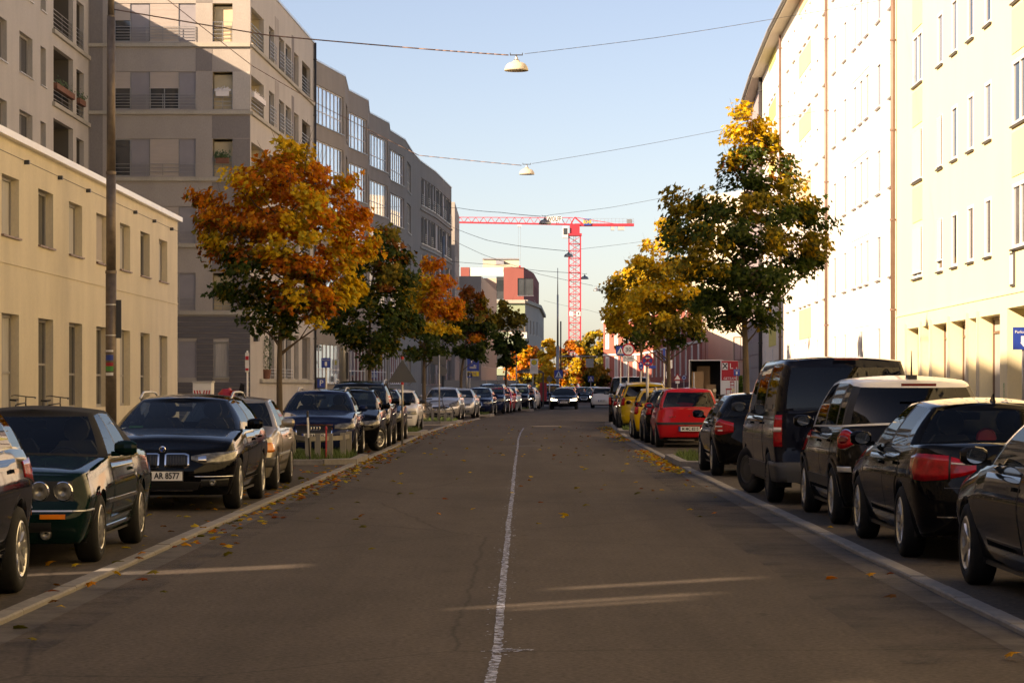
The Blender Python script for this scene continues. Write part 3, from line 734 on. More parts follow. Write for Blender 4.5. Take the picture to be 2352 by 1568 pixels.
# ------------------------------------------------------------------ left: block continuing beside and behind the camera, with slits added to throw sun streaks on the road
sb = thing('grey_apartment_block', 'tall grey apartment block beside the camera outside the left edge', 'apartment block', (XW-6, 0, 0))
fx = Facade(sb, (XW, -75), (XW, 29.9))
ops = [(u, u+1.6, z, z+1.5, .2) for u in range(3, 104, 5) for z in (2, 5, 8, 11, 14)]
fx.wall(0, WT, ops+[(D+75, D+75+w*1.9, z0, z1, .01) for D, w, z0, z1 in ((10.0, .26, 6.4, 8.9), (9.6, .10, 6.6, 8.0), (12.3, .12, 6.9, 7.7), (6.1, .14, 10.1, 10.95), (4.9, .13, 9.7, 10.7), (4.6, .08, 9.9, 10.6), (-1.1, .16, 9.9, 11.1))], 'grey_plaster_light')
b = MB()
for o in ops: b.quad((o[0], .18, o[2]), (o[1], .18, o[2]), (o[1], .18, o[3]), (o[0], .18, o[3]))
fx.add('pane', b, 'window_glass')
b = MB(); b.quad((0, 0, WT), (fx.len, 0, WT), (fx.len, 12, WT), (0, 12, WT)); b.quad((0, 12, 0), (0, 0, 0), (0, 0, WT), (0, 12, WT)); fx.add('roof', b, 'roof_dark')
bb_, _ = block('reflection_block', 'grey apartment block added behind the camera for dark car reflections', 'apartment block', [(40, -120), (-40, -120), (-40, -135), (40, -135)], 19, 'grey_plaster', {0: wgrid(80, 14, 1.4, (2, 5, 8, 11, 14), 1.6)})  # unseen block, added so the car tails mirror a dark wall instead of sky
# ------------------------------------------------------------------ left: stepped studio building
st = thing('stepped_studio_building', 'long dark grey building with stepped bays and big studio windows', 'building', (-9.5, 165, 0))
plan = [(-10.32, 129.4), (-10.78, 136.2), (-9.65, 143.3), (-9.89, 149.9), (-9.02, 155.4), (-9.34, 162.3), (-8.38, 168.8), (-8.55, 173.4), (-7.78, 180.2), (-7.6, 190), (-7.29, 197), (-6.4, 207), (-5.46, 223.9)]
rows = [(16.0, 18.15), (12.95, 15.1), (9.9, 12.05), (6.85, 9.0), (1.7, 3.9)]
for i, (p, q) in enumerate(zip(plan, plan[1:])):
    f = Facade(st, p, q); L_ = f.len; ops = []
    bay = i in (1, 3, 5, 7)
    if bay: ws = [(.25, L_-.35)]
    elif i in (2, 4, 6, 8): ws = [(L_*.3, L_*.75)]
    elif i in (10, 11): ws = [(L_*k+.2, L_*k+L_*.17) for k in (.05, .25, .45, .65, .82)]
    else: ws = []
    for a, b in ws:
        for z0, z1 in rows: ops.append((a, b, z0, z1, .15))
    f.wall(0, RT, ops, 'bay_plaster' if i < 10 else 'bay_plaster', depth=.15)
    for k, o in enumerate(ops):
        n = max(1, round((o[1]-o[0])/(.95 if bay else .8)))
        if i >= 10: f.window(*o[:4], .15, 1, 1, 'metal_grey', 'window_glass' if (k*7+i) % 3 else 'shutter', True, .06); 
        else: f.window(*o[:4], .15, n, 2, 'white_frame' if bay else 'metal_grey', 'mirror_glass', True, .05, split=.36, smat='metal_grey')
        if i >= 10 and k % 2 == 0: f.put('railing', rail_mesh(o[1]-o[0]+.1, .8, 5, 1).mesh('railing', 'metal_grey'), o[0]-.05, -.07, o[2])
    f.add('roof_edge', MB().box(0, L_, -.05, .3, RT, RT+.1), 'zinc')
    if i >= 10:
        for z in (15.7, 12.65, 9.6, 6.5): f.belt(z, .14, .1, 'concrete')
b = MB(); pp = [(x, y, RT-.02) for x, y in plan]+[(-30, 223.9, RT-.02), (-30, 129.4, RT-.02)]; b.poly(pp); b.quad((-5.46, 223.9, 0), (-30, 223.9, 0), (-30, 223.9, RT), (-5.46, 223.9, RT))
b.v = [(x-st.location.x, y-st.location.y, z) for x, y, z in b.v]; b.build('roof', 'roof_dark', st)
# ------------------------------------------------------------------ far buildings
A = (WX(1030, 240), 240.); B = (WX(1054, 245), 245.); 
block('pale_block', 'pale plaster block just beyond the stepped grey building', 'building', [(-14, 230), (-5.3, 230), (WX(1055, 250), 250), (-14, 250)], 18.6, 'pale_plaster', {1: wgrid(20, 6, 1.2, (4, 7.2, 10.4, 13.6), 1.8)})
c0 = (WX(1040, 252), 252.); c1 = (WX(1105, 252), 252.); c2 = (WX(1141, 292), 292.)
block('beige_office_block', 'low beige office block with closely set tall windows', 'building', [(-14, 252), c1, c2, (-14, 292)], 12.7, 'pale_plaster', {1: wgrid(40, 12, 1.4, (3.6, 7.6), 2.6)})
D3 = 330
g0, g1, g2, g3 = (WX(1060, D3), D3), (WX(1206, D3), D3), (WX(1238, 352), 352), (WX(1249, 400), 400)
gr, gf = block('green_corner_house', 'pale green corner house with dark red top storey', 'apartment house', [g0, g1, g2, g3, (-12, 400)], 12.9, 'green_plaster',
    {0: [(WX(1190, D3)-g0[0]-.9, WX(1190, D3)-g0[0]+.9, z, z+2.0) for z in (8.8, 4.6, 1.0)]+[(WX(1158, D3)-g0[0]-1.3, WX(1158, D3)-g0[0]+1.1, z, z+2.0) for z in (8.8, 4.6, 1.0)], 1: wgrid(22, 4, 1.2, (1, 4.6, 8.6), 1.9), 2: wgrid(48, 8, 1.2, (1, 4.6, 8.6), 1.9)}, fm='brown_frame', mats={1: 'pale_plaster', 2: 'pale_plaster'})
gf[0].panel(0, gf[0].len, 12.55, 13.0, 'concrete', 'cornice', .35); gf[1].panel(0, gf[1].len, 12.55, 13.0, 'concrete', 'cornice', .35); gf[2].panel(0, gf[2].len, 12.55, 13.0, 'concrete', 'cornice', .35)
for z in (8.0, 3.9): gf[0].panel(0, gf[0].len, z, z+.12, 'white_plaster', 'string_course', .05)
for z in (8.8, 4.6):
    u = WX(1190, D3)-g0[0]; gf[0].panel(u-1.15, u+1.15, z-.9, z-.1, 'white_plaster', 'panel', .04)
r0 = (WX(1157, D3), D3+.5)
_, rf_ = block('', '', '', [r0, (WX(1203, D3), D3+.5), (WX(1226, 348), 348), (WX(1238, 380), 380), (r0[0], 380)], 17.35, 'red_plaster', {0: [(1.85, 3.95, 13.6, 15.9)], 2: wgrid(30, 5, 1.6, (13.6,), 2.2)}, fm='dark_frame', gm='window_glass', root=gr, z0=13.0)
bx = MB().box(WX(1078, D3), WX(1157, D3)-.05, D3+.5, D3+1.0, 16.2, 17.3); bx.v = [(x-gr.location.x, y-gr.location.y, z) for x, y, z in bx.v]; bx.build('terrace_beam', 'white_plaster', gr)
for x0, x1, z0, z1, y0, y1, mt in ((1058, 1078, 13, 17.35, .4, 6, 'red_plaster'), (1140, 1157, 13.2, 16.2, 3, 3.3, 'window_glass'), (1078, 1140, 13.0, 16.1, 5, 5.3, 'soffit'), (1108, 1192, 17.3, 18.7, 6, 12, 'yellow_house'), (1135, 1192, 17.3, 17.9, 4.5, 6, 'yellow_house'), (1107, 1193, 18.7, 18.85, 5.8, 12.2, 'zinc'), (1138, 1157, 18.0, 18.5, 5.2, 6, 'zinc')):
    q = MB().box(WX(x0, D3), WX(x1, D3), D3+y0, D3+y1, z0, z1); q.v = [(x-gr.location.x, y-gr.location.y, z) for x, y, z in q.v]
    q.build({'red_plaster': 'parapet', 'window_glass': 'terrace_window', 'soffit': 'terrace_wall', 'yellow_house': 'roof_house', 'zinc': 'roof_cover'}[mt], mt, gr)
# right, far: red brick house with white window surrounds
e0, e1, e2 = (WX(1386, 300), 300.), (WX(1470, 292), 292.), (WX(1613, 205), 205.)
br, bf = block('red_brick_house', 'long red brick house with white window surrounds beyond the right trees', 'building', [e0, e1, e2, (17, 301)], 9.6, 'brick_red', {}, 'roof_tile')
for k in (0, 1):
    f = bf[k]; n = 4 if k == 0 else 13
    for i in range(n):
        for z in (2.7, 6.2):
            u = f.len*(i+.5)/n; s0 = f.add('window_surround', MB().box(u-.42, u+.42, -.1, -.002, z-.2, z+2.4), 'white_plaster')
            link('pane', MB().box(u-.28, u+.28, -.12, -.101, z, z+2.2).mesh('pane', 'curtain'), s0)
    f.panel(0, f.len, .0, 1.9, 'brick_shaded', 'base', .06); f.panel(0, f.len, 9.2, 9.6, 'white_plaster', 'cornice', .2); f.panel(0, f.len, 5.2, 5.4, 'white_plaster', 'cornice', .1)  # dark base panel paints the shade along the foot of the brick
y0, y1 = (WX(1600, 262), 262.), (WX(1674, 256), 256.); y2 = (WX(1745, 250), 250.)
yr, yf = block('cream_corner_house', 'cream yellow house with brown window frames behind the moving truck', 'building', [(WX(1585, 300), 300), y0, y1, y2, (34, 300)], 21.5, 'yellow_house',
    {1: wgrid(3.3, 1, 1.6, (4.2, 8.4, 12.6, 16.8), 2.4, .1), 2: wgrid(4.6, 1, 2.8, (4.2, 8.4, 12.6, 16.8), 2.4, .1), 0: wgrid(36, 6, 1.8, (4.2, 8.4, 12.6, 16.8), 2.4)}, 'roof_tile', 'brown_frame', 'curtain')
# ------------------------------------------------------------------ cars
WHEELS = {}
def wheel_meshes(r, kind, w=.20):
    k = (round(r, 3), kind, w)
    if k in WHEELS: return WHEELS[k]
    t = MB(); ri = r*(.66 if kind != 'van' else .6)
    t.lathe([(ri, -w/2+.015), (ri+.012, -w/2), (r*.84, -w/2-.004), (r*.955, -w/2+.012), (r, -w/2+.04), (r, w/2-.04), (r*.955, w/2-.012), (r*.84, w/2+.004), (ri+.012, w/2), (ri, w/2-.015), (ri-.02, 0), (ri, -w/2+.015)], 32, axis='x')
    tm = t.mesh('wheel', 'rubber', smooth=True)
    q = MB(); o = -w/2                                     # outer face is at -x
    q.lathe([(ri+.004, o+.008), (ri-.012, o+.0), (ri-.03, o+.012), (ri-.035, w/2-.03)], 32, axis='x')
    back = MB().lathe([(ri-.03, o+.09), (.0, o+.085)], 24, axis='x')
    if kind in ('five', 'multi', 'ten', 'bmw', 'cross'):
        n = {'five': 5, 'multi': 14, 'ten': 10, 'bmw': 9, 'cross': 7}[kind]; wd_ = {'five': .075, 'multi': .022, 'ten': .036, 'bmw': .05, 'cross': .05}[kind]*r/.32
        q.lathe([(.0, o+.016), (.035, o+.014), (.062, o+.022), (.075, o+.04), (.075, o+.085)], 16, axis='x')
        for i in range(n):
            a = 2*PI*i/n+.3; da = wd_/ri*.5; c0, s0 = math.cos(a), math.sin(a)
            for sgn in ((-1, 1) if kind == 'five' else (0,)):
                off = sgn*da*1.1; pts = []
                for rr, ww, h in ((.05, wd_*.6, o+.022), (ri*.55, wd_*.42, o+.012), (ri-.015, wd_*.55, o+.006)):
                    aa = a+off*(.3+.7*rr/ri)*1.2; c, s_ = math.cos(aa), math.sin(aa)
                    pts.append([(h+.03, rr*c-ww*s_, rr*s_+ww*c), (h, rr*c-ww*.6*s_, rr*s_+ww*.6*c), (h, rr*c+ww*.6*s_, rr*s_-ww*.6*c), (h+.03, rr*c+ww*s_, rr*s_-ww*c)])
                q.grid(pts)
    else:                                                  # pressed wheel cover
        q.lathe([(ri-.02, o+.012), (ri*.86, o+.002), (ri*.55, o+.006), (ri*.3, o+.0), (.0, o-.004)], 28, axis='x')
        for i in range(12 if kind == 'cap' else 16):
            a = 2*PI*i/(12 if kind == 'cap' else 16); c, s_ = math.cos(a), math.sin(a); w0 = .018
            pts = []
            for rr in (ri*.62, ri*.82): pts.append([(o-.003, rr*c-w0*s_, rr*s_+w0*c), (o-.003, rr*c+w0*s_, rr*s_-w0*c)])
            back.grid(pts)
    WHEELS[k] = (tm, q.mesh('rim', 'rim_silver' if kind != 'van' else 'plastic_grey', smooth=False, fix=True), back.mesh('brake_disc', 'grille_black'))
    return WHEELS[k]
DEF = dict(L=4.2, W=1.76, H=1.45, wb=2.58, fo=.82, wr=.31, ra=.355, gc=.20, fd=.40, nf=3.0, rd=.34, nr=3.4, taper=.03, hoodcrown=.05, tailcrown=.03,
    ztop=[(0, .70), (.25, .80), (1.1, .95), (1.5, .965), (3.4, 1.0), (4.2, .97)],
    front=[(.15, .12), (.28, .03), (.42, 0), (.55, 0), (.66, .035), (.76, .12), (.9, .24)],
    rear=[(.15, .10), (.30, .01), (.55, 0), (.68, .03), (.85, .05), (1.0, .09)],
    side=[(-.1, .12), (0, .10), (.12, .064), (.35, .028), (.55, .004), (.62, 0), (.72, .007), (.86, .028), (.95, .05), (1, .08), (1.2, .1)],
    rw=.56, zr=[(1.9, 1.385), (2.3, 1.43), (3.0, 1.44), (3.6, 1.40), (3.95, 1.35)], crown=.045,
    yb0=1.02, bowb=.30, yr0=1.88, bowr=.16, yb1=4.02, bow1=.20, yr1=3.80, bowr1=.10, bulge=.035,
    keys=[(1.40, 2.04, 'p'), (1.55, 2.10, 'w'), (2.46, 2.55, 'b'), (2.56, 2.64, 'w'), (3.42, 3.36, 'p'), (3.82, 3.70, 'p')], rim='ten', glass='car_glass', gtop=.93)
def spec(base=None, **k):
    d = dict(DEF if base is None else base); d.update(k); return d
def sedan(**k):
    L_ = k.get('L', 4.5)
    d = spec(L=L_, H=1.42, wb=2.76, fo=.80, ztop=[(0, .70), (.25, .80), (1.15, .93), (1.5, .95), (3.4, .99), (L_-.25, 1.0), (L_, .96)],
        zr=[(1.9, 1.35), (2.4, 1.395), (3.0, 1.395), (3.5, 1.34)], yb0=1.12, yr0=1.98, yb1=L_-.62, yr1=3.52, bow1=.22, bowr1=.14,
        keys=[(1.50, 2.12, 'p'), (1.66, 2.18, 'w'), (2.50, 2.62, 'b'), (2.60, 2.71, 'w'), (3.36, 3.26, 'p'), (3.40, 3.29, 'w'), (3.66, 3.38, 'p'), (L_-.84, 3.44, 'p')]); d.update(k); return d
class Shell:
    def __init__(s, p):
        s.__dict__.update(p); s.hw = s.W/2; s.fd = min(s.fd, s.fo-s.ra-.03); s.rd = min(s.rd, s.L-s.fo-s.wb-s.ra-.03)
    def corner(s, k, n):
        if k <= .6: x = .85*k/.6; return x, 1-(1-x**n)**(1/n)
        t0 = math.asin(.85**(n/2)); t = lerp(t0, PI/2, (k-.6)/.4); return math.sin(t)**(2/n), 1-max(0, math.cos(t))**(2/n)
    def plan(s, q):
        if q <= 1:
            a, b = s.corner(q, s.nf); x, y = s.hw*a, s.fd*b; nx, ny = a**(s.nf-1)/s.hw, -(1-b)**(s.nf-1)/s.fd
        elif q <= 2: x, y = s.hw, lerp(s.fd, s.L-s.rd, q-1); nx, ny = 1, 0
        else:
            a, b = s.corner(3-q, s.nr); x, y = s.hw*a, s.L-s.rd*b; nx, ny = a**(s.nr-1)/s.hw, (1-b)**(s.nr-1)/s.rd
        l = math.hypot(nx, ny); x *= 1-s.taper*(abs(y-s.L/2)/(s.L/2))**2.2
        return x, y, nx/l, ny/l
    def top(s, y): return smooth(s.ztop, y, .05)
    def pt(s, q, z, off=0):
        x, y, nx, ny = s.plan(q); zt = s.top(y); v = (z-s.gc)/(zt-s.gc)
        ff = smooth(s.front, z, .03) if q < 1.5 else smooth(s.rear, z, .03)
        return Vector((max(0, x-nx*smooth(s.side, v, .03)+nx*off) if q not in (0, 3) else 0, y-ny*ff+ny*off, z))
    def qx(s, x): return .6*min(x/s.hw, .85)/.85
    def rx(s, x): return 3-.6*min(x/s.hw, .85)/.85
    def qy(s, y): return 1+(y-s.fd)/(s.L-s.rd-s.fd)
    def patch(s, ctrl, off=.006, n=10, nz=3, m=None, sgn=1, depth=.02):
        """piece lying on the body: ctrl = [(q, zlow, zhigh)...]; closed edge so it has thickness"""
        m = m or MB(); rows = []
        lo = [(c[0], c[1]) for c in ctrl]; hi = [(c[0], c[2]) for c in ctrl]
        for i in range(n+1):
            q = lerp(ctrl[0][0], ctrl[-1][0], i/n); a, b = interp(lo, q), interp(hi, q); r = []
            for j in range(nz+1):
                e = off-(depth if False else 0); pnt = s.pt(q, lerp(a, b, j/nz), off); r.append((sgn*pnt.x, pnt.y, pnt.z))
            p0 = s.pt(q, a, off-depth); p1 = s.pt(q, b, off-depth)
            rows.append([(sgn*p0.x, p0.y, p0.z)]+r+[(sgn*p1.x, p1.y, p1.z)])
        m.grid(rows)
        for r, qq in ((rows[0], ctrl[0][0]), (rows[-1], ctrl[-1][0])):
            back = []
            for (x, y, z) in r[1:-1]: b = s.pt(qq, z, off-depth); back.append((sgn*b.x, b.y, b.z))
            m.grid([r[1:-1], back])
        return m
CARS = []
def ell(q0, q1, z0, z1, n=12):
    zc, h = (z0+z1)/2, (z1-z0)/2
    return [(lerp(q0, q1, i/n), zc-h*math.sqrt(max(.01, 1-(2*i/n-1)**2)), zc+h*math.sqrt(max(.01, 1-(2*i/n-1)**2))) for i in range(n+1)]
def build_car(p, label, x, d, front_to_camera, col, cat='car', name='parked_car', yaw=0., detail=2, steer=0., group='cars parked along the street', zg=.022, roofcol=None, glassmat=None, anchor='front'):
    """x = lateral position of the car's centre line, d = distance of the bumper nearest the camera"""
    s = Shell(p); root = thing(name, label, cat, group=group)
    rz = yaw if front_to_camera else PI+yaw
    root.rotation_euler = (0, 0, rz); off = Vector((0, 0, 0)) if front_to_camera else Vector((0, -s.L, 0))
    root.location = Vector((x, d, zg)) if front_to_camera else Vector((x, d+s.L*math.cos(yaw), zg))+Vector((-math.sin(yaw)*s.L, 0, 0))
    yw = [s.fo, s.fo+s.wb]
    # ---- body shell
    cols = [i/14 for i in range(14)]; ys = []
    y = s.fd
    arch = {}
    for c in yw:
        for i in range(15):
            t = PI*i/14; yy = c-s.ra*math.cos(t); arch[round(yy, 5)] = s.wr+s.ra*math.sin(t)*1.0
        arch[round(c-s.ra-.008, 5)] = None; arch[round(c+s.ra+.008, 5)] = None
    extra = [s.fd+i*(s.L-s.rd-s.fd)/26 for i in range(27)]
    extra = [e for e in extra if all(abs(e-c) > s.ra+.02 for c in yw)]
    for yy in sorted(list(arch)+extra):
        if s.fd-.001 <= yy <= s.L-s.rd+.001: cols.append((s.qy(yy), arch.get(round(yy, 5))))
    cols = [(c, None) if not isinstance(c, tuple) else c for c in cols]+[(2+(i+1)/14, None) for i in range(14)]
    V = [0, .05, .13, .24, .36, .48, .58, .68, .78, .86, .92, .965, 1]
    body = MB(); tops = []
    sill = s.gc
    def zb(yy): return sill+(.02 if .8 < yy < s.L-.8 else .0)+(.05*max(0, (yy-(s.L-.5))/.5))
    for sg in (1, -1):
        rows = []
        for q, az in cols:
            x_, y_, _, _ = s.plan(q); zt = s.top(y_); z0 = max(zb(y_), az or 0)
            r = [s.pt(q, z0, -.09)]+[s.pt(q, lerp(z0, zt, v)) for v in V]
            rows.append([(sg*a.x, a.y, a.z) for a in r])
            if sg == 1: tops.append(r[-1])
        body.grid(rows if sg == -1 else [r for r in rows])
    y_cowl = s.yb0+s.bowb*.75; y_tail = s.yb1-s.bow1*.6
    def crown_at(y): return s.hoodcrown*min(1, max(0, (y+.1)/.5)) if y < s.L/2 else s.tailcrown
    FR = [-1, -.86, -.66, -.4, -.14, .14, .4, .66, .86, 1]
    rr = [[(f*a.x, a.y, a.z+crown_at(a.y)*(1-f*f)) for f in FR] for a in tops]
    seg = [r for r in rr if r[0][1] <= y_cowl]; body.grid(seg)
    seg = [r for r in rr if r[0][1] >= y_tail]
    if len(seg) > 1: body.grid(seg)
    body.build('body', col, root, smooth=True, weld=.0008)
    # ---- cabin
    xa = lambda yy: s.pt(s.qy(min(max(yy, s.fd+.01), s.L-s.rd-.01)), s.top(yy)).x if s.fd < yy < s.L-s.rd else s.plan(s.qy(s.L-s.rd-.01))[0]-.075
    zrf = lambda yy: smooth(s.zr, yy, .12)
    C = []                                                 # (base, roof, strip type)
    T = [0, .2, .4, .6, .8, .92]
    kA = s.keys[0]
    for t in T:
        yb = s.yb0+s.bowb*t*t; ytop = s.yr0+s.bowr*t*t
        C.append((Vector((t*xa(kA[0]), yb, s.top(yb)+crown_at(yb)*(1-t*t)-.004)), Vector((t*s.rw, ytop, zrf(ytop))), 'f' if t < .92 else 'p'))
    for k in s.keys: C.append((Vector((xa(k[0]), k[0], s.top(k[0])-.004)), Vector((s.rw-(.03 if k is s.keys[-1] else 0), k[1], zrf(k[1]))), k[2]))
    kD = s.keys[-1]
    for i, t in enumerate([.90, .75, .5, .25, 0]):
        yb = s.yb1-s.bow1*t*t; ytop = s.yr1-s.bowr1*t*t
        C.append((Vector((t*xa(kD[0]), yb, s.top(yb)+crown_at(yb)*(1-t*t)-.004)), Vector((t*s.rw, ytop, zrf(ytop))), 'r'))
    U = [0, .05, .22, .42, .62, .8, s.gtop, 1]
    def pos(c, u):
        b, r, _ = c; v = b.lerp(r, u); n = Vector((v.x, (v.y-s.L/2)*.5, 0)); n = n.normalized() if n.length > 1e-6 else n
        return v+n*(s.bulge*math.sin(PI*u)*(1 if abs(n.x) > .5 else .7))
    parts = {}
    gm = glassmat or s.glass
    for sg in (1, -1):
        win = 0
        for ci, (c0, c1) in enumerate(zip(C, C[1:])):
            ty = c0[2]
            if ty == 'w': win += 1
            for u0, u1 in zip(U, U[1:]):
                f = [pos(c0, u0), pos(c1, u0), pos(c1, u1), pos(c0, u1)]; f = [(sg*a.x, a.y, a.z) for a in f]
                isg = u0 >= .05-1e-6 and u1 <= s.gtop+1e-6
                key = ('pillar', sg, ci) if ty == 'b' and isg else 'roof'
                if isg and ty == 'f': key = 'windscreen'
                elif isg and ty == 'r': key = 'rear_window'
                elif isg and ty == 'w': key = ('side_window', sg, win)
                parts.setdefault(key, MB()).quad(*(f if sg == 1 else f[::-1]))
    rc = parts['roof']
    edge = [pos(c, 1) for c in C]
    rc.grid([[(f*a.x, a.y, a.z+s.crown*(1-f*f)) for f in FR] for a in edge])
    for k, m in parts.items():
        nm = k if isinstance(k, str) else k[0]
        mt = {'roof': roofcol or col, 'pillar': 'plastic_black'}.get(nm, gm if not (isinstance(k, tuple) and k[2] > 2) else 'car_glass_dark')
        m.build(nm, mt, root, smooth=True, weld=.0008)
    # ---- under body, wheels
    ub = MB(); hw = s.hw
    ub.box(-(hw-.36), hw-.36, .26, s.L-.26, s.gc-.0, .52); ub.box(-(hw-.1), hw-.1, yw[0]+s.ra+.02, yw[1]-s.ra-.02, s.gc-.01, .5); ub.box(-(hw-.36), hw-.36, .24, yw[0]-s.ra-.02, s.gc+.02, .5); ub.box(-(hw-.36), hw-.36, yw[1]+s.ra+.02, s.L-.24, s.gc+.05, .5)
    for c in yw:
        for sg in (1, -1): ub.lathe([(s.ra-.003, sg*(hw-.09)), (s.ra-.003, sg*(hw-.30)), (.0, sg*(hw-.30))], 16, (0, c, s.wr), 'x', -.35, PI+.35)
    ub.build('underbody', 'plastic_black', root)
    tm, rm, bk = wheel_meshes(s.wr, s.rim, .205)
    for i, c in enumerate(yw):
        for sg in (1, -1):
            w = link('wheel', tm, root, (sg*(hw-.115), c, s.wr)); a = (0 if sg == -1 else PI)+(steer if i == 0 else 0)
            w.rotation_euler = (rnd.uniform(0, 6), 0, a); link('rim', rm, w)
            if detail > 1: link('brake_disc', bk, w)
    # ---- interior
    it = MB(); zf = .42; x1 = hw-.16
    it.box(-x1, x1, s.yb0+.35, s.yb1-.1, zf-.1, zf); it.box(-x1, x1, s.yb0+.12, s.yb0+.62, zf, s.top(s.yb0+.5)-.03)
    for sg in (-1, 1): it.box(sg*x1-.02, sg*x1+.02, s.yb0+.6, s.yb1-.25, zf, s.top(s.L/2)-.05)
    if s.L-s.yb1 < .45: it.box(-x1, x1, s.yb1-.7, s.yb1-.15, zf, s.top(s.yb1-.3)-.06)
    else: it.box(-x1, x1, s.yb1-.5, s.yb1-.05, zf, s.top(s.yb1)-.05)
    it.build('cabin_lining', 'interior', root)
    if detail > 1:
        zs = s.top(s.L/2)
        for ix, yy in ((.36, yw[0]+1.25), (-.36, yw[0]+1.25), (.36, yw[0]+2.15), (-.36, yw[0]+2.15)):
            if yy > s.yb1-.35: continue
            q = MB(); h = zs+.12
            for j, (z0, z1, w0, w1, dy0, dy1) in enumerate(((zf, h-.1, .23, .21, 0, .16), (h-.1, h, .21, .14, .16, .19))):
                q.add([(-w0, dy0-.06, z0), (w0, dy0-.06, z0), (w0, dy0+.06, z0), (-w0, dy0+.06, z0), (-w1, dy1-.05, z1), (w1, dy1-.05, z1), (w1, dy1+.05, z1), (-w1, dy1+.05, z1)], [(0,3,2,1),(4,5,6,7),(0,1,5,4),(1,2,6,5),(2,3,7,6),(3,0,4,7)])
            q.lathe([(.0, -.05), (.12, -.045), (.13, 0), (.12, .045), (0, .05)], 10, (0, .2, h+.11), 'y')
            q.box(-.03, .03, .18, .21, h-.02, h+.06)
            q.build('seat', 'interior', root, (ix, yy, 0))
        q = MB(); 
        for i in range(16):
            a, b = 2*PI*i/16, 2*PI*(i+1)/16; q.tube((.18*math.cos(a), -.06*math.sin(a), .18*math.sin(a)), (.18*math.cos(b), -.06*math.sin(b), .18*math.sin(b)), .014, .014, 5)
        q.box(-.17, .17, -.01, .01, -.02, .02); q.build('steering_wheel', 'interior', root, (.36, yw[0]+.80, zs-.11))
        MB().box(-.11, .11, -.02, .02, -.035, .035).build('rear_view_mirror', 'interior', root, (0, s.yr0+.12, zrf(s.yr0)-.1))
    # ---- door mirrors
    for sg in (1, -1):
        q = MB(); yb = s.keys[0][0]+.16; zc = s.top(yb)+.07; xb = xa(yb)+.02
        rows = []
        for j, (dx, sc_) in enumerate(((0, .55), (.03, .85), (.09, 1.), (.16, .95), (.2, .6))):
            rows.append([(sg*(xb+.03+dx), yb+.05*math.cos(a)*sc_*(1.0), zc+.072*math.sin(a)*sc_) for a in [2*PI*i/12 for i in range(13)]])
        q.grid(rows); q.poly(rows[-1][:-1]); q.poly(rows[0][:-1]); q.box(min(sg*xb, sg*(xb+.08)), max(sg*xb, sg*(xb+.08)), yb-.025, yb+.025, zc-.075, zc-.03)
        mo = q.build('door_mirror', s.__dict__.get('mirror', col), root, smooth=False)
        q = MB(); q.poly([(sg*(xb+.045+.075+.075*math.cos(a)), yb+.052, zc+.058*math.sin(a)) for a in [2*PI*i/14 for i in range(14)]]); link('mirror_glass', q.mesh('mirror_glass', 'mirror_face'), mo)
    if detail > 1:                                         # door shut lines and handles
        db = s.__dict__.get('doors', [(s.keys[0][0]+.1, s.keys[2][0]+.06), (s.keys[2][0]+.06, min(yw[1]-.1, s.keys[4][0]+.02))])
        for sg in (1, -1):
            for a, b in db:
                z0 = s.gc+.16; zt = s.top((a+b)/2)-.06
                bb = min(b, yw[1]+.12)
                ctrl = [(s.qy(a+.006), z0, zt), (s.qy(bb-.006), z0, zt)]
                if bb > yw[1]-s.ra: ctrl = [(s.qy(a+.006), z0, zt), (s.qy(yw[1]-s.ra-.06), z0, zt), (s.qy(yw[1]-s.ra+.05), s.wr+s.ra*.75, zt), (s.qy(bb-.006), s.wr+s.ra*1.12, zt)]
                o = s.patch(ctrl, .0045, 14, 8, sgn=sg, depth=.012).build('door', col, root, smooth=True)
                m = MB()
                for e in (a, bb): lo = z0 if e < yw[1]-s.ra else s.wr+s.ra*1.1; s.patch([(s.qy(e-.005), lo, zt), (s.qy(e+.005), lo, zt)], .002, 1, 8, m, sg)
                s.patch([(s.qy(a), z0-.01, z0), (s.qy(min(bb, yw[1]-s.ra-.03)), z0-.01, z0)], .002, 8, 1, m, sg)
                tag(link('door_gap', m.mesh('door_gap', 'grille_black'), o), kind='stuff')
                hz = zt-.10; link('handle', s.patch([(s.qy(bb-.27), hz, hz+.028), (s.qy(bb-.1), hz, hz+.028)], .035, 4, 1, sgn=sg, depth=.025).mesh('handle', col), o)
    s.root = root; s.col = col; s.yw = yw
    s.add = lambda name, ctrl, mat, off=.006, n=12, nz=4, both=True, depth=.02, sm=True: [s.patch(ctrl, off, n, nz, sgn=g, depth=depth).build(name, mat, root, smooth=sm) for g in ((1, -1) if both else (1,))]
    CARS.append(s)
    return s
def centre(s, name, q0, z0, q1, mat, off=.006, top=None, n=10, nz=4, depth=.02, rear=False):
    """patch across the centre line of nose or tail; q0/q1 = half widths in metres at bottom / z range"""
    m = MB(); f = s.rx if rear else s.qx
    rows = []
    xs = [lerp(-q0, q0, i/(2*n)) for i in range(2*n+1)]
    for x_ in xs:
        r = []
        for j in range(nz+1):
            z = lerp(z0, q1, j/nz); w = lerp(1, (top or q0)/q0, j/nz); a = s.pt(f(abs(x_*w)), z, off); r.append((math.copysign(a.x, x_) if x_ else 0, a.y, a.z))
        rows.append(r)
    m.grid(rows)
    sk = []
    for r in rows: sk.append([(r[0][0], r[0][1]+(depth if not rear else -depth), r[0][2]), r[0]])
    m.grid(sk)
    sk = []
    for r in rows: sk.append([r[-1], (r[-1][0], r[-1][1]+(depth if not rear else -depth), r[-1][2])])
    m.grid(sk)
    return m.build(name, mat, s.root, smooth=True)
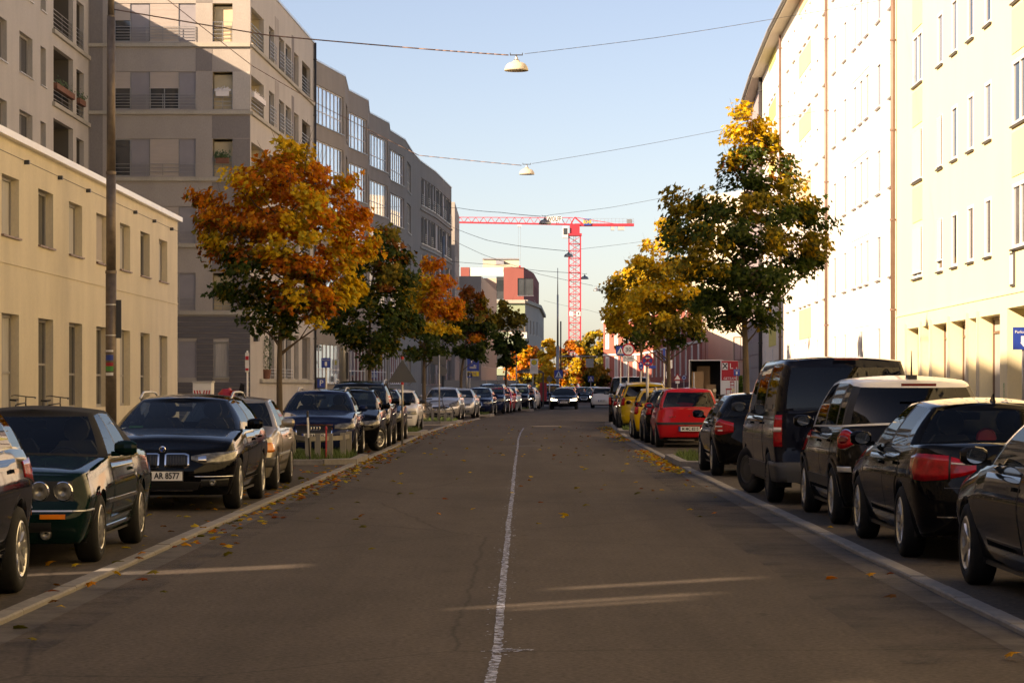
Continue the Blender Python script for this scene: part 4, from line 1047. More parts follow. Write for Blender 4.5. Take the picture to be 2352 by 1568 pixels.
def plate(s, txt, z, rear=False, off=.03, xo=0., w=.52):
    f = s.rx if rear else s.qx; a = s.pt(f(abs(xo)), z, off); yy = a.y
    o = MB().box(-w/2, w/2, -.008, .008, -.055, .055).build('number_plate', 'plate_white', s.root, (xo, yy, z), PI if rear else 0)
    link('plate_surround', MB().box(-w/2-.012, w/2+.012, -.004, .012, -.067, .067).mesh('plate_surround', 'plastic_black'), o)
    link('country_band', MB().box(-w/2, -w/2+.042, -.010, -.0085, -.054, .054).mesh('country_band', 'sign_blue'), o)
    if txt: text(txt, .105, 'plate_black', o, (.022, -.0105, 0), 0, 'lettering', .83, .003)
    return o
def ring_badge(s, kind, z, rear=False, x=0.):
    """maker's emblem on nose or tail"""
    f = s.rx if rear else s.qx; a = s.pt(f(abs(x)), z, .012); m = MB(); sg = 1 if rear else -1
    n = 16
    if kind == 'four':
        for k in range(4):
            c = -.093+.062*k
            for i in range(n):
                t, u = 2*PI*i/n, 2*PI*(i+1)/n; m.tube((c+.04*math.cos(t), 0, .04*math.sin(t)), (c+.04*math.cos(u), 0, .04*math.sin(u)), .006, .006, 5)
    else:
        m.lathe([(.0, sg*.006), (.032, sg*.006), (.041, sg*.004), (.041, -sg*.01)], 18, axis='y')
    o = m.build('emblem', 'chrome', s.root, (x, a.y+sg*.012, z))
    if kind == 'quarters':
        q = MB()
        for k in (0, 2): q.poly([(0, sg*.008, 0)]+[(.029*math.cos(t), sg*.008, .029*math.sin(t)) for t in [PI/2*k+PI/2*i/6 for i in range(7)]])
        link('emblem_field', q.mesh('emblem_field', 'sign_blue'), o)
    return o
def roof_rails(s, mat='chrome', x=None, y0=None, y1=None):
    x = x or s.rw-.03; y0 = y0 or s.keys[0][1]+.12; y1 = y1 or s.keys[-1][1]-.15
    for sg in (1, -1):
        pts = []
        for i in range(13):
            t = i/12; yy = lerp(y0, y1, t); h = .055*min(1, 6*t, 6*(1-t)); pts.append((sg*x, yy, smooth(s.zr, yy, .12)+.012+h))
        MB().path(pts, .016, 6).build('roof_rail', mat, s.root, smooth=True)
def box_strip(s, name, y0, y1, z0, z1, mat, off=.014):
    for sg in (1, -1): s.patch([(s.qy(y0), z0, z1), (s.qy(y1), z0, z1)], off, 14, 2, sgn=sg).build(name, mat, s.root)
def arch_trim(s, mat, w=.03, off=.012):
    for c in s.yw:
        for sg in (1, -1):
            rows = []
            for i in range(17):
                t = PI*i/16; r = []
                for rr in (s.ra-.004, s.ra+w):
                    yy, z = c-rr*math.cos(t), s.wr+rr*math.sin(t); a = s.pt(s.qy(min(max(yy, s.fd+.001), s.L-s.rd-.001)), z, off); r.append((sg*a.x, yy, z))
                rows.append(r)
            MB().grid(rows).build('arch_trim', mat, s.root, smooth=True)
def disc(s, name, x, z, r, mat, off=.01, rear=False, n=20, inner=None, ring='chrome', tall=1.):
    f = s.rx if rear else s.qx; a = s.pt(f(abs(x)), z, off); sg = 1 if rear else -1
    m = MB(); m.lathe([(r, -sg*.03), (r, sg*.0), (r*.9, sg*.012), (r*.85, sg*.004)], n, axis='y'); o = m.build(name, ring, s.root, (x, a.y, z), smooth=False)
    link('lens', MB().lathe([(r*.86, sg*.003), (r*.6, sg*.006), (r*.34, sg*.008), (r*.3, -sg*.004), (.0, -sg*.006)], n, axis='y').mesh('lens', mat, smooth=True), o)
    return o
# ------------------------------------------------------------------ faces of the cars
def front_face(s, hl, grille=None, intake=None, fog=None, txt='', pz=.45, badge=None, gmat='grille_black', lit=False, hmat=None, frame='chrome', bars=0):
    s.add('headlight', hl, hmat or ('headlight_lit' if lit else 'headlight'), .007)
    if grille:
        hw, z0, z1, tp = grille
        if frame: centre(s, 'grille_frame', hw+.018, z0-.018, z1+.018, frame, .004, (tp or hw)+.018)
        g = centre(s, 'grille', hw, z0, z1, gmat, .010, tp)
        for i in range(bars):
            z = lerp(z0, z1, (i+1)/(bars+1)); centre(s, 'grille_bar', hw*.97, z-.006, z+.006, 'plastic_grey', .016, nz=1)
    if intake: centre(s, 'air_intake', intake[0], intake[1], intake[2], 'grille_black', .006, intake[3] if len(intake) > 3 else None)
    if fog:
        for sg in (1, -1): disc(s, 'fog_light', sg*fog[0], fog[1], fog[2], 'headlight', .008, ring='plastic_black')
    if txt is not None: plate(s, txt, pz)
    if badge: ring_badge(s, badge[0], badge[1])
def rear_face(s, tl, txt=None, pz=.75, bump=None, badge=None, mat='tail_red', rev=None, hi=None, xo=0.):
    s.add('tail_light', tl, mat, .009)
    if rev: s.add('reversing_light', rev, 'reverse_white', .013)
    if bump: centre(s, 'bumper', s.hw*.84, bump[0], bump[1], bump[2] if len(bump) > 2 else 'plastic_grey', .016, rear=True); s.add('bumper_end', [(2.0, bump[0], bump[1]), (2.405, bump[0], bump[1])], bump[2] if len(bump) > 2 else 'plastic_grey', .016)
    if txt is not None: plate(s, txt, pz, True, xo=xo)
    if badge: ring_badge(s, badge[0], badge[1], True)
LX = lambda d, w: lk(d+2)-.16-w/2
RXC = lambda d, w: rk(d+2)+.2+w/2
YA = lambda f, d: -math.atan((f(d+4)-f(d))/4)
# ---- left row, nose towards the camera
S_mpv0 = spec(L=4.25, W=1.80, H=1.55, wb=2.62, fo=.86, wr=.325, ra=.375, ztop=[(0, .78), (.3, .86), (1., 1.0), (1.5, 1.03), (3.4, 1.08), (4.25, 1.05)],
    zr=[(1.7, 1.46), (2.4, 1.54), (3.2, 1.52), (3.9, 1.44)], yb0=.86, yr0=1.75, yb1=4.12, yr1=3.85, keys=[(1.25, 1.92, 'p'), (1.42, 2.0, 'w'), (2.46, 2.52, 'b'), (2.56, 2.62, 'w'), (3.45, 3.35, 'p'), (3.5, 3.4, 'w'), (3.86, 3.66, 'p'), (3.98, 3.72, 'p')], rim='five', bulge=.05)
s = build_car(S_mpv0, 'dark blue hatchback cut off by the left picture edge', -3.66-.9, 18.6-.86-2.62, True, 'paint_blackblue')
rear_face(s, [(1.93, .86, .98), (2.1, .80, 1.0), (2.3, .80, 1.0), (s.rx(.55), .84, .97)], '', .62); box_strip(s, 'window_trim', 1.4, 3.9, 1.035, 1.05, 'chrome', -.03); box_strip(s, 'sill_trim', 1.3, 3.0, .30, .325, 'chrome', .01)
front_face(s, [(s.qx(.5), .66, .76), (.8, .66, .8), (1.0, .70, .82)], (.3, .55, .68, .3), None, None, '', .45)
S_e30 = spec(L=4.32, W=1.66, H=1.37, wb=2.57, fo=.79, wr=.302, ra=.345, fd=.30, nf=5.5, rd=.3, nr=6, taper=.02, hoodcrown=.035,
    ztop=[(0, .775), (.12, .80), (1.25, .895), (1.5, .91), (3.4, .925), (4.0, .91), (4.32, .87)], front=[(.15, .10), (.24, .03), (.30, .02), (.34, .0), (.49, .0), (.53, .055), (.74, .065), (.80, .09)], rear=[(.15, .06), (.3, 0), (.5, 0), (.55, .06), (.9, .07)],
    side=[(-.1, .1), (0, .085), (.1, .06), (.3, .03), (.5, .007), (.6, 0), (.66, .008), (.84, .034), (.95, .052), (1, .07), (1.2, .09)],
    zr=[(1.95, 1.285), (2.4, 1.325), (2.9, 1.31), (3.3, 1.24)], rw=.53, crown=.045, yb0=1.26, bowb=.16, yr0=1.93, bowr=.1, yb1=3.72, yr1=3.28, bow1=.1, keys=[(1.45, 2.05, 'p'), (1.56, 2.10, 'w'), (2.20, 2.32, 'b'), (2.23, 2.35, 'w'), (2.92, 2.82, 'p'), (3.35, 3.0, 'p'), (3.6, 3.2, 'p')], rim='cap', bulge=.012, mirror='paint_green', doors=[(1.52, 2.86)])
s = build_car(S_e30, 'dark green convertible with black fabric roof and round twin headlights', -3.60-.83, 21.9-.79, True, 'paint_green', roofcol='soft_top', yaw=.012)
centre(s, 'nose_panel', .70, .565, .735, 'grille_black', .004)
for x_ in (.40, .60):
    for sg in (1, -1): disc(s, 'headlight', sg*x_, .65, .085, 'headlight', .012)
for sg in (1, -1):
    MB().box(-.075, .075, -.03, 0, -.085, .085).build('kidney_grille', 'chrome', s.root, (sg*.085, s.pt(0, .65).y+.01, .65))
    k = s.root.children[-1]; link('grille_insert', MB().box(-.06, .06, -.034, -.031, -.07, .07).mesh('grille_insert', 'grille_black'), k)
    disc(s, 'fog_light', sg*.46, .285, .052, 'headlight', .006, ring='plastic_black')
    s.patch([(s.qx(.42), .415, .455), (s.qx(.64), .415, .455)], .012, 4, 1, sgn=sg).build('turn_signal', 'fog_amber', s.root)
centre(s, 'bumper_strip', .70, .478, .49, 'zinc', .010); s.add('bumper_end', [(.60, .478, .49), (1.0, .478, .49), (s.qy(.40), .478, .49)], 'zinc', .010); centre(s, 'air_intake', .52, .30, .385, 'grille_black', .006)
centre(s, 'lower_spoiler', .70, .205, .25, 'paint_green', .02)
box_strip(s, 'side_moulding', s.yw[0]+.38, s.yw[1]-.38, .50, .53, 'chrome', .014); box_strip(s, 'sill_moulding', s.yw[0]+.36, s.yw[1]-.36, .26, .285, 'chrome', .012); arch_trim(s, 'paint_green', .03, .016)
box_strip(s, 'belt_trim', 1.5, 3.5, .905, .918, 'chrome', -.055); plate(s, 'M QE 30', .40)
S_f31 = spec(L=4.62, W=1.81, H=1.44, wb=2.81, fo=.79, wr=.328, ra=.372, nf=2.7, fd=.40, ztop=[(0, .735), (.15, .80), (.5, .88), (1.2, .965), (1.55, .985), (3.6, 1.03), (4.62, 1.0)],
    front=[(.15, .11), (.24, .04), (.34, .01), (.48, 0), (.58, .015), (.68, .045), (.76, .10), (.9, .24)], zr=[(2.0, 1.345), (2.5, 1.395), (3.3, 1.40), (4.0, 1.37), (4.4, 1.31)], yb0=1.12, yr0=1.98, yb1=4.45, yr1=4.25, bow1=.2,
    keys=[(1.52, 2.14, 'p'), (1.70, 2.22, 'w'), (2.54, 2.64, 'b'), (2.63, 2.72, 'w'), (3.42, 3.36, 'p'), (3.50, 3.43, 'w'), (4.02, 3.86, 'p'), (4.24, 4.1, 'p')], rim='five')
s = build_car(S_f31, 'black estate car with double kidney grille and silver roof rails', -3.41-.905, 31.35-.79, True, 'paint_black', yaw=.0)
s.add('kidney_frame', [(s.qx(.035), .545, .705), (s.qx(.06), .53, .72), (s.qx(.30), .53, .72), (s.qx(.345), .555, .70)], 'chrome', .010); s.add('kidney_grille', [(s.qx(.055), .555, .70), (s.qx(.08), .545, .705), (s.qx(.285), .545, .705), (s.qx(.325), .57, .685)], 'grille_black', .015)
for i in range(8):
    x_ = .075+.245*i/7; s.add('grille_bar', [(s.qx(x_-.005), .56, .69), (s.qx(x_+.005), .56, .69)], 'plastic_grey', .024, 1, 1)
front_face(s, [(s.qx(.37), .635, .685), (s.qx(.52), .585, .71), (s.qx(.68), .585, .725), (.8, .61, .74), (.97, .66, .745), (1.03, .70, .75)], None, (.46, .27, .37, .5), (.62, .36, .045), 'M AR 8577', .44, ('quarters', .765))
s.add('headlight_lens', [(s.qx(.46), .615, .675), (s.qx(.56), .605, .69)], 'chrome', .013, 4, 2); s.add('bumper_trim', [(s.qx(.42), .425, .437), (.85, .425, .437)], 'chrome', .012, 8, 1); centre(s, 'bumper_trim', .40, .255, .262, 'chrome', .012); s.add('fog_recess', [(s.qx(.50), .30, .40), (.75, .31, .41)], 'grille_black', .003)
roof_rails(s, 'zinc', .60); box_strip(s, 'window_trim', 1.66, 4.1, .992, 1.004, 'chrome', -.05)
MB().add([(-.09, 0, 0), (.09, 0, 0), (.09, .08, .05), (-.09, .08, .05)], [(0, 1, 2, 3)]).build('parking_permit', 'sign_green', s.root, (-.55, 1.50, .985))
S_190 = spec(L=4.43, W=1.68, H=1.385, wb=2.665, fo=.80, wr=.305, ra=.345, nf=5, fd=.3, nr=5, ztop=[(0, .77), (.12, .80), (1.2, .90), (1.6, .915), (3.6, .945), (4.43, .92)],
    front=[(.15, .09), (.25, .03), (.34, 0), (.5, 0), (.54, .06), (.75, .09), (.82, .12)], zr=[(1.95, 1.305), (2.4, 1.345), (3.0, 1.345), (3.4, 1.30)], rw=.55, yb0=1.22, yr0=1.95, yb1=3.82, yr1=3.4, bow1=.1, bowb=.18,
    keys=[(1.45, 2.08, 'p'), (1.57, 2.14, 'w'), (2.42, 2.52, 'b'), (2.50, 2.60, 'w'), (3.20, 3.12, 'p'), (3.62, 3.28, 'p')], rim='cap16', bulge=.015, mirror='paint_beige')
s = build_car(S_190, 'beige metallic older saloon parked behind the black estate', -3.47-.84, 37.05-.80, True, 'paint_beige', yaw=.012)
front_face(s, [(s.qx(.36), .575, .715), (s.qx(.62), .575, .715)], (.28, .56, .76, .28), None, None, 'M XK 190', .42, bars=5); s.add('turn_signal', [(s.qx(.63), .575, .715), (.8, .575, .715), (1.0, .59, .71)], 'fog_amber', .008)
s.add('bumper', [(.0, .36, .50), (.6, .36, .50), (1.0, .36, .50), (s.qy(.42), .36, .5)], 'plastic_grey', .02); box_strip(s, 'side_moulding', s.yw[0]+.37, s.yw[1]-.37, .50, .535, 'zinc', .012)
S_hatch = spec()
HL = lambda s, z=.60, h=.13, x=.42: [(s.qx(x), z+.02, z+h*.75), (s.qx(x+.16), z, z+h), (.75, z+.01, z+h*1.1), (1.0, z+.05, z+h*1.15)]
S_a3 = spec(L=4.29, W=1.77, H=1.45, wb=2.58, fo=.86, wr=.32, ra=.37, yb0=1.1, ztop=[(0, .74), (.2, .82), (1.1, .96), (1.5, .98), (3.4, 1.02), (4.29, .99)], rim='five')
s = build_car(S_a3, 'dark blue hatchback with four ring emblem behind the bed rails', -3.38-.885, 54.3-.86, True, 'paint_navy')
front_face(s, HL(s, .61, .13, .46), (.36, .36, .70, .40), None, (.60, .33, .05), 'M RA 4125', .47, ('four', .635)); roof_rails(s, 'zinc')
S_small = spec(L=3.95, W=1.68, H=1.48, wb=2.5, fo=.76, wr=.295, ra=.34, yb0=.9, yr0=1.7, yb1=3.82, yr1=3.62, ztop=[(0, .72), (.25, .82), (.95, .97), (1.4, .99), (3.9, 1.02)], zr=[(1.7, 1.40), (2.3, 1.46), (3.2, 1.44), (3.7, 1.38)], keys=[(1.28, 1.86, 'p'), (1.42, 1.92, 'w'), (2.3, 2.38, 'b'), (2.4, 2.46, 'w'), (3.2, 3.15, 'p'), (3.62, 3.5, 'p')])
s = build_car(S_small, 'black small car with its front wheel turned out', LX(58.4, 1.68)+.05, 58.35, True, 'paint_black', steer=-.5, detail=1)
front_face(s, HL(s), (.3, .52, .62, .3), (.5, .28, .40), None, 'M ES 1186', .46)
S_van1 = spec(L=4.45, W=1.80, H=1.68, wb=2.72, fo=.86, wr=.32, ra=.365, ztop=[(0, .80), (.3, .92), (.95, 1.06), (1.4, 1.09), (4.4, 1.14)], yb0=.82, yr0=1.72, yb1=4.38, yr1=4.2, rw=.62, zr=[(1.7, 1.56), (2.4, 1.64), (3.4, 1.64), (4.2, 1.56)],
    keys=[(1.22, 1.88, 'p'), (1.4, 1.96, 'w'), (2.42, 2.46, 'b'), (2.52, 2.56, 'w'), (3.4, 3.36, 'b'), (3.48, 3.44, 'w'), (4.1, 4.0, 'p'), (4.28, 4.12, 'p')])
s = build_car(S_van1, 'tall black people carrier with roof rails in the left row', LX(62.6, 1.8)+.06, 62.55, True, 'paint_black')
front_face(s, HL(s, .68, .16), (.35, .58, .70, .35), (.55, .30, .42), None, 'M TN 702', .50); roof_rails(s, 'zinc', .64)
s = build_car(S_small, 'black small car with round fog lights before the second bed', LX(69.3, 1.68)+.02, 69.4, True, 'paint_black', detail=1)
front_face(s, HL(s, .62, .17, .40), (.28, .54, .62, .28), (.48, .27, .40), (.55, .34, .06), 'M OC 55', .46)
S_golf = spec(L=4.02, W=1.70, H=1.42, wb=2.48, fo=.84, wr=.295, ra=.335, nf=4.5, fd=.34, ztop=[(0, .76), (.15, .80), (1.1, .91), (1.5, .93), (4.0, .95)], front=[(.15, .08), (.25, .02), (.36, 0), (.50, 0), (.54, .05), (.76, .09)], yb0=1.12, yr0=1.85, yb1=3.86, yr1=3.6, zr=[(1.85, 1.345), (2.4, 1.385), (3.2, 1.38), (3.6, 1.33)], rw=.57,
    keys=[(1.40, 1.98, 'p'), (1.54, 2.04, 'w'), (2.36, 2.44, 'b'), (2.46, 2.52, 'w'), (3.2, 3.1, 'p'), (3.66, 3.46, 'p')], rim='cap', mirror='plastic_black')
s = build_car(S_golf, 'white boxy hatchback behind the second grass bed', WX(962, 84.6)-.85, 84.6-.84, True, 'paint_white', yaw=YA(lk, 84))
front_face(s, [(s.qx(.36), .57, .70), (s.qx(.62), .57, .70), (.8, .58, .70)], (.34, .57, .70, .34), (.5, .26, .34), None, '', .44, frame=None); centre(s, 'bumper_strip', .68, .46, .50, 'plastic_black', .01)
S_toy = spec(S_small, L=4.18, W=1.73, H=1.48, wb=2.6, fo=.84, nf=2.5, ztop=[(0, .72), (.25, .84), (.95, .99), (1.4, 1.01), (4.18, 1.03)], keys=[(1.32, 1.92, 'p'), (1.46, 1.98, 'w'), (2.4, 2.48, 'b'), (2.5, 2.56, 'w'), (3.35, 3.28, 'p'), (3.85, 3.6, 'p')], yb1=4.02, yr1=3.74)
s = build_car(S_toy, 'silver rounded hatchback behind the signpost in the left row', WX(1056.6, 112.8)-.86, 112.0, True, 'paint_silver', yaw=YA(lk, 113), detail=1)
front_face(s, [(s.qx(.40), .60, .74), (s.qx(.62), .62, .82), (.78, .66, .88), (1.0, .76, .92)], (.38, .52, .62, .38), (.5, .25, .33), (.6, .33, .06), 'M UL 8272', .44)
S_e39 = sedan(L=4.7, W=1.80, wb=2.83)
s = build_car(S_e39, 'silver saloon with twin headlights behind the silver hatchback', WX(1091, 120)-.9, 119.0, True, 'paint_silver', yaw=YA(lk, 120), detail=1, name='parked_car')
front_face(s, [(s.qx(.36), .59, .70), (s.qx(.72), .59, .71)], (.24, .58, .70, .24), (.5, .28, .38), (.6, .33, .06), 'M BM 520', .46)
s = build_car(S_hatch, 'dark blue car next to the fourth grass bed on the left', WX(1131, 130.7)-.88, 130.5, True, 'paint_navy', yaw=YA(lk, 131), detail=1)
front_face(s, HL(s), (.32, .52, .66, .32), (.5, .28, .40), None, '', .46)
s = build_car(S_van1, 'navy blue van like car further down the left row', WX(1158, 139)-.88, 138.4, True, 'paint_navy', yaw=YA(lk, 139), detail=1)
front_face(s, HL(s, .68, .16), (.35, .56, .70, .35), (.55, .30, .42), None, '', .50)
for (px, dd, cl, lb_, sp_) in ((1174, 144.2, 'paint_red', 'bright red car squeezed behind the navy van like car', S_hatch), (1187, 149.2, 'paint_silver', 'small silver car behind the red one in the left row', S_small), (1212, 158.2, 'paint_blackblue', 'dark blue people carrier with luggage bars near the bus stop', S_van1), (1228, 163.2, 'paint_white', 'white hatchback at the far end of the left row', S_hatch)):
    s = build_car(sp_, lb_, WX(px, dd)-.87, dd, True, cl, yaw=YA(lk, dd), detail=1); front_face(s, HL(s, .66), (.32, .54, .66, .32), (.5, .28, .40), None, '', .46)
    if sp_ is S_van1: roof_rails(s, 'metal_dark', .6)
# ---- on the carriageway
S_a6 = sedan(L=4.9, W=1.87, H=1.46, wb=2.91, fo=.9)
s = build_car(S_a6, 'black saloon with lit headlights driving towards the camera', WX(1294, 166), 165.2, True, 'paint_black', 'car', 'moving_car', YA(lk, 166)*.3, 1, group='cars driving on the street', zg=.003)
front_face(s, [(s.qx(.46), .60, .66), (s.qx(.66), .60, .70), (.8, .62, .72)], (.36, .36, .68, .40), None, None, 'M AW 621', .48, ('four', .6), lit=True)
s = build_car(S_hatch, 'black hatchback with lit headlights following the black saloon', WX(1340, 208), 207, True, 'paint_black', 'car', 'moving_car', -.05, 1, group='cars driving on the street', zg=.003)
front_face(s, [(s.qx(.5), .62, .68), (s.qx(.62), .62, .70), (.7, .62, .70)], (.32, .52, .66, .32), (.5, .28, .40), None, 'M FR 77', .46, lit=True)
S_pun = spec(L=3.84, W=1.66, H=1.48, wb=2.46, fo=.74, wr=.29, ra=.335, nr=4.5, rd=.3, ztop=[(0, .72), (.25, .82), (1.0, .95), (1.4, .97), (3.84, .98)], rear=[(.15, .10), (.3, .02), (.5, 0), (.62, .0), (.72, .03), (.98, .06)], zr=[(1.7, 1.39), (2.3, 1.45), (3.2, 1.45), (3.6, 1.41)], rw=.58, yb0=.95, yr0=1.75, yb1=3.78, bow1=.14, yr1=3.58, keys=[(1.3, 1.9, 'p'), (1.44, 1.96, 'w'), (2.5, 2.54, 'b'), (2.6, 2.64, 'w'), (3.3, 3.22, 'p'), (3.66, 3.5, 'p')], rim='cap')
s = build_car(S_pun, 'white small hatchback driving away down the middle of the street', WX(1383, 175), 175, False, 'paint_white', 'car', 'moving_car', -.06, 1, group='cars driving on the street', zg=.003)
rear_face(s, [(2.02, .82, 1.12), (2.3, .80, 1.15), (2.4, .82, 1.14)], 'M BA 207', .52, (.40, .50, 'paint_white'))
s = build_car(S_van1, 'dark off road car waiting behind the black saloon', WX(1262, 181), 180, True, 'paint_navy', yaw=-.05, detail=1, name='parked_car')
front_face(s, HL(s, .68, .16), (.35, .56, .70, .35), (.55, .30, .42), None, '', .50)
for px, dd, cl, lb_, f_ in ((1322, 236, 'paint_darkred', 'dark red car glimpsed between the two black driving cars', True), (1362, 232, 'paint_silver', 'silver car glimpsed behind the white small hatchback', True), (1300, 224, 'paint_grey', 'grey car roof above the black driving saloon', True), (1432, 196, 'paint_silver', 'silver car roof behind the white hatchback near the van', False), (1590, 150, 'paint_white', 'white car parked beside the moving truck', True)):
    s = build_car(S_hatch, lb_, WX(px, dd), dd, f_, cl, yaw=-.1, detail=1, group='far parked cars'); front_face(s, HL(s), (.32, .52, .66, .32), None, None, '', .46) if f_ else rear_face(s, [(2.02, .78, .95), (2.4, .78, .95)], '', .6)
# ---- right row, tail towards the camera
S_coupe = sedan(L=4.36, W=1.75, H=1.41, wb=2.66, fo=.77, wr=.32, ra=.365, yb1=3.85, yr1=3.2, zr=[(1.85, 1.33), (2.3, 1.375), (2.8, 1.37), (3.2, 1.32)], ztop=[(0, .70), (.25, .80), (1.15, .93), (1.5, .955), (3.4, .985), (4.1, .98), (4.36, .95)], keys=[(1.42, 2.02, 'p'), (1.56, 2.08, 'w'), (2.70, 2.66, 'b'), (2.74, 2.70, 'w'), (3.30, 3.02, 'p'), (3.60, 3.14, 'p')], rim='five', doors=[(1.5, 2.78)])
s = build_car(S_coupe, 'dark grey coupe cut off by the right picture edge', 3.53+.875, 19.4+.77-4.36, False, 'paint_grey')
rear_face(s, [(1.96, .72, .86), (2.3, .70, .88), (s.rx(.5), .72, .86)], '', .70); box_strip(s, 'window_trim', 1.6, 3.4, .965, .978, 'plastic_black', -.05)
S_e90 = sedan(L=4.52, W=1.815, H=1.42, wb=2.76, fo=.79, wr=.325, ra=.37, rim='multi', rear=[(.15, .12), (.26, .03), (.42, .0), (.62, 0), (.68, .025), (.85, .05), (.97, .06), (1.02, .09)], ztop=[(0, .70), (.25, .80), (1.15, .94), (1.5, .965), (3.3, 1.0), (3.9, 1.025), (4.35, 1.03), (4.52, 1.0)], rd=.42, nr=2.8)
s = build_car(S_e90, 'black saloon with wide red tail lights and shark fin aerial', 3.50+.91, 21.55, False, 'paint_black')
rear_face(s, [(1.985, .82, .93), (2.12, .73, .955), (2.3, .715, .955), (2.41, .72, .95), (s.rx(.62), .735, .94)], 'M DJ 318', .72, None, ('quarters', .93))
s.add('boot_light', [(s.rx(.605), .74, .93), (s.rx(.5), .76, .905), (s.rx(.38), .80, .89)], 'tail_red', .008); s.add('reversing_light', [(s.rx(.60), .865, .882), (s.rx(.42), .855, .87)], 'reverse_white', .013, 4, 1)
s.add('light_divider', [(s.rx(.622), .72, .95), (s.rx(.606), .72, .95)], 'grille_black', .011, 2, 2); centre(s, 'boot_gap', .66, .655, .662, 'grille_black', .003, rear=True); centre(s, 'bumper_edge', .74, .40, .41, 'chrome', .004, rear=True)
for x_ in (.42,): disc(s, 'exhaust', x_, .27, .04, 'grille_black', -.02, True)
MB().add([(-.02, 0, 0), (.02, 0, 0), (.012, .17, 0), (-.012, .17, 0), (-.006, .11, .075), (.006, .11, .075)], [(0, 1, 5, 4), (1, 2, 5), (2, 3, 4, 5), (3, 0, 4)]).build('aerial', 'paint_black', s.root, (0, 3.22, 1.40))
MB().lathe([(.0, -.05), (.08, -.04), (.095, .0), (.08, .05), (0, .06)], 14, axis='y').build('red_headrest', 'tarp_red', s.root, (.05, 3.25, 1.07)); box_strip(s, 'window_trim', 1.68, 3.66, .985, .997, 'plastic_black', -.05)
S_500 = spec(L=4.15, W=1.78, H=1.67, wb=2.61, fo=.80, wr=.325, ra=.37, ztop=[(0, .85), (.25, .94), (.9, 1.04), (1.4, 1.06), (4.15, 1.10)], rear=[(.15, .12), (.28, .02), (.5, 0), (.7, .01), (.9, .05), (1.1, .10)], rd=.40, nr=2.7, yb0=.85, yr0=1.62, yb1=4.03, yr1=3.82, bow1=.24, rw=.63, zr=[(1.6, 1.55), (2.3, 1.62), (3.2, 1.62), (3.9, 1.55)], crown=.05,
    keys=[(1.22, 1.82, 'p'), (1.38, 1.9, 'w'), (2.36, 2.42, 'b'), (2.46, 2.52, 'w'), (3.26, 3.24, 'b'), (3.36, 3.32, 'w'), (3.74, 3.58, 'b'), (3.80, 3.62, 'b')], rim='multi')
s = build_car(S_500, 'black tall hatchback with cream white roof and oval red tail lights', 3.57+.89, 27.9-.74, False, 'paint_brownblack', roofcol='paint_white', glassmat='car_glass_dark')
s.add('tail_light_frame', ell(2.02, 2.47, .845, 1.075), 'chrome', .012); s.add('tail_light', ell(2.035, 2.455, .856, 1.064), 'tail_red', .020); s.add('tail_light_core', ell(2.12, 2.36, .915, 1.005), 'tail_dark', .027)
centre(s, 'bumper_trim', .62, .60, .65, 'chrome', .02, rear=True); s.add('bumper_trim', [(2.1, .60, .66), (2.4, .60, .66)], 'zinc', .022); centre(s, 'brake_light', .20, 1.545, 1.575, 'tail_dark', .05, rear=True); plate(s, 'M FL 500', .72, True)
centre(s, 'lower_bumper', .70, .25, .45, 'plastic_grey', .012, rear=True); arch_trim(s, 'plastic_grey', .045, .014); box_strip(s, 'door_moulding', s.yw[0]+.42, s.yw[1]-.42, .40, .52, 'plastic_grey', .012)
MB().lathe([(.012, 0), (.006, .22), (.004, .3), (0, .3)], 8).build('aerial', 'plastic_black', s.root, (0, 3.6, 1.64)); MB().box(-.05, .05, -.1, .08, 0, .05).build('aerial_base', 'plastic_black', s.root, (0, 3.6, 1.62))
S_t5 = spec(L=4.89, W=1.90, H=1.96, wb=3.0, fo=.9, wr=.34, ra=.385, gc=.27, nf=3.2, rd=.22, nr=5, taper=.015, ztop=[(0, .95), (.3, 1.04), (.8, 1.14), (1.2, 1.18), (4.89, 1.22)], rear=[(.15, .05), (.3, 0), (.52, 0), (.58, .05), (1.2, .09)], front=[(.2, .08), (.35, 0), (.6, 0), (.8, .05), (1.0, .16)],
    side=[(-.1, .08), (0, .065), (.1, .045), (.3, .02), (.55, .003), (.62, 0), (.8, .008), (.93, .022), (1, .035), (1.2, .05)], yb0=.58, bowb=.3, yr0=1.42, bowr=.16, yb1=4.81, bow1=.06, yr1=4.70, bowr1=.05, rw=.76, zr=[(1.4, 1.82), (2.0, 1.89), (4.2, 1.90), (4.7, 1.86)], crown=.05,
    keys=[(.98, 1.55, 'p'), (1.16, 1.66, 'w'), (1.95, 2.0, 'b'), (2.1, 2.14, 'w'), (3.26, 3.26, 'b'), (3.42, 3.42, 'w'), (4.46, 4.44, 'p'), (4.72, 4.62, 'p')], rim='van', bulge=.03, gtop=.88, mirror='plastic_black', doors=[(1.04, 2.02), (2.02, 3.3)])
s = build_car(S_t5, 'dark blue boxy van with tall rear window in the right row', 3.39+.95, 33.1-.99, False, 'paint_van', 'van', 'parked_van', glassmat='car_glass_dark', steer=.42)
s.add('tail_light', [(2.06, .76, 1.17), (2.34, .76, 1.17)], 'tail_red', .014, 4, 6); s.add('reversing_light', [(2.08, .955, 1.01), (2.33, .955, 1.01)], 'reverse_white', .02, 4, 1)
centre(s, 'bumper', .80, .30, .56, 'plastic_grey', .035, rear=True); s.add('bumper_end', [(1.90, .30, .56), (2.0, .30, .56), (2.41, .30, .56)], 'plastic_grey', .035); centre(s, 'brake_light', .16, 1.885, 1.905, 'tail_dark', .02, rear=True)
box_strip(s, 'sill_cover', s.yw[0]+.4, s.yw[1]-.4, .30, .52, 'plastic_grey', .012); box_strip(s, 'slide_rail', 3.3, 4.7, 1.10, 1.12, 'plastic_black', .006)
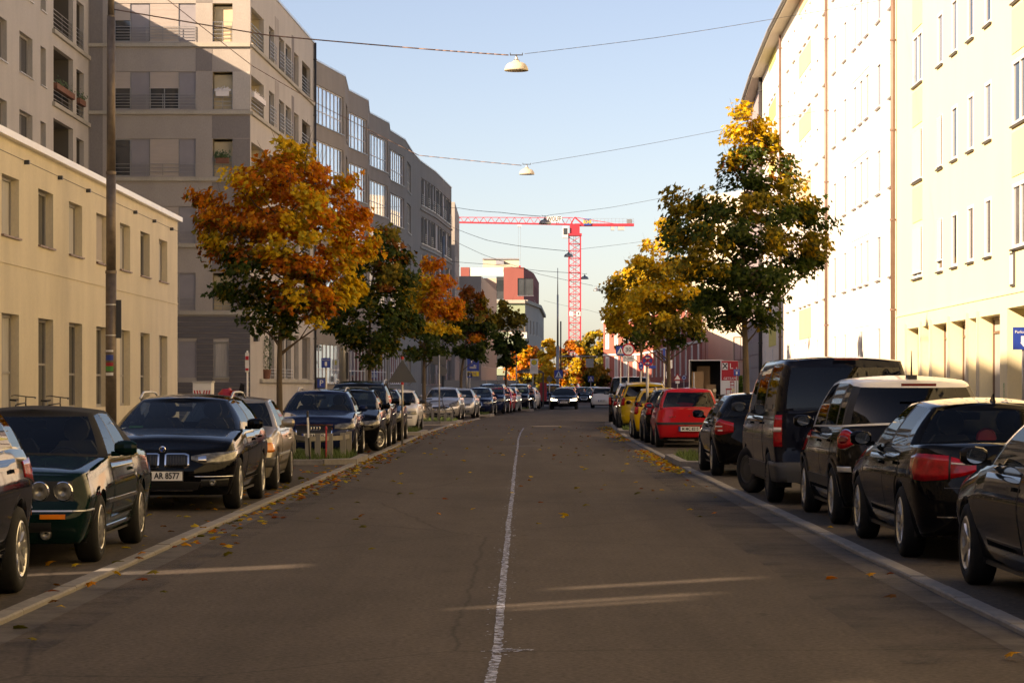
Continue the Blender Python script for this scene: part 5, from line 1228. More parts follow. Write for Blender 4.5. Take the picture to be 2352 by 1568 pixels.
text('TRANSPORTER', .075, 'chrome', s.root, (.36, s.pt(s.rx(.4), 1.12, .01).y+.004, 1.13), PI, 'lettering', 1.1); plate(s, 'M TP 2204', .68, True, xo=-.1)
s.patch([(s.rx(.62), .3, .3), (s.rx(.61), .3, .3)], .0, 1, 1)
S_e87 = spec(L=4.23, W=1.75, H=1.42, wb=2.66, fo=.76, wr=.32, ra=.365, rd=.36, nr=2.8, ztop=[(0, .70), (.25, .80), (1.15, .95), (1.5, .975), (3.4, 1.02), (4.23, 1.0)], rear=[(.15, .12), (.28, .02), (.45, 0), (.64, 0), (.72, .03), (.9, .05), (1.02, .10)], yb0=1.1, yr0=1.93, yb1=4.06, yr1=3.78, zr=[(1.9, 1.34), (2.4, 1.39), (3.2, 1.385), (3.8, 1.32)], rim='cross')
s = build_car(S_e87, 'black compact hatchback with rounded red tail lights by the grass bed', 3.44+.875, 43.0-.81, False, 'paint_black')
rear_face(s, [(1.985, .78, .93), (2.1, .73, .97), (2.3, .71, .985), (2.40, .72, .96), (s.rx(.56), .76, .92)], 'M AV 116', .74, None, ('quarters', .93)); s.add('reversing_light', [(2.12, .845, .868), (2.38, .845, .868)], 'reverse_white', .014, 6, 1); s.add('reversing_light', [(2.26, .775, .80), (2.40, .775, .80)], 'reverse_white', .014, 4, 1)
s = build_car(S_pun, 'bright red small hatchback with black bumper strip', 3.62+.83, 62.3, False, 'paint_red', yaw=YA(rk, 62), steer=.0)
rear_face(s, [(2.02, .97, 1.0), (2.2, .96, 1.0), (2.4, .97, 1.0)], 'M MC 8215', .47, (.575, .635, 'plastic_black')); text('PUNTO', .05, 'chrome', s.root, (.42, s.pt(s.rx(.4), .77, .01).y+.004, .77), PI, 'lettering')
disc(s, 'boot_lock', 0, .80, .018, 'grille_black', .0, True)
s = build_car(S_hatch, 'black hatchback tucked in front of the red one', RXC(66.8, 1.76)+.02, 66.9, False, 'paint_black', yaw=YA(rk, 67), detail=1); rear_face(s, [(2.0, .78, .95), (2.2, .76, .97), (2.41, .78, .95)], '', .62); roof_rails(s, 'zinc')
S_yel = spec(S_small, L=3.6, nr=2.4, rd=.5, wb=2.3, keys=[(1.2, 1.8, 'p'), (1.34, 1.86, 'w'), (2.2, 2.28, 'b'), (2.3, 2.36, 'w'), (2.95, 2.92, 'p'), (3.3, 3.15, 'p')], yb1=3.46, yr1=3.26, zr=[(1.6, 1.40), (2.2, 1.46), (2.9, 1.44), (3.3, 1.36)])
s = build_car(S_yel, 'bright yellow small rounded car in the right row', RXC(72, 1.68)-.08, 72.2, False, 'paint_yellow', yaw=YA(rk, 72), detail=1, steer=.1); rear_face(s, [(2.1, .74, .94), (2.3, .72, .96), (2.4, .76, .92)], '', .60); arch_trim(s, 'plastic_grey', .03)
s = build_car(S_van1, 'mustard yellow tall car with dark rear window and roof rails', RXC(87, 1.8)-.05, 87, False, 'paint_mustard', yaw=YA(rk, 87), detail=1, glassmat='car_glass_dark'); rear_face(s, [(2.02, .86, 1.14), (2.4, .86, 1.14)], '', .62, (.34, .52, 'paint_mustard')); roof_rails(s, 'zinc', .64); centre(s, 'boot_panel', .55, .98, 1.08, 'paint_yellow', .01, rear=True)
s = build_car(S_hatch, 'dark car with silver roof rails before the mustard yellow one', RXC(92, 1.76)-.1, 92, False, 'paint_grey', yaw=YA(rk, 92), detail=1); rear_face(s, [(2.02, .78, .96), (2.4, .78, .96)], '', .62); roof_rails(s, 'zinc')
s = build_car(S_van1, 'silver estate like car with red corner lights in the right row', RXC(97, 1.8)-.2, 97, False, 'paint_silver', yaw=YA(rk, 97), detail=1); rear_face(s, [(1.97, .78, .98), (2.1, .74, 1.10), (2.4, .80, 1.1)], '', .62)
s = build_car(S_t5, 'black van with wide rear window far down the right row', RXC(104, 1.9)-.35, 104.5, False, 'paint_black', 'van', 'parked_van', YA(rk, 104), 1)
s.add('tail_light', [(2.06, .76, 1.17), (2.34, .76, 1.17)], 'tail_red', .014, 4, 6)
# ------------------------------------------------------------------ trees
LEAF = [(0, 0), (.16, .10), (.46, .02), (.34, .26), (.50, .50), (.24, .48), (.20, .66), (0, 1.0), (-.20, .66), (-.24, .48), (-.50, .50), (-.34, .26), (-.46, .02), (-.16, .10)]
LEAF_S = [(0, 0), (.42, .08), (.45, .5), (.16, .55), (0, 1), (-.16, .55), (-.45, .5), (-.42, .08)]
def leaf_object(name, leaves, parent, simple=False, mat='leaf'):
    """leaves = [(pos, size, normal, angle, colour)]: every leaf a small lobed, folded blade"""
    shp = LEAF_S if simple else LEAF; n = len(shp); vs_, fs_, cs = [], [], []
    for p, sz, nrm, ang, c in leaves:
        a = nrm.orthogonal().normalized(); b = nrm.cross(a); ca, sa = math.cos(ang), math.sin(ang); u = a*ca+b*sa; v = b*ca-a*sa; k = len(vs_)
        vs_.append(tuple(p+v*(.42*sz)+nrm*(.06*sz)))
        for x, y in shp: vs_.append(tuple(p+u*(x*sz)+v*(y*sz)-nrm*(abs(x)*.28*sz+y*y*.14*sz)))
        for i in range(n): fs_.append((k, k+1+i, k+1+(i+1) % n))
        cs += [c]*(n+1)
    me = bpy.data.meshes.new(name); me.from_pydata(vs_, [], fs_); at = me.color_attributes.new('leafcol', 'FLOAT_COLOR', 'POINT')
    at.data.foreach_set('color', [x for c in cs for x in (c[0], c[1], c[2], 1)]); me.materials.append(MATS[mat]); return link(name, me, parent)
GREEN = [(.035, .065, .010), (.05, .085, .012), (.025, .05, .008), (.075, .10, .014)]
YELL = [(.68, .42, .025), (.74, .50, .04), (.60, .34, .02), (.48, .38, .04)]
ORAN = [(.64, .23, .014), (.58, .17, .012), (.68, .31, .02), (.50, .12, .012)]
RUST = [(.26, .06, .010), (.20, .075, .012), (.30, .10, .012)]
OLIV = [(.17, .14, .016), (.22, .17, .018), (.12, .11, .014), (.28, .19, .02)]
def tree(label, x, d, prof, trunk_r, first, colfn, nleaf, size, clusters, seed, twigs=14, simple=False, group='maple trees along the street', lean=0., nm='maple_tree', lobes=None, ctr=0):
    """prof = [(height, centre offset, radius)...] of the crown outline"""
    r = random.Random(seed); root = thing(nm, label, 'tree', (x, d, 0), group=group)
    z0, z1 = prof[0][0], prof[-1][0]
    off = lambda z: interp([(p[0], p[1]) for p in prof], z); rad = lambda z: interp([(p[0], p[2]) for p in prof], z)
    # trunk and limbs
    t = MB(); zt = z1-.5; N = 14; pts = []
    for i in range(N+1):
        k = i/N; z = zt*k; pts.append(Vector((off(max(z, z0))*min(1, max(0, (z-first)/(zt-first)))+lean*k+.03*math.sin(5*k+seed), .03*math.cos(4*k+seed), z)))
    for i in range(N): t.tube(pts[i], pts[i+1], lerp(trunk_r, .014, (i/N)**.75)*(1.25 if i == 0 else 1), lerp(trunk_r, .014, ((i+1)/N)**.75), 10, False)
    limbs = []
    nl = 0 if lobes else 20
    for i in range(nl):
        k = lerp(first/zt, .93, (i+r.random()*.6)/nl); a = i*2.4+r.uniform(-.4, .4); zz = zt*k; j = min(N-1, int(k*N)); st_ = pts[j].lerp(pts[j+1], k*N-j)
        ln = rad(min(z1, zz+.5))*r.uniform(.7, .98)+.15; up = r.uniform(.55, 1.05); e = st_+Vector((math.cos(a)*ln+off(zz)*.0, math.sin(a)*ln, ln*up)); mid = st_.lerp(e, .5)+Vector((0, 0, -.05*ln))+Vector((r.gauss(0, .05), r.gauss(0, .05), 0))
        r0 = lerp(trunk_r*.42, .012, k); t.tube(st_, mid, r0, r0*.6, 6, False); t.tube(mid, e, r0*.6, .006, 5, False); limbs += [(st_, mid), (mid, e)]
        for q in range(3):
            f = r.uniform(.35, .95); b = st_.lerp(mid, f*2) if f < .5 else mid.lerp(e, f*2-1); e2 = b+Vector((r.gauss(0, .3), r.gauss(0, .3), r.uniform(.15, .55)))*(.4+ln*.35); t.tube(b, e2, r0*.32, .004, 4, False)
    t.build('trunk', 'bark', root, smooth=True)
    tw = MB()
    for i in range(twigs):
        z = lerp(z0, z1, r.uniform(.55, 1.)); a = r.uniform(0, 2*PI); rr = rad(z)*r.uniform(.5, .95); b = Vector((off(z)+math.cos(a)*rr, math.sin(a)*rr, z-.1)); tw.tube(b, b+Vector((math.cos(a)*.18, math.sin(a)*.15, r.uniform(.3, .7))), .007, .002, 4, False)
    if twigs: tw.build('twig', 'twig', root)
    # leaves in clumps
    cl = []
    while len(cl) < clusters:
        z = r.uniform(z0, z1); R_ = rad(z)
        if r.random() > (R_/max(p[2] for p in prof))**1.2+.06: continue
        a = r.uniform(0, 2*PI); q = math.sqrt(r.uniform(.12, 1.0)); cl.append((Vector((off(z)+math.cos(a)*R_*q, math.sin(a)*R_*q, z)), r.uniform(.13, .30)*(.6+.4*R_), r.random()))
    if lobes:
        k = d/FPX; cl = []; ar = sum(a*b for _, _, a, b in lobes)
        for lx, ly, a, b in lobes:
            dx = (lx-ctr)*k; zz = CH+(HY-ly)*k; Rm = max(.25, rad(min(z1, max(z0, zz)))); ymax = math.sqrt(max(.04, Rm*Rm-(dx-off(zz))**2))*.85
            nc = max(2, round(clusters*a*b/ar)); hue = r.random()
            for q in range(nc):
                t_ = r.uniform(0, 2*PI); w_ = math.sqrt(r.random()); yy = r.uniform(-ymax, ymax)
                cl.append((Vector((dx+math.cos(t_)*a*k*.72*w_, yy, zz+math.sin(t_)*b*k*.72*w_)), r.uniform(.10, .17)*(1 if d < 70 else 1.25), min(1, max(0, hue+r.uniform(-.25, .25)))))
        clusters = len(cl)
        bt = MB()
        for lx, ly, a, b in lobes:
            dx = (lx-ctr)*k; zz = CH+(HY-ly)*k; e = Vector((dx, r.uniform(-.2, .2), zz)); zs_ = max(first, min(zt*.95, zz-abs(dx)*.8-.25)); i_ = min(N-1, int(zs_/zt*N)); st_ = pts[i_].lerp(pts[i_+1], zs_/zt*N-i_); mid = st_.lerp(e, .55)+Vector((r.gauss(0, .04), r.gauss(0, .06), -.08*(e-st_).length))
            bt.tube(st_, mid, trunk_r*.26, trunk_r*.16, 6, False); bt.tube(mid, e, trunk_r*.16, .006, 5, False)
            for q in range(2): bt.tube(e.lerp(mid, .3*q), e+Vector((r.gauss(0, .12), r.gauss(0, .12), r.uniform(.1, .3))), .008, .003, 4, False)
        tag(bt.build('branches', 'bark', root, smooth=True), kind='stuff')
    leaves = []; per = nleaf//clusters
    for c, cr, hue in cl:
        k = int(per*r.uniform(.5, 1.6))
        for i in range(k):
            g3 = lambda q: max(-1.6*q, min(1.6*q, r.gauss(0, q))); p = c+Vector((g3(cr), g3(cr), g3(cr*.75)))
            out = Vector((p.x-off(p.z), p.y, .5*rad(max(z0, min(z1, p.z)))+.2)).normalized()
            n = (out+Vector((r.gauss(0, .55), r.gauss(0, .55), r.gauss(.15, .5)))).normalized()
            hh = (p.z-z0)/(z1-z0); sd = (p.x-off(p.z))/max(.3, rad(max(z0, min(z1, p.z))))
            depth = math.hypot(p.x-off(p.z), p.y)/max(.3, rad(max(z0, min(z1, p.z))))
            pal = colfn(hh, sd, depth, hue, r); col = pal[r.randrange(len(pal))]; j = r.uniform(.75, 1.2)
            leaves.append((p, size*r.uniform(.65, 1.25), n, r.uniform(0, 2*PI), tuple(min(.8, q*j) for q in col)))
    o = leaf_object('crown', leaves, root, simple); tag(o, kind='stuff')
    return root
def pr(d, ctr, rows):
    """crown outline from picture rows (y, x_left, x_right)"""
    return sorted([(CH+(HY-y)*d/FPX, ((a+b)/2-ctr)*d/FPX, (b-a)/2*d/FPX) for y, a, b in rows])
def c_big(h, s, dp, hue, r):
    v = h+.30*s+.25*(hue-.5)+.12*(dp-.5)
    if v > .36: return YELL if (hue > .70 or (s > .15 and hue > .45 and r.random() < .6)) else ORAN
    if v > .20: return (ORAN, OLIV, RUST)[r.randrange(3)]
    return GREEN if r.random() < .82 else OLIV
def c_dark(h, s, dp, hue, r):
    v = h+.12*s+.5*(hue-.5)
    return OLIV if v > .80 else (RUST if v > .74 else (GREEN if r.random() < .85 else OLIV))
def c_orange(h, s, dp, hue, r): return ORAN if h+.7*(hue-.5)+.15*s > .50 else (OLIV if hue > .45 else YELL) if h > .25 else (OLIV if hue > .4 else GREEN)
def c_mixed(h, s, dp, hue, r): return RUST if h+.8*(hue-.5) > .75 else (ORAN if hue > .82 else GREEN if h < .55 else OLIV)
def c_green(h, s, dp, hue, r): return GREEN if h+.4*hue < .8 else OLIV
def c_right(h, s, dp, hue, r):
    if h > .80: return YELL if hue > .3 else OLIV
    if h > .66: return (OLIV, YELL, RUST)[r.randrange(3)] if hue > .5 else GREEN
    return GREEN if hue < .62 else (OLIV if r.random() < .8 else YELL)
def c_yellow(h, s, dp, hue, r): return YELL if h-.25*s+.6*(hue-.5) > .48 else (OLIV if h-.2*s+.6*(hue-.5) > .2 else GREEN)
tree('big orange and green maple at the first bed on the left', WX(645, 50.5), 50.5, pr(50.5, 645, [(318, 640, 668), (350, 600, 710), (400, 520, 770), (450, 462, 810), (520, 450, 852), (600, 468, 858), (670, 490, 842), (730, 540, 800), (775, 610, 690)]), .085, 1.7, c_big, 12500, .122, 230, 3, 22, lobes=[(655,350,35,30),(690,370,40,30),(610,380,40,30),(545,410,35,25),(740,400,40,30),(580,430,55,40),(650,430,60,45),(730,440,55,45),(790,440,35,30),(480,460,25,25),(500,500,50,45),(570,510,60,50),(650,510,65,50),(730,520,65,50),(810,510,45,50),(495,580,45,45),(560,600,60,50),(640,600,65,50),(720,610,65,50),(800,590,50,50),(842,560,20,40),(520,660,40,35),(580,680,55,40),(650,690,60,40),(730,690,60,40),(800,660,45,35),(600,735,40,25),(660,745,40,22),(720,730,35,22),(458,455,12,14),(466,520,16,22)], ctr=645)
tree('dark green and orange maple second on the left', WX(849, 80), 80, pr(80, 849, [(515, 860, 920), (560, 800, 940), (620, 770, 955), (700, 745, 965), (780, 760, 950), (840, 820, 900)]), .10, 1.8, c_dark, 7500, .155, 150, 8, 8, lobes=[(895,545,28,25),(860,570,35,30),(910,590,35,35),(820,620,45,35),(880,640,50,45),(930,660,35,40),(780,690,40,40),(840,700,55,45),(905,720,50,45),(945,740,25,35),(770,750,30,30),(820,770,50,35),(880,790,45,35),(850,825,30,15)], ctr=849)
tree('orange yellow maple third on the left', WX(975, 104), 104, pr(104, 975, [(588, 985, 1010), (640, 940, 1040), (700, 915, 1060), (770, 905, 1060), (825, 940, 1020)]), .11, 1.9, c_orange, 6000, .165, 120, 9, 8, lobes=[(995,610,22,22),(975,650,35,30),(1015,650,28,28),(945,690,38,35),(1000,700,45,40),(1040,710,28,32),(930,750,35,35),(985,760,50,35),(1035,765,30,30),(960,805,35,22),(1005,810,30,18)], ctr=975)
tree('rusty red and dark green maple fourth on the left', WX(1060, 132), 132, pr(132, 1060, [(652, 1065, 1105), (700, 1035, 1128), (760, 1025, 1140), (820, 1040, 1120), (850, 1060, 1090)]), .11, 1.9, c_mixed, 3600, .22, 90, 10, 6, True, lobes=[(1085,672,22,20),(1060,700,28,28),(1105,705,26,28),(1050,750,30,35),(1090,755,38,35),(1125,750,16,28),(1065,805,30,25),(1105,805,25,25)], ctr=1060)
tree('green maple fifth on the left before the green house', WX(1162, 160), 160, pr(160, 1162, [(685, 1145, 1180), (730, 1128, 1205), (790, 1122, 1208), (840, 1135, 1195), (860, 1150, 1175)]), .12, 1.9, c_green, 2800, .24, 70, 11, 5, True, lobes=[(1160,705,18,20),(1145,740,22,25),(1185,735,22,25),(1150,790,28,30),(1190,785,24,28),(1165,830,22,18)], ctr=1162)
tree('tall green maple with sunlit yellow top on the right', WX(1714, 52), 52, pr(52, 1714, [(236, 1668, 1712), (300, 1660, 1782), (370, 1652, 1808), (415, 1640, 1830), (445, 1560, 1862), (500, 1512, 1895), (570, 1500, 1908), (640, 1520, 1890), (700, 1570, 1820), (755, 1650, 1770)]), .10, 1.95, c_right, 11500, .118, 240, 21, 12, lobes=[(1690,262,24,22),(1738,295,45,30),(1700,320,40,35),(1760,330,25,22),(1715,365,52,30),(1672,375,22,18),(1770,365,18,25),(1700,410,48,28),(1742,425,40,28),(1800,395,26,38),(1790,440,45,30),(1545,455,30,22),(1575,480,35,28),(1620,455,32,30),(1640,490,45,35),(1550,510,32,25),(1710,480,60,40),(1780,490,55,40),(1840,490,35,35),(1878,500,32,42),(1565,560,55,40),(1630,560,60,45),(1710,560,65,45),(1790,560,60,40),(1860,560,45,40),(1605,620,60,40),(1680,630,65,42),(1760,630,60,42),(1840,610,45,40),(1875,590,25,25),(1640,690,50,30),(1710,695,60,35),(1780,680,45,30),(1690,735,40,22),(1750,735,30,20)], ctr=1714)
tree('golden yellow maple second on the right', WX(1538, 85), 85, pr(85, 1538, [(500, 1512, 1560), (560, 1470, 1600), (620, 1420, 1630), (690, 1400, 1645), (750, 1405, 1650), (795, 1460, 1600)]), .11, 2.0, c_yellow, 9000, .150, 150, 22, 14, lobes=[(1535,520,24,25),(1545,555,32,24),(1505,570,24,20),(1480,620,42,30),(1530,610,45,40),(1580,620,45,40),(1420,660,35,30),(1470,680,55,40),(1540,680,60,45),(1600,690,50,45),(1410,720,30,30),(1450,740,50,35),(1520,750,60,35),(1590,750,55,32),(1640,730,25,30),(1500,790,30,15),(1560,785,30,15)], ctr=1538)
tree('olive yellow maple third on the right', WX(1474, 116), 116, pr(116, 1474, [(590, 1440, 1500), (640, 1405, 1530), (720, 1390, 1540), (790, 1400, 1530), (820, 1440, 1500)]), .12, 2.2, c_yellow, 3600, .22, 90, 23, 10, True, lobes=[(1470,610,25,22),(1440,640,30,28),(1490,650,40,32),(1415,690,26,32),(1460,700,50,38),(1515,710,35,35),(1420,750,30,30),(1470,770,45,32),(1440,800,25,15)], ctr=1474)
c_far = lambda h, s, dp, hue, r: (ORAN if hue < .3 else RUST if hue < .6 else OLIV if hue < .75 else YELL)
c_farb = lambda h, s, dp, hue, r: OLIV if h < .7 or hue < .5 else YELL
c_fary = lambda h, s, dp, hue, r: YELL
tree('orange tree behind the round street sign in the distance', WX(1320, 312), 312, pr(312, 1320, [(785, 1300, 1335), (815, 1275, 1358), (850, 1272, 1362), (885, 1290, 1350), (900, 1310, 1330)]), .18, 1.6, c_far, 3200, .42, 70, 31, 4, True, 'autumn trees in the distance')
tree('orange tree left of the bus stop sign in the distance', WX(1205, 312), 312, pr(312, 1205, [(785, 1190, 1225), (815, 1172, 1250), (850, 1165, 1262), (885, 1170, 1255)]), .18, 1.6, c_far, 3200, .42, 70, 32, 4, True, 'autumn trees in the distance')
tree('yellow tree between green house and street lamp mast', WX(1258, 300), 300, pr(300, 1258, [(778, 1250, 1268), (810, 1238, 1280), (860, 1235, 1284), (890, 1245, 1275)]), .16, 2, c_fary, 2000, .42, 50, 33, 4, True, 'autumn trees in the distance')
tree('tall brown green tree before the red brick house', WX(1365, 330), 330, pr(330, 1365, [(763, 1350, 1378), (790, 1335, 1395), (830, 1330, 1402), (870, 1335, 1400), (895, 1350, 1385)]), .22, 2, c_farb, 3600, .46, 90, 34, 4, True, 'autumn trees in the distance')
tree('low dark green tree under the tall brown one', WX(1372, 290), 290, pr(290, 1372, [(840, 1350, 1395), (870, 1340, 1402), (900, 1350, 1390)]), .14, 1, c_green, 1600, .4, 40, 35, 0, True, 'autumn trees in the distance')
tree('bushy green shrub beside the moving truck', WX(1690, 140), 140, pr(140, 1690, [(862, 1680, 1700), (885, 1665, 1712), (905, 1665, 1715)]), .05, .3, lambda h, s, dp, hue, r: [(.12, .20, .03), (.09, .15, .02)], 1200, .16, 30, 36, 0, True, 'autumn trees in the distance', nm='shrub')
# ------------------------------------------------------------------ fallen leaves
lf = []; r = random.Random(77)
def drop(x, y, z=.012, sz=None, pal=None):
    pal = pal or (ORAN, YELL, RUST, OLIV)[r.randrange(4)]; c = pal[r.randrange(len(pal))]
    n = Vector((r.gauss(0, .25), r.gauss(0, .25), 1)).normalized(); lf.append((Vector((x, y, z)), sz or r.uniform(.07, .14), n, r.uniform(0, 6.3), tuple(q*.8 for q in c)))
for i in range(620):
    d = r.choice((r.uniform(24, 60), r.uniform(34, 56), r.uniform(60, 110))); drop(lk(d)+abs(r.gauss(0, .20))+(.02 if r.random() < .7 else -.3), d, .02)
for i in range(420):
    d = r.choice((r.uniform(44, 60), r.uniform(70, 95))); drop(rk(d)-abs(r.gauss(0, .22)), d, .02, pal=(YELL, YELL, ORAN)[r.randrange(3)])
for i in range(240):
    d = r.uniform(16, 60); drop(lk(d)-r.uniform(.1, 2.2), d, .034)
for i in range(160):
    d = r.uniform(28, 100); drop(r.uniform(lk(d), rk(d)), d, .014, pal=(OLIV, YELL, RUST)[r.randrange(3)])
o = leaf_object('leaf_litter', lf, None, True); tag(o, 'drifts of fallen maple leaves along gutters and on the asphalt', kind='stuff')
for k, (px, py, pal) in enumerate(((200, 1265, YELL), (180, 1308, YELL), (120, 1304, ORAN), (210, 1348, ORAN), (130, 1393, RUST), (375, 1370, OLIV), (340, 1342, RUST), (360, 1322, OLIV), (30, 1445, OLIV), (525, 1277, OLIV), (495, 1229, ORAN), (415, 1247, ORAN), (325, 1282, ORAN), (320, 1290, RUST), (265, 1323, YELL), (140, 1407, YELL), (65, 1473, OLIV), (830, 1210, OLIV), (1005, 1181, ORAN), (1898, 1330, ORAN), (1990, 1325, ORAN), (2040, 1328, RUST), (2060, 1380, RUST), (2335, 1517, ORAN), (2075, 1252, ORAN), (1640, 1180, ORAN), (1905, 1215, YELL), (1440, 1065, YELL), (845, 1265, OLIV), (600, 1205, YELL))):
    d = FPX*CH/(py-HY); o = leaf_object('fallen_leaf', [(Vector((0, 0, .02)), r.uniform(.07, .13), Vector((r.gauss(0, .2), r.gauss(0, .25), 1)).normalized(), r.uniform(0, 6.3), tuple(q*.85 for q in pal[k % 3]))], None); o.location = (WX(px, d), d, .03 if (px < 560 and py < 1420) or px > 2000 else .004); tag(o, 'single curled maple leaf lying on the asphalt', 'leaf', 'single fallen leaves on the road')
# ------------------------------------------------------------------ street lamps on span wires
LAMPS = [(1186, 163, 65), (1210, 401, 101), (1252, 515, 126), (1306, 590, 168), (1343, 641, 196), (1370, 668, 236)]
WORD = ['nearest and largest', 'second nearest', 'third nearest', 'fourth nearest', 'fifth nearest', 'farthest and smallest']
for i, (px, py, d) in enumerate(LAMPS):
    p = W(px, py, d); root = thing('hanging_street_lamp', 'grey domed street lamp on a span wire, %s of six' % WORD[i], 'street lamp', p, group='street lamps hung over the road')
    MB().lathe([(.05, .28), (.08, .27), (.10, .225), (.17, .215), (.235, .18), (.285, .115), (.312, .04), (.315, 0), (.30, 0), (.27, .07), (.1, .15), (0, .16)], 28).build('shade', 'metal_grey' if i > 1 else 'soffit', root, smooth=True)
    MB().lathe([(.0, .36), (.035, .36), (.045, .30), (.08, .28), (.0, .28)], 14).build('cap', 'metal_grey', root)
    h = MB().tube((0, 0, .34), (0, 0, .43), .02, .02, 6); h.box(-.16, .16, -.015, .015, .40, .425); h.box(-.17, -.15, -.02, .02, .40, .47); h.box(.15, .17, -.02, .02, .40, .47); h.build('hanger', 'metal_dark', root)
    MB().lathe([(.0, .02), (.10, .03), (.14, .07), (.1, .1), (0, .1)], 14).build('lens', 'reverse_white', root)
def wire(label, pts, r=.012, mat='metal_dark', sub=10):
    P = [Vector(p) for p in pts]; Q = []
    for a, b in zip(P, P[1:]):
        n = sub; sag = (b-a).length*.0016
        Q += [a.lerp(b, k/n)-Vector((0, 0, sag*4*(k/n)*(1-k/n))) for k in range(n)]
    Q.append(P[-1]); o0 = Q[0].copy(); m = MB().path([q-o0 for q in Q], r, 5)
    return tag(m.build('span_wire', mat, None, o0, smooth=True), label, 'wire', 'span wires over the street')
hz = Vector((0, 0, .46))
wire('thick wire from the big left pole to the nearest lamp', [W(262, 22, 65), W(620, 82, 65), W(1000, 115, 65), W(1168, 127, 65)], .017, 'pipe_brown')
wire('thin wire from the nearest lamp to the cream house', [W(1205, 124, 65), W(1500, 88, 66), W(1800, 40, 72), W(2030, 0, 78)], .007)
wire('orange lit wire crossing the grey block to the second lamp', [Vector((XW+.05, 88, 20.0-1.6)), W(385, 0, 92), W(580, 152, 98), W(725, 236, 100), W(962, 357, 101), W(1198, 380, 101)], .015, 'pipe_brown')
wire('thin wire from the second lamp to the white house', [W(1222, 376, 101), W(1450, 338, 103), W(1660, 298, 108), W(1903, 250, 106)], .008)
wire('wire from the stepped building to the third lamp', [W(985, 470, 200), W(1055, 478, 160), W(1150, 488, 135), W(1242, 497, 126)], .016)
wire('thin wire from the third lamp to the right houses', [W(1262, 494, 126), W(1400, 477, 128), W(1520, 455, 132), W(1745, 405, 140)], .009)
wire('wire from the stepped building to the fourth lamp', [W(1035, 520, 222), W(1120, 552, 190), W(1200, 566, 175), W(1298, 576, 168)], .018)
wire('thin wire from the fourth lamp into the right trees', [W(1314, 574, 168), W(1420, 562, 166), W(1720, 520, 150)], .010)
wire('wire over the green house to the fifth lamp', [W(1030, 600, 222), W(1140, 608, 210), W(1240, 622, 200), W(1335, 628, 196)], .018)
wire('wire passing the mast to the farthest lamp', [W(1040, 552, 222), W(1110, 585, 230), W(1240, 630, 234), W(1362, 656, 236)], .018)
wire('low slack wire behind the crane on the left of the mast', [W(1249, 690, 380), W(1350, 712, 330), W(1470, 735, 250)], .016)
# ------------------------------------------------------------------ poles
def pole(name, label, px, d, top, segs, mat='pole_steel', cat='pole'):
    root = thing(name, label, cat, (WX(px, d), d, .1)); zt = W(0, top, d).z; z = 0
    for i, (f, r0, r1) in enumerate(segs):
        z1 = zt*f; MB().tube((0, 0, z), (0, 0, z1), r0, r1, 18).build('shaft', mat, root, smooth=True)
        if i: MB().tube((0, 0, z-.04), (0, 0, z+.04), r0*1.18, r0*1.18, 18).build('collar', mat, root)
        z = z1
    return root
p = pole('tram_pole', 'thick weathered steel pole carrying the span wire on the left', 255, 65, -60, [(.36, .145, .14), (.57, .128, .125), (.90, .115, .105), (1., .085, .08)])
MB().box(.14, .27, -.03, .03, 2.72, 3.72).build('sign_box', 'metal_dark', p); m = MB().tube((0, 0, 2.78), (0, 0, 2.81), .147, .147, 18); m.tube((0, 0, 3.58), (0, 0, 3.61), .147, .147, 18); m.build('strap', 'zinc', p)
for z, h, c in ((2.14, .14, 'sign_blue'), (1.98, .10, 'tarp_red'), (1.86, .13, 'sign_green'), (1.74, .08, 'sign_white'), (2.36, .05, 'sign_white')): MB().lathe([(.1475, z), (.1475, z+h)], 14, a0=-2.6, a1=-1.0).build('sticker', c, p)
p = pole('street_mast', 'tall slim mast in the middle distance left of the crane', 1281, 225, 618, [(.42, .16, .15), (.80, .09, .08), (1., .05, .03)], 'pole_galv')
m = MB().tube((0, 0, 4.15), (3.6, 0, 4.15), .05, .05, 8); m.build('arm', 'metal_grey', p); s_ = MB().box(2.55, 3.25, -.05, .05, 3.15, 3.95).build('traffic_panel', 'metal_grey', p)
pole('street_mast', 'short dark mast beside the tall slim one', 1288, 240, 740, [(1., .07, .07)], 'metal_dark')
p = pole('street_mast', 'grey steel pole with dark box behind the people carrier', 787, 84, 640, [(1., .12, .10)], 'metal_grey'); MB().box(.12, .2, -.04, .04, 1.7, 2.6).build('sign_box', 'metal_dark', p)
p = pole('street_mast', 'grey lamp pole rising beside the stepped building', 1018, 190, 545, [(1., .13, .10)], 'metal_grey')
# ------------------------------------------------------------------ tower crane
DC = 432
cr = thing('tower_crane', 'red lattice tower crane standing behind the street', 'crane', (WX(1320, DC), DC, 0))
kz = lambda y: CH+(HY-y)*DC/FPX
kx = lambda x: (x-1320)*DC/FPX
m = MB(); hw = 1.0; zt = kz(540)
for sx in (-hw, hw):
    for sy in (-hw, hw): m.bar((sx, sy, 0), (sx, sy, zt), .19, .19)
z = 0; k = 0
while z < zt-.6:
    for a, b in (((-hw, -hw), (hw, -hw)), ((hw, -hw), (hw, hw)), ((hw, hw), (-hw, hw)), ((-hw, hw), (-hw, -hw))):
        q = (a, b) if k % 2 else (b, a); m.bar((*q[0], z), (*q[1], z+1.25), .09, .09); m.bar((*a, z), (*b, z), .09, .09)
    z += 1.25; k += 1
m.bar((-.15, 0, 0), (-.15, 0, zt), .07, .07); m.bar((.2, 0, 0), (.2, 0, zt), .07, .07); m.build('mast', 'crane_red', cr)
m = MB(); m.box(-.85, .85, -.85, .85, zt, kz(517)); m.box(-1.2, 1.2, -1.2, 1.2, zt-.15, zt+.25); m.build('slewing_unit', 'crane_red', cr)
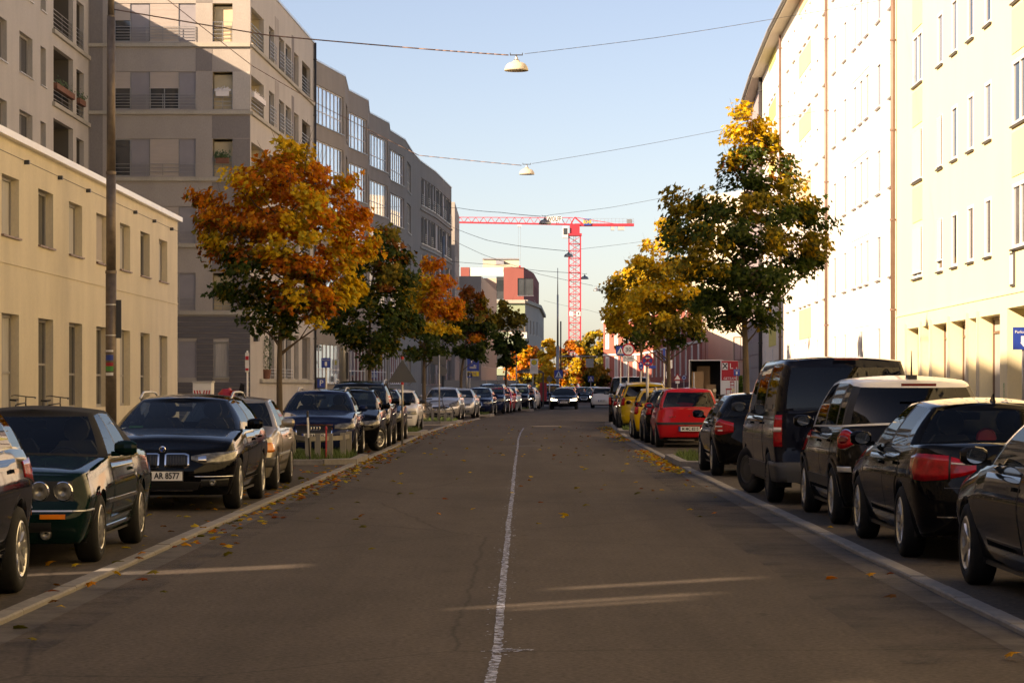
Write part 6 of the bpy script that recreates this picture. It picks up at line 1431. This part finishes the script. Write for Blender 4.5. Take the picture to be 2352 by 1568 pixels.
m = MB(); m.box(-2.15, -1.2, -1.3, .2, kz(547), kz(521)); m.build('cab', 'crane_white', cr); MB().box(-2.0, -1.3, -1.33, -1.305, kz(540), kz(525)).build('cab_window', 'window_glass', cr)
zb = kz(516); x0, x1 = kx(1012), kx(1456)
m = MB(); zl, zr_ = kz(508), zb
for sy in (-.55, .55): m.bar((x0, sy, kz(510)), (0, sy, zb), .2, .22)
top = lambda x: lerp(kz(499), kz(500), (x-x0)/(-x0))
n = 17
for i in range(n):
    a, b = lerp(x0, -.3, i/n), lerp(x0, -.3, (i+1)/n); bt = lambda x: lerp(kz(510), zb, (x-x0)/(-x0))
    m.bar((a, 0, top(a)), (b, 0, top(b)), .12, .12); mid = (a+b)/2
    for sy in (-.55, .55): m.bar((a, sy, bt(a)), (mid, 0, top(mid)), .055, .055); m.bar((mid, 0, top(mid)), (b, sy, bt(b)), .055, .055)
m.build('jib', 'crane_red', cr)
m = MB(); m.box(0, x1, -.6, .6, zb-.28, zb+.16); m.bar((-.7, 0, zb), (0, 0, kz(499)), .22, .22); m.bar((1.5, 0, zb), (0, 0, kz(499)), .25, .25); m.bar((0, 0, kz(499)), (kx(1415), 0, zb+.1), .1, .1); m.build('counter_jib', 'crane_red', cr)
m = MB()
for i in range(14): a = lerp(2, x1, i/13); m.bar((a, .6, zb+.16), (a, .6, zb+1.1), .03, .03)
m.bar((2, .6, zb+1.1), (x1, .6, zb+1.1), .03, .03); m.bar((2, .6, zb+.6), (x1, .6, zb+.6), .03, .03); m.build('handrail', 'metal_grey', cr)
for a, b in ((1403, 1411), (1419, 1434)): MB().box(kx(a), kx(b), -.5, .5, kz(529), kz(517)).build('counterweight', 'counterweight', cr)
MB().box(kx(1440), kx(1452), -.4, .4, zb+.16, zb+.9).build('hoist_winch', 'metal_grey', cr)
o = MB().box(kx(1256), kx(1290), -.66, -.60, kz(511), kz(497.5)).build('name_board', 'crane_white', cr); text('WOLFF', 1.15, 'black_paint', o, ((kx(1256)+kx(1290))/2, -.67, kz(504)), 0, 'lettering', .62, .02)
o = MB().box(kx(1340), kx(1357.5), -.75, -.65, kz(518), kz(503.5)).build('company_board', 'sign_blue', cr); text('BOHR', .95, 'sign_yellow', o, (kx(1348.8), -.76, kz(510.5)), 0, 'lettering', .55, .02)
for x_ in (-1, 1): MB().box(x_*.62-.36, x_*.62+.36, -1.13, -1.1, kz(726), kz(716)).build('number_board', 'crane_white', cr)
text('4', .8, 'black_paint', cr, (.62, -1.15, kz(721)), 0, 'lettering')
m = MB().box(kx(1189), kx(1197), -.6, .6, kz(521), kz(516)); m.build('trolley', 'crane_white', cr)
m = MB(); m.tube((kx(1190.5), 0, kz(521)), (kx(1190.5), 0, kz(610)), .02, .02, 4); m.tube((kx(1195.5), 0, kz(521)), (kx(1195.5), 0, kz(610)), .02, .02, 4); m.build('hoist_rope', 'metal_grey', cr); MB().box(kx(1190), kx(1196), -.2, .2, kz(618), kz(610)).build('hook_block', 'crane_red', cr)
# ------------------------------------------------------------------ signs
def signpost(label, px, d, topy, mat='pole_galv', r=.03, name='signpost', cat='sign'):
    zt = W(0, topy, d).z; root = thing(name, label, cat, (WX(px, d), d, .0)); MB().tube((0, 0, 0), (0, 0, zt), r, r, 10).build('post', mat, root, smooth=True); return root
def plate_sign(root, w, h, z, mat, back='sign_back', x=0, y=-.05, frame=None, ry=0):
    o = MB().box(x-w/2, x+w/2, y-.012, y, z-h/2, z+h/2).build('sign_face', mat, root); link('sign_rear', MB().box(x-w/2, x+w/2, y+.001, y+.008, z-h/2, z+h/2).mesh('sign_rear', back), o)
    if frame: link('border', MB().box(x-w/2-.0, x+w/2+.0, y-.010, y-.002, z-h/2-.02, z+h/2+.02).mesh('border', frame), o)
    return o
def round_sign(root, r, z, mat, y=-.05, x=0, rings=()):
    o = MB().lathe([(0, y-.012), (r, y-.012), (r, y)], 32, (x, 0, z), 'y').build('sign_face', mat, root); link('sign_rear', MB().lathe([(0, y+.004), (r, y+.004)], 24, (x, 0, z), 'y').mesh('sign_rear', 'sign_back'), o)
    for i, (rr, mm) in enumerate(rings): link('disc', MB().lathe([(0, y-.014-.002*i), (rr, y-.014-.002*i)], 32, (x, 0, z), 'y').mesh('disc', mm), o)
    return o
def arrow(o, x, y, z, l, mat, left=True, down=False, t=.16):
    sg = -1 if left else 1; pts = [(-l/2, -l*t/2), (l*.1, -l*t/2), (l*.1, -l*.32), (l/2, 0), (l*.1, l*.32), (l*.1, l*t/2), (-l/2, l*t/2)]
    P = [((x+sg*a, y, z+b) if not down else (x+b, y, z-a)) for a, b in pts]; link('arrow', MB().poly(P).mesh('arrow', mat), o)
def park_sign(label, px, py, d, s=.42, posty=None):
    z = W(0, py, d).z; root = signpost(label, px, d, py-12); o = plate_sign(root, s, s*1.05, z, 'sign_blue', frame=None)
    text('Parkschein', s*.19, 'sign_white', o, (0, -.066, z+s*.3), 0); arrow(o, 0, -.065, z-s*.14, s*.5, 'sign_white', down=True, t=.5); return root
park_sign('blue parking ticket sign with white arrow on the left pavement', 749, 833, 72, .27)
park_sign('blue parking ticket sign half cut by the right picture edge', 2350, 777, 58, .50)
park_sign('small blue parking ticket sign in the distance on the left', 1079, 861, 150, .30)
park_sign('blue parking ticket sign behind the moving truck', 1692, 855, 128, .32)
pm = thing('parking_meter', 'dark blue parking ticket machine with white letter P', 'parking meter', (WX(739, 74), 74, .1)); MB().box(-.15, .15, -.12, .12, 0, 1.72).build('cabinet', 'sign_back', pm); o = MB().box(-.12, .12, -.135, -.121, 1.42, 1.68).build('sign_face', 'sign_blue', pm); text('P', .24, 'sign_white', o, (0, -.137, 1.55)); MB().box(-.10, .10, -.13, -.121, 1.12, 1.3).build('display', 'mirror_glass', pm)
# no stopping sign on the right
d = 70; z = W(0, 828, d).z; root = signpost('round red no stopping sign with blue field and white arrows', 1487, d, 812, r=.04); o = round_sign(root, .165, z, 'sign_red', rings=((.135, 'sign_blue'),)); q = MB()
for sg in (1, -1): q.bar((-.10, -.068, z-.10*sg), (.10, -.068, z+.10*sg), .004, .035)
link('cross', q.mesh('cross', 'sign_red'), o); arrow(o, 0, -.072, z+.075, .12, 'sign_white', True); arrow(o, 0, -.072, z-.075, .12, 'sign_white', False)
d = 102; z = W(0, 840, d).z; root = signpost('small dark red no stopping sign turned sideways', 1472, d, 828); o = round_sign(root, .2, z, 'sign_red', rings=((.16, 'sign_blue'),)); arrow(o, 0, -.072, z+.08, .14, 'sign_white'); arrow(o, 0, -.072, z-.08, .14, 'sign_white', False); o.scale = (.55, 1, 1); plate_sign(root, .38, .12, z-.05, 'sign_blue', x=.42)
def zebra(label, px, py, d, s, posty=None, post=True):
    z = W(0, py, d).z; root = signpost(label, px, d, py); o = plate_sign(root, s, s, z, 'sign_blue'); y = -.0635
    link('triangle', MB().poly([(-s*.42, y, z-s*.38), (s*.42, y, z-s*.38), (0, y, z+s*.40)]).mesh('triangle', 'sign_white'), o)
    q = MB(); q.poly([(x_*s*.5+a, y-.002, z+b) for x_, a, b in ((.0, -.03*s, .18*s), (.0, .03*s, .18*s), (.0, .06*s, -.05*s), (.12, .02*s, -.28*s), (.1, 0, -.28*s), (.0, .0, -.12*s), (-.12, 0, -.28*s), (-.14, -.02*s, -.28*s), (-.0, -.06*s, -.05*s))])
    for k in range(5): q.poly([((-.34+.15*k)*s, y-.002, z-.37*s), ((-.27+.15*k)*s, y-.002, z-.37*s), ((-.22+.11*k)*s, y-.002, z-.27*s), ((-.27+.11*k)*s, y-.002, z-.27*s)])
    link('figure', q.mesh('figure', 'black_paint'), o); return root
zebra('blue zebra crossing sign on the left of the far crossing', 1283, 859.5, 200, .70); zebra('blue zebra crossing sign near the speed limit sign', 1425, 805, 100, .36); zebra('smaller blue zebra crossing sign far down the street', 1357, 870, 230, .53)
d = 98; z = W(0, 803, d).z; root = signpost('round speed limit sign with time plate half hidden by leaves', 1443, d, 780); o = round_sign(root, .25, z, 'sign_red', rings=((.195, 'sign_white'),)); text('30', .25, 'black_paint', o, (0, -.075, z)); o = plate_sign(root, .46, .22, W(0, 823, d).z, 'sign_white', frame='black_paint'); text('7-20h', .15, 'black_paint', o, (0, -.066, W(0, 823, d).z))
# bus stop
d = 170; root = signpost('white bus stop sign with green H', 1224, d, 824); zt, zb = W(0, 824, d).z, W(0, 858, d).z; o = plate_sign(root, .55, zt-zb, (zt+zb)/2, 'sign_white', x=.08); q = (zt+zb)/2+.27
link('disc', MB().lathe([(0, -.066), (.19, -.066)], 24, (.08, 0, q), 'y').mesh('disc', 'sign_green'), o); link('disc', MB().lathe([(0, -.068), (.16, -.068)], 24, (.08, 0, q), 'y').mesh('disc', 'sign_yellow'), o); text('H', .24, 'sign_green', o, (.08, -.071, q))
for k in range(4): link('text_line', MB().box(-.12, .28, -.066, -.063, q-.30-.09*k, q-.27-.09*k).mesh('text_line', 'counterweight'), o)
bs = thing('bus_shelter', 'bus shelter with dark curved roof by the left kerb', 'bus shelter', (WX(1217, 176), 176, .1)); rows = []
for y_ in (0, 1.6): rows.append([(1.05*math.sin(t), y_, 2.28+.42*math.cos(t)) for t in [lerp(-1.35, 1.35, i/14) for i in range(15)]])
q = MB().grid(rows); q.grid([[(a, b, c-.12) for a, b, c in rr] for rr in rows]); q.grid([rows[0], [(a, b, c-.12) for a, b, c in rows[0]]]); q.poly([(a, 0.01, c) for a, b, c in rows[0]]); q.build('roof', 'sign_back', bs); text('Aschenbrenner', .17, 'sign_white', bs, (0, -.02, 2.46))
for x_ in (-.95, .95): MB().box(x_-.05, x_+.05, .1, .2, 0, 2.35).build('post', 'metal_dark', bs); MB().box(x_-.05, x_+.05, 1.4, 1.5, 0, 2.35).build('post', 'metal_dark', bs)
MB().box(-.9, .9, 1.43, 1.46, .3, 2.1).build('glass_wall', 'shelter_glass', bs); MB().box(-.7, .7, .9, 1.3, .42, .48).build('bench', 'wood_grey', bs); MB().box(.7, 1.2, .2, .35, .4, 1.7).build('advert_panel', 'tarp_red', bs)
# large parking guidance board
d = 150; root = signpost('large blue parking garage board with white P on the left', 1072, d, 815, 'metal_grey', .07, cat='sign'); zt, zb = W(0, 813, d).z, W(0, 852, d).z; zc = (zt+zb)/2; o = plate_sign(root, .76, zt-zb, zc, 'sign_blue', x=.36, frame='sign_white'); text('P', .62, 'sign_white', o, (.38, -.066, zc+.12)); arrow(o, .50, -.066, zc-.18, .18, 'sign_white'); text('Hauptbahnhofe', .10, 'sign_white', o, (.36, -.066, zc+.44)); link('plate', MB().box(.18, .58, -.067, -.063, zc-.36, zc-.24).mesh('plate', 'counterweight'), o)
o = plate_sign(root, .76, .26, zb-.17, 'sign_yellow', x=.36); text('TAXE', .2, 'sign_blue', o, (.36, -.066, zb-.17))
# rear of a triangular warning sign
d = 66; root = signpost('back of a triangular road sign on a red and grey post', 924, d, 822, 'pole_galv', .028); z0, z1 = W(0, 878, d).z, W(0, 825, d).z; o = MB().prism([(-.38, z0), (.38, z0), (0, z1)], -.03, -.02).build('sign_rear', 'sign_back', root); link('edge', MB().prism([(-.36, z0+.012), (.36, z0+.012), (0, z1-.02)], -.018, -.008).mesh('edge', 'sign_red'), o)
for z in (z0-.06, z1+.0): MB().tube((0, 0, z), (0, 0, z+.07), .04, .04, 8).build('clamp', 'sign_red', root)
# silver post with dark sign boards seen from behind
d = 101; root = signpost('tall thin silver post standing in front of the silver hatchback', 1009, d, 815, 'pole_galv', .028); o = MB().box(-.28, .28, .04, .06, W(0, 838, d).z, W(0, 818, d).z).build('sign_rear', 'sign_back', root); link('hood', MB().lathe([(.0, .06), (.2, .06), (.2, .08)], 20, (.12, 0, W(0, 852, d).z), 'y').mesh('hood', 'sign_back'), o)
for px, d, ty, lb_ in ((1186, 168, 800, 'thin pole right of the fifth maple'), (1262, 172, 862, 'thin sign post by the far kerb'), (1535, 112, 780, 'thin grey pole with paper notices behind the yellow maple'), (1525, 108, 800, 'second thin pole with blue strip behind the yellow maple'), (1594, 128, 855, 'thin post left of the moving truck')):
    root = signpost(lb_, px, d, ty, 'pole_galv', .04, cat='pole'); zt = W(0, ty, d).z
    if px == 1262: round_sign(root, .2, zt-.25, 'sign_back')
    if px == 1535: plate_sign(root, .26, .38, zt-1.1, 'sign_white', x=.05); plate_sign(root, .22, .3, zt-1.6, 'sign_white')
    if px == 1525: plate_sign(root, .1, .6, zt-.3, 'sign_blue')
d = 135; root = signpost('small triangular warning sign with red edge beyond the trees', 1556, d, 858); z = W(0, 866, d).z
o = MB().prism([(-.23, z-.17), (.23, z-.17), (0, z+.22)], -.05, -.04).build('sign_face', 'sign_red', root); link('field', MB().poly([(-.16, -.052, z-.12), (.16, -.052, z-.12), (0, -.052, z+.13)]).mesh('field', 'sign_white'), o); plate_sign(root, .24, .14, z-.27, 'sign_white')
d = 136; root = signpost('small round blue sign beside the triangular one', 1571, d, 860); round_sign(root, .13, W(0, 867, d).z, 'sign_blue', rings=((.10, 'sign_white'), (.07, 'sign_blue')))
# ------------------------------------------------------------------ moving truck with open rear
d = 135; x0, x1 = WX(1597, d), WX(1642, d); tr = thing('moving_truck', 'white moving truck with open loading box, red XL print and chair', 'truck', ((x0+x1)/2, d, .1)); tr.rotation_euler = (0, 0, -.12); zt = W(0, 828, d).z-.1; zb = .75; w = (x1-x0)/2+.35
b = MB(); b.box(-w, -w+.05, 0, 4.2, zb, zt); b.box(w-.05, w, 0, 4.2, zb, zt); b.box(-w, w, 4.15, 4.2, zb, zt); b.box(-w, w, 0, 4.2, zt, zt+.05); b.box(-w, w, 0, 4.2, zb-.1, zb); b.build('box_body', 'sign_white', tr)
MB().box(-w+.052, w-.052, 2.2, 2.25, zb, zt).build('lining', 'van_dark', tr)
for a, c, e, f, g in ((-.75, -.1, zb, zb+1.5, .4), (.0, .55, zb, zb+.8, .7), (-.5, .2, zb, zb+1.8, 1.2)): MB().box(a, c, g, g+.6, e, f).build('load', 'cardboard', tr)
dr = MB().box(w, w+.92, -.06, -.01, zb-.05, zt).build('open_door', 'sign_white', tr); link('red_field', MB().box(w+.01, w+.91, -.068, -.0615, zb+1.02, zt-.02).mesh('red_field', 'sign_red'), dr)
link('white_square', MB().box(w+.04, w+.36, -.072, -.0685, zt-.50, zt-.12).mesh('white_square', 'sign_white'), dr); text('X', .42, 'black_paint', dr, (w+.20, -.074, zt-.31), 0, bold=.01); text('L', .42, 'sign_white', dr, (w+.54, -.072, zt-.31)); text('GETEAM', .19, 'sign_white', dr, (w+.46, -.072, zb+1.12), 0, 'lettering', .95)
q = MB(); cx_ = w+.48; z = zb+.12
for a, c, e, f in ((-.22, -.19, 0, .42), (.0, .03, 0, .36), (.10, .13, 0, .42), (.19, .22, 0, .85), (-.24, .22, .38, .46), (-.02, .22, .80, .86), (.02, .05, .46, .84), (.0, .2, .62, .66)): q.box(cx_+a, cx_+c, -.067, -.062, z+e, z+f)
link('chair_print', q.mesh('chair_print', 'sign_red'), dr)
for y_ in (.8, 3.6):
    for sg in (-1, 1): o = link('wheel', wheel_meshes(.36, 'cap', .22)[0], tr, (sg*(w-.15), y_, .36)); link('rim', wheel_meshes(.36, 'cap', .22)[1], o)
MB().box(-w+.1, w-.1, .1, 4.1, .4, .63).build('chassis', 'plastic_black', tr); b = MB(); b.add([(-.95, 4.3, .4), (.95, 4.3, .4), (.95, 6.2, .4), (-.95, 6.2, .4), (-.9, 4.3, 2.2), (.9, 4.3, 2.2), (.9, 5.2, 2.2), (-.9, 5.2, 2.2), (-.95, 6.1, 1.2), (.95, 6.1, 1.2)], [(0, 3, 2, 1), (0, 1, 5, 4), (4, 5, 6, 7), (7, 6, 9, 8), (8, 9, 2, 3), (1, 2, 9, 6, 5), (0, 4, 7, 8, 3)]); b.build('cab', 'sign_white', tr)
# ------------------------------------------------------------------ bicycles
def bicycle(label, x, y, rz, zg=.1, col='black_paint', lean=.1, grp='bicycles parked on the pavement'):
    root = thing('bicycle', label, 'bicycle', (x, y, zg), rz, grp); root.rotation_euler = (lean, 0, rz); R_ = .335
    for c in (0, 1.05):
        m = MB(); n = 28
        for i in range(n): a, b = 2*PI*i/n, 2*PI*(i+1)/n; m.tube((c+R_*math.cos(a), 0, R_+R_*math.sin(a)), (c+R_*math.cos(b), 0, R_+R_*math.sin(b)), .018, .018, 5, False)
        o = m.build('wheel', 'rubber', root); m = MB()
        for i in range(14): a = 2*PI*i/14; m.tube((c, 0, R_), (c+R_*math.cos(a), 0, R_+R_*math.sin(a)), .003, .003, 3, False)
        link('spokes', m.mesh('spokes', 'zinc'), o)
    m = MB(); bb = (.45, 0, .29); st_ = (.32, 0, .82); hd = (.86, 0, .86); hl = (.90, 0, .72)
    for a, b in ((bb, st_), (bb, hl), (st_, hd), ((0, 0, R_), bb), ((0, 0, R_), (.34, 0, .74)), (hd, hl)): m.tube(a, b, .017, .017, 7)
    m.build('frame', col, root, smooth=True); MB().tube(hl, (1.05, 0, R_), .015, .015, 6).build('fork', col, root)
    m = MB().tube(hd, (.84, 0, 1.0), .014, .014, 6); m.path([(.70, .29, .99), (.80, .26, 1.01), (.86, .1, 1.0), (.86, -.1, 1.0), (.80, -.26, 1.01), (.70, -.29, .99)], .013, 6); m.build('handlebar', 'metal_dark', root)
    MB().tube(st_, (.30, 0, .92), .013, .013, 6).build('seat_post', 'zinc', root); m = MB(); m.add([(.14, -.08, .94), (.14, .08, .94), (.42, .02, .95), (.42, -.02, .95), (.14, -.08, .90), (.14, .08, .90), (.42, .02, .92), (.42, -.02, .92)], [(0, 1, 2, 3), (7, 6, 5, 4), (0, 4, 5, 1), (1, 5, 6, 2), (2, 6, 7, 3), (3, 7, 4, 0)]); m.build('saddle', 'plastic_black', root)
    m = MB().tube((.45, -.05, .29), (.45, -.1, .12), .01, .01, 5); m.tube((.45, .05, .29), (.45, .1, .46), .01, .01, 5); m.box(.40, .50, -.16, -.09, .11, .13); m.box(.40, .50, .09, .16, .45, .47); m.build('pedals', 'metal_dark', root); return root
bicycle('black bicycle leaning by the low rail at the third bed', WX(985, 103)-.3, 103.2, .3, .1); bicycle('bicycle handlebars showing above the convertible at the left wall', WX(85, 57), 57, 1.2, .31); bicycle('bicycle at the far left edge behind the cars', WX(15, 56), 56, 1.35, .33); bicycle('bicycle standing between the third maple and the wall', WX(960, 108)-.6, 108, 1.0, .1, 'tarp_red')
# ------------------------------------------------------------------ low wooden rails round the beds
def bed_rail(label, x, d, n, ln, px_posts):
    root = thing('bed_rail', label, 'railing', (x, d, .1))
    for a, b in px_posts: MB().box(a-.055, a+.055, b-.05, b+.05, 0, .52).build('post', 'wood_grey', root)
    for (a, b), (c, e) in zip(px_posts, px_posts[1:]): MB().bar((a, b, .42), (c, e, .42), .035, .09).build('rail', 'wood_grey', root)
    return root
bed_rail('low weathered wooden rail at the first grass bed', WX(740, 49.3), 49.3, 0, 0, [(-.75, 1.9), (-.28, 0), (-.10, .15), (.12, .5), (.33, 1.2), (.36, 2.6)])
bed_rail('low wooden rail at the third bed beside the bicycle', WX(1005, 101.2), 101.2, 0, 0, [(-1.3, .9), (-.2, 0), (.05, .1), (.3, .5), (.55, 1.2)])
d = 48.9; root = thing('marker_rod', 'dark and white flexible marker rod at the first grass bed', 'marker post', (WX(712, d), d, .1)); MB().tube((0, 0, 0), (-.04, 0, .7), .016, .016, 8).build('rod', 'plastic_black', root); MB().tube((-.03, 0, .45), (-.045, 0, .85), .02, .02, 8).build('sleeve', 'sign_white', root); MB().tube((-.045, 0, .85), (-.05, 0, .98), .024, .018, 8).build('tip', 'plastic_black', root)
d = 49.2; root = thing('marker_rod', 'thin red marker rod at the first grass bed', 'marker post', (WX(749, d), d, .1)); MB().tube((0, 0, 0), (0, 0, .60), .016, .016, 8).build('rod', 'tarp_red', root); MB().lathe([(0, .68), (.02, .66), (.026, .63), (.02, .60), (0, .59)], 10).build('tip', 'tarp_red', root)
# white cabinet trailer with hazard stripes and covered cargo behind the estate car
d = 62; tb_ = thing('site_cabinet', 'white site trailer box with red and white hazard stripes', 'trailer', (WX(464, d), d, .1)); MB().box(-.23, .23, 0, .6, .55, 1.55).build('cabinet', 'sign_white', tb_); MB().box(-.25, .25, -.02, .62, 1.55, 1.59).build('lid', 'counterweight', tb_)
for k in range(6):
    if k % 2 == 0:
        for sg in (-1, 1): x_ = sg*(.02+.033*k); MB().poly([(x_, -.004, 1.24), (x_+sg*.033, -.004, 1.24), (x_+sg*.055, -.004, 1.36), (x_+sg*.022, -.004, 1.36)]).build('hazard_stripe', 'sign_red', tb_)
for sg in (-1, 1): link('wheel', wheel_meshes(.29, 'cap', .2)[0], tb_, (sg*.25, .3, .29))
MB().box(-.2, .2, .05, .55, .3, .55).build('frame', 'metal_dark', tb_)
d = 63; sc_ = thing('covered_cargo_bike', 'red rain cover bundled over a cargo bike by the wall', 'cargo bike', (WX(520, d), d, .1)); r = random.Random(2); rows = []
for i in range(9):
    t = i/8; rows.append([((.34-.06*t)*math.cos(a)*math.sin(PI*(.15+.8*t))**.5*r.uniform(.9, 1.1), .3*math.sin(a)*math.sin(PI*(.15+.8*t))**.5*r.uniform(.9, 1.1), .45+.95*t+r.uniform(-.03, .03)) for a in [2*PI*k/16 for k in range(16)]]); rows[-1].append(rows[-1][0])
q = MB().grid(rows); q.poly(rows[-1][:-1]); q.build('rain_cover', 'tarp_red', sc_, smooth=True)
for x_ in (-.25, .25): MB().lathe([(.22, -.02), (.24, 0), (.22, .02), (.20, 0), (.22, -.02)], 20, (x_, 0, .24), 'y').build('wheel', 'rubber', sc_)
MB().add([(.30, 0, .5), (.42, 0, .5), (.46, 0, 1.5), (.36, 0, 1.55), (.24, 0, 1.0)], [(0, 1, 2, 3, 4)]).build('canopy_edge', 'soft_top', sc_); MB().tube((.14, -.2, .6), (.2, -.2, 1.3), .012, .012, 6).build('light_stalk', 'metal_grey', sc_); MB().box(.12, .28, -.24, -.16, 1.28, 1.36).build('rear_lamp', 'tail_red', sc_)
d = 64; root = signpost('thin white post with red and white notice at the grey block', 568, d, 805, 'sign_white', .025); plate_sign(root, .1, .5, W(0, 832, d).z, 'sign_white'); plate_sign(root, .08, .1, W(0, 822, d).z, 'sign_red', y=-.064); plate_sign(root, .08, .06, W(0, 848, d).z, 'sign_red', y=-.064)
# motor scooter by the tree on the right
d = 95; ms = thing('motor_scooter', 'dark motor scooter parked beyond the right pavement tree', 'scooter', (WX(1668, d), d, .1)); MB().lathe([(.0, -.08), (.2, -.08), (.25, -.05), (.25, .05), (.2, .08), (0, .08)], 20, (0, 0, .25), 'x').build('wheel', 'rubber', ms); MB().lathe([(.0, -.08), (.2, -.08), (.25, -.05), (.25, .05), (.2, .08), (0, .08)], 20, (0, 1.25, .25), 'x').build('wheel', 'rubber', ms)
q = MB(); q.add([(-.2, -.15, .45), (.2, -.15, .45), (.2, .75, .4), (-.2, .75, .4), (-.16, -.1, .82), (.16, -.1, .82), (.14, .7, .78), (-.14, .7, .78)], [(0,3,2,1),(4,5,6,7),(0,1,5,4),(1,2,6,5),(2,3,7,6),(3,0,4,7)]); q.box(-.2, .2, .7, 1.1, .25, .33); q.add([(-.22, 1.08, .25), (.22, 1.08, .25), (.2, 1.2, 1.1), (-.2, 1.2, 1.1), (-.1, 1.3, .3), (.1, 1.3, .3)], [(0, 1, 2, 3), (1, 5, 2), (0, 3, 4), (2, 5, 4, 3)]); q.build('bodywork', 'paint_black', ms)
q = MB().tube((-.32, 1.08, 1.12), (.32, 1.08, 1.12), .016, .016, 6); q.build('handlebar', 'metal_dark', ms); MB().box(-.17, .17, -.3, .02, .84, 1.15).build('top_case', 'plastic_black', ms)
for sg in (-1, 1): MB().lathe([(0, -.01), (.07, -.01), (.07, .01), (0, .01)], 14, (sg*.36, 1.05, 1.3), 'y').build('mirror', 'chrome', ms)
# hoarding behind the trees, left far, and awning
d = 185; root = thing('site_hoarding', 'pale site hoarding beyond the fourth maple', 'fence', (WX(1100, d), d, 0)); 
for i in range(7): MB().box(-2.6+i*.8, -2.6+i*.8+.77, -.03, .03, .1, 2.0).build('board', 'pale_plaster', root)
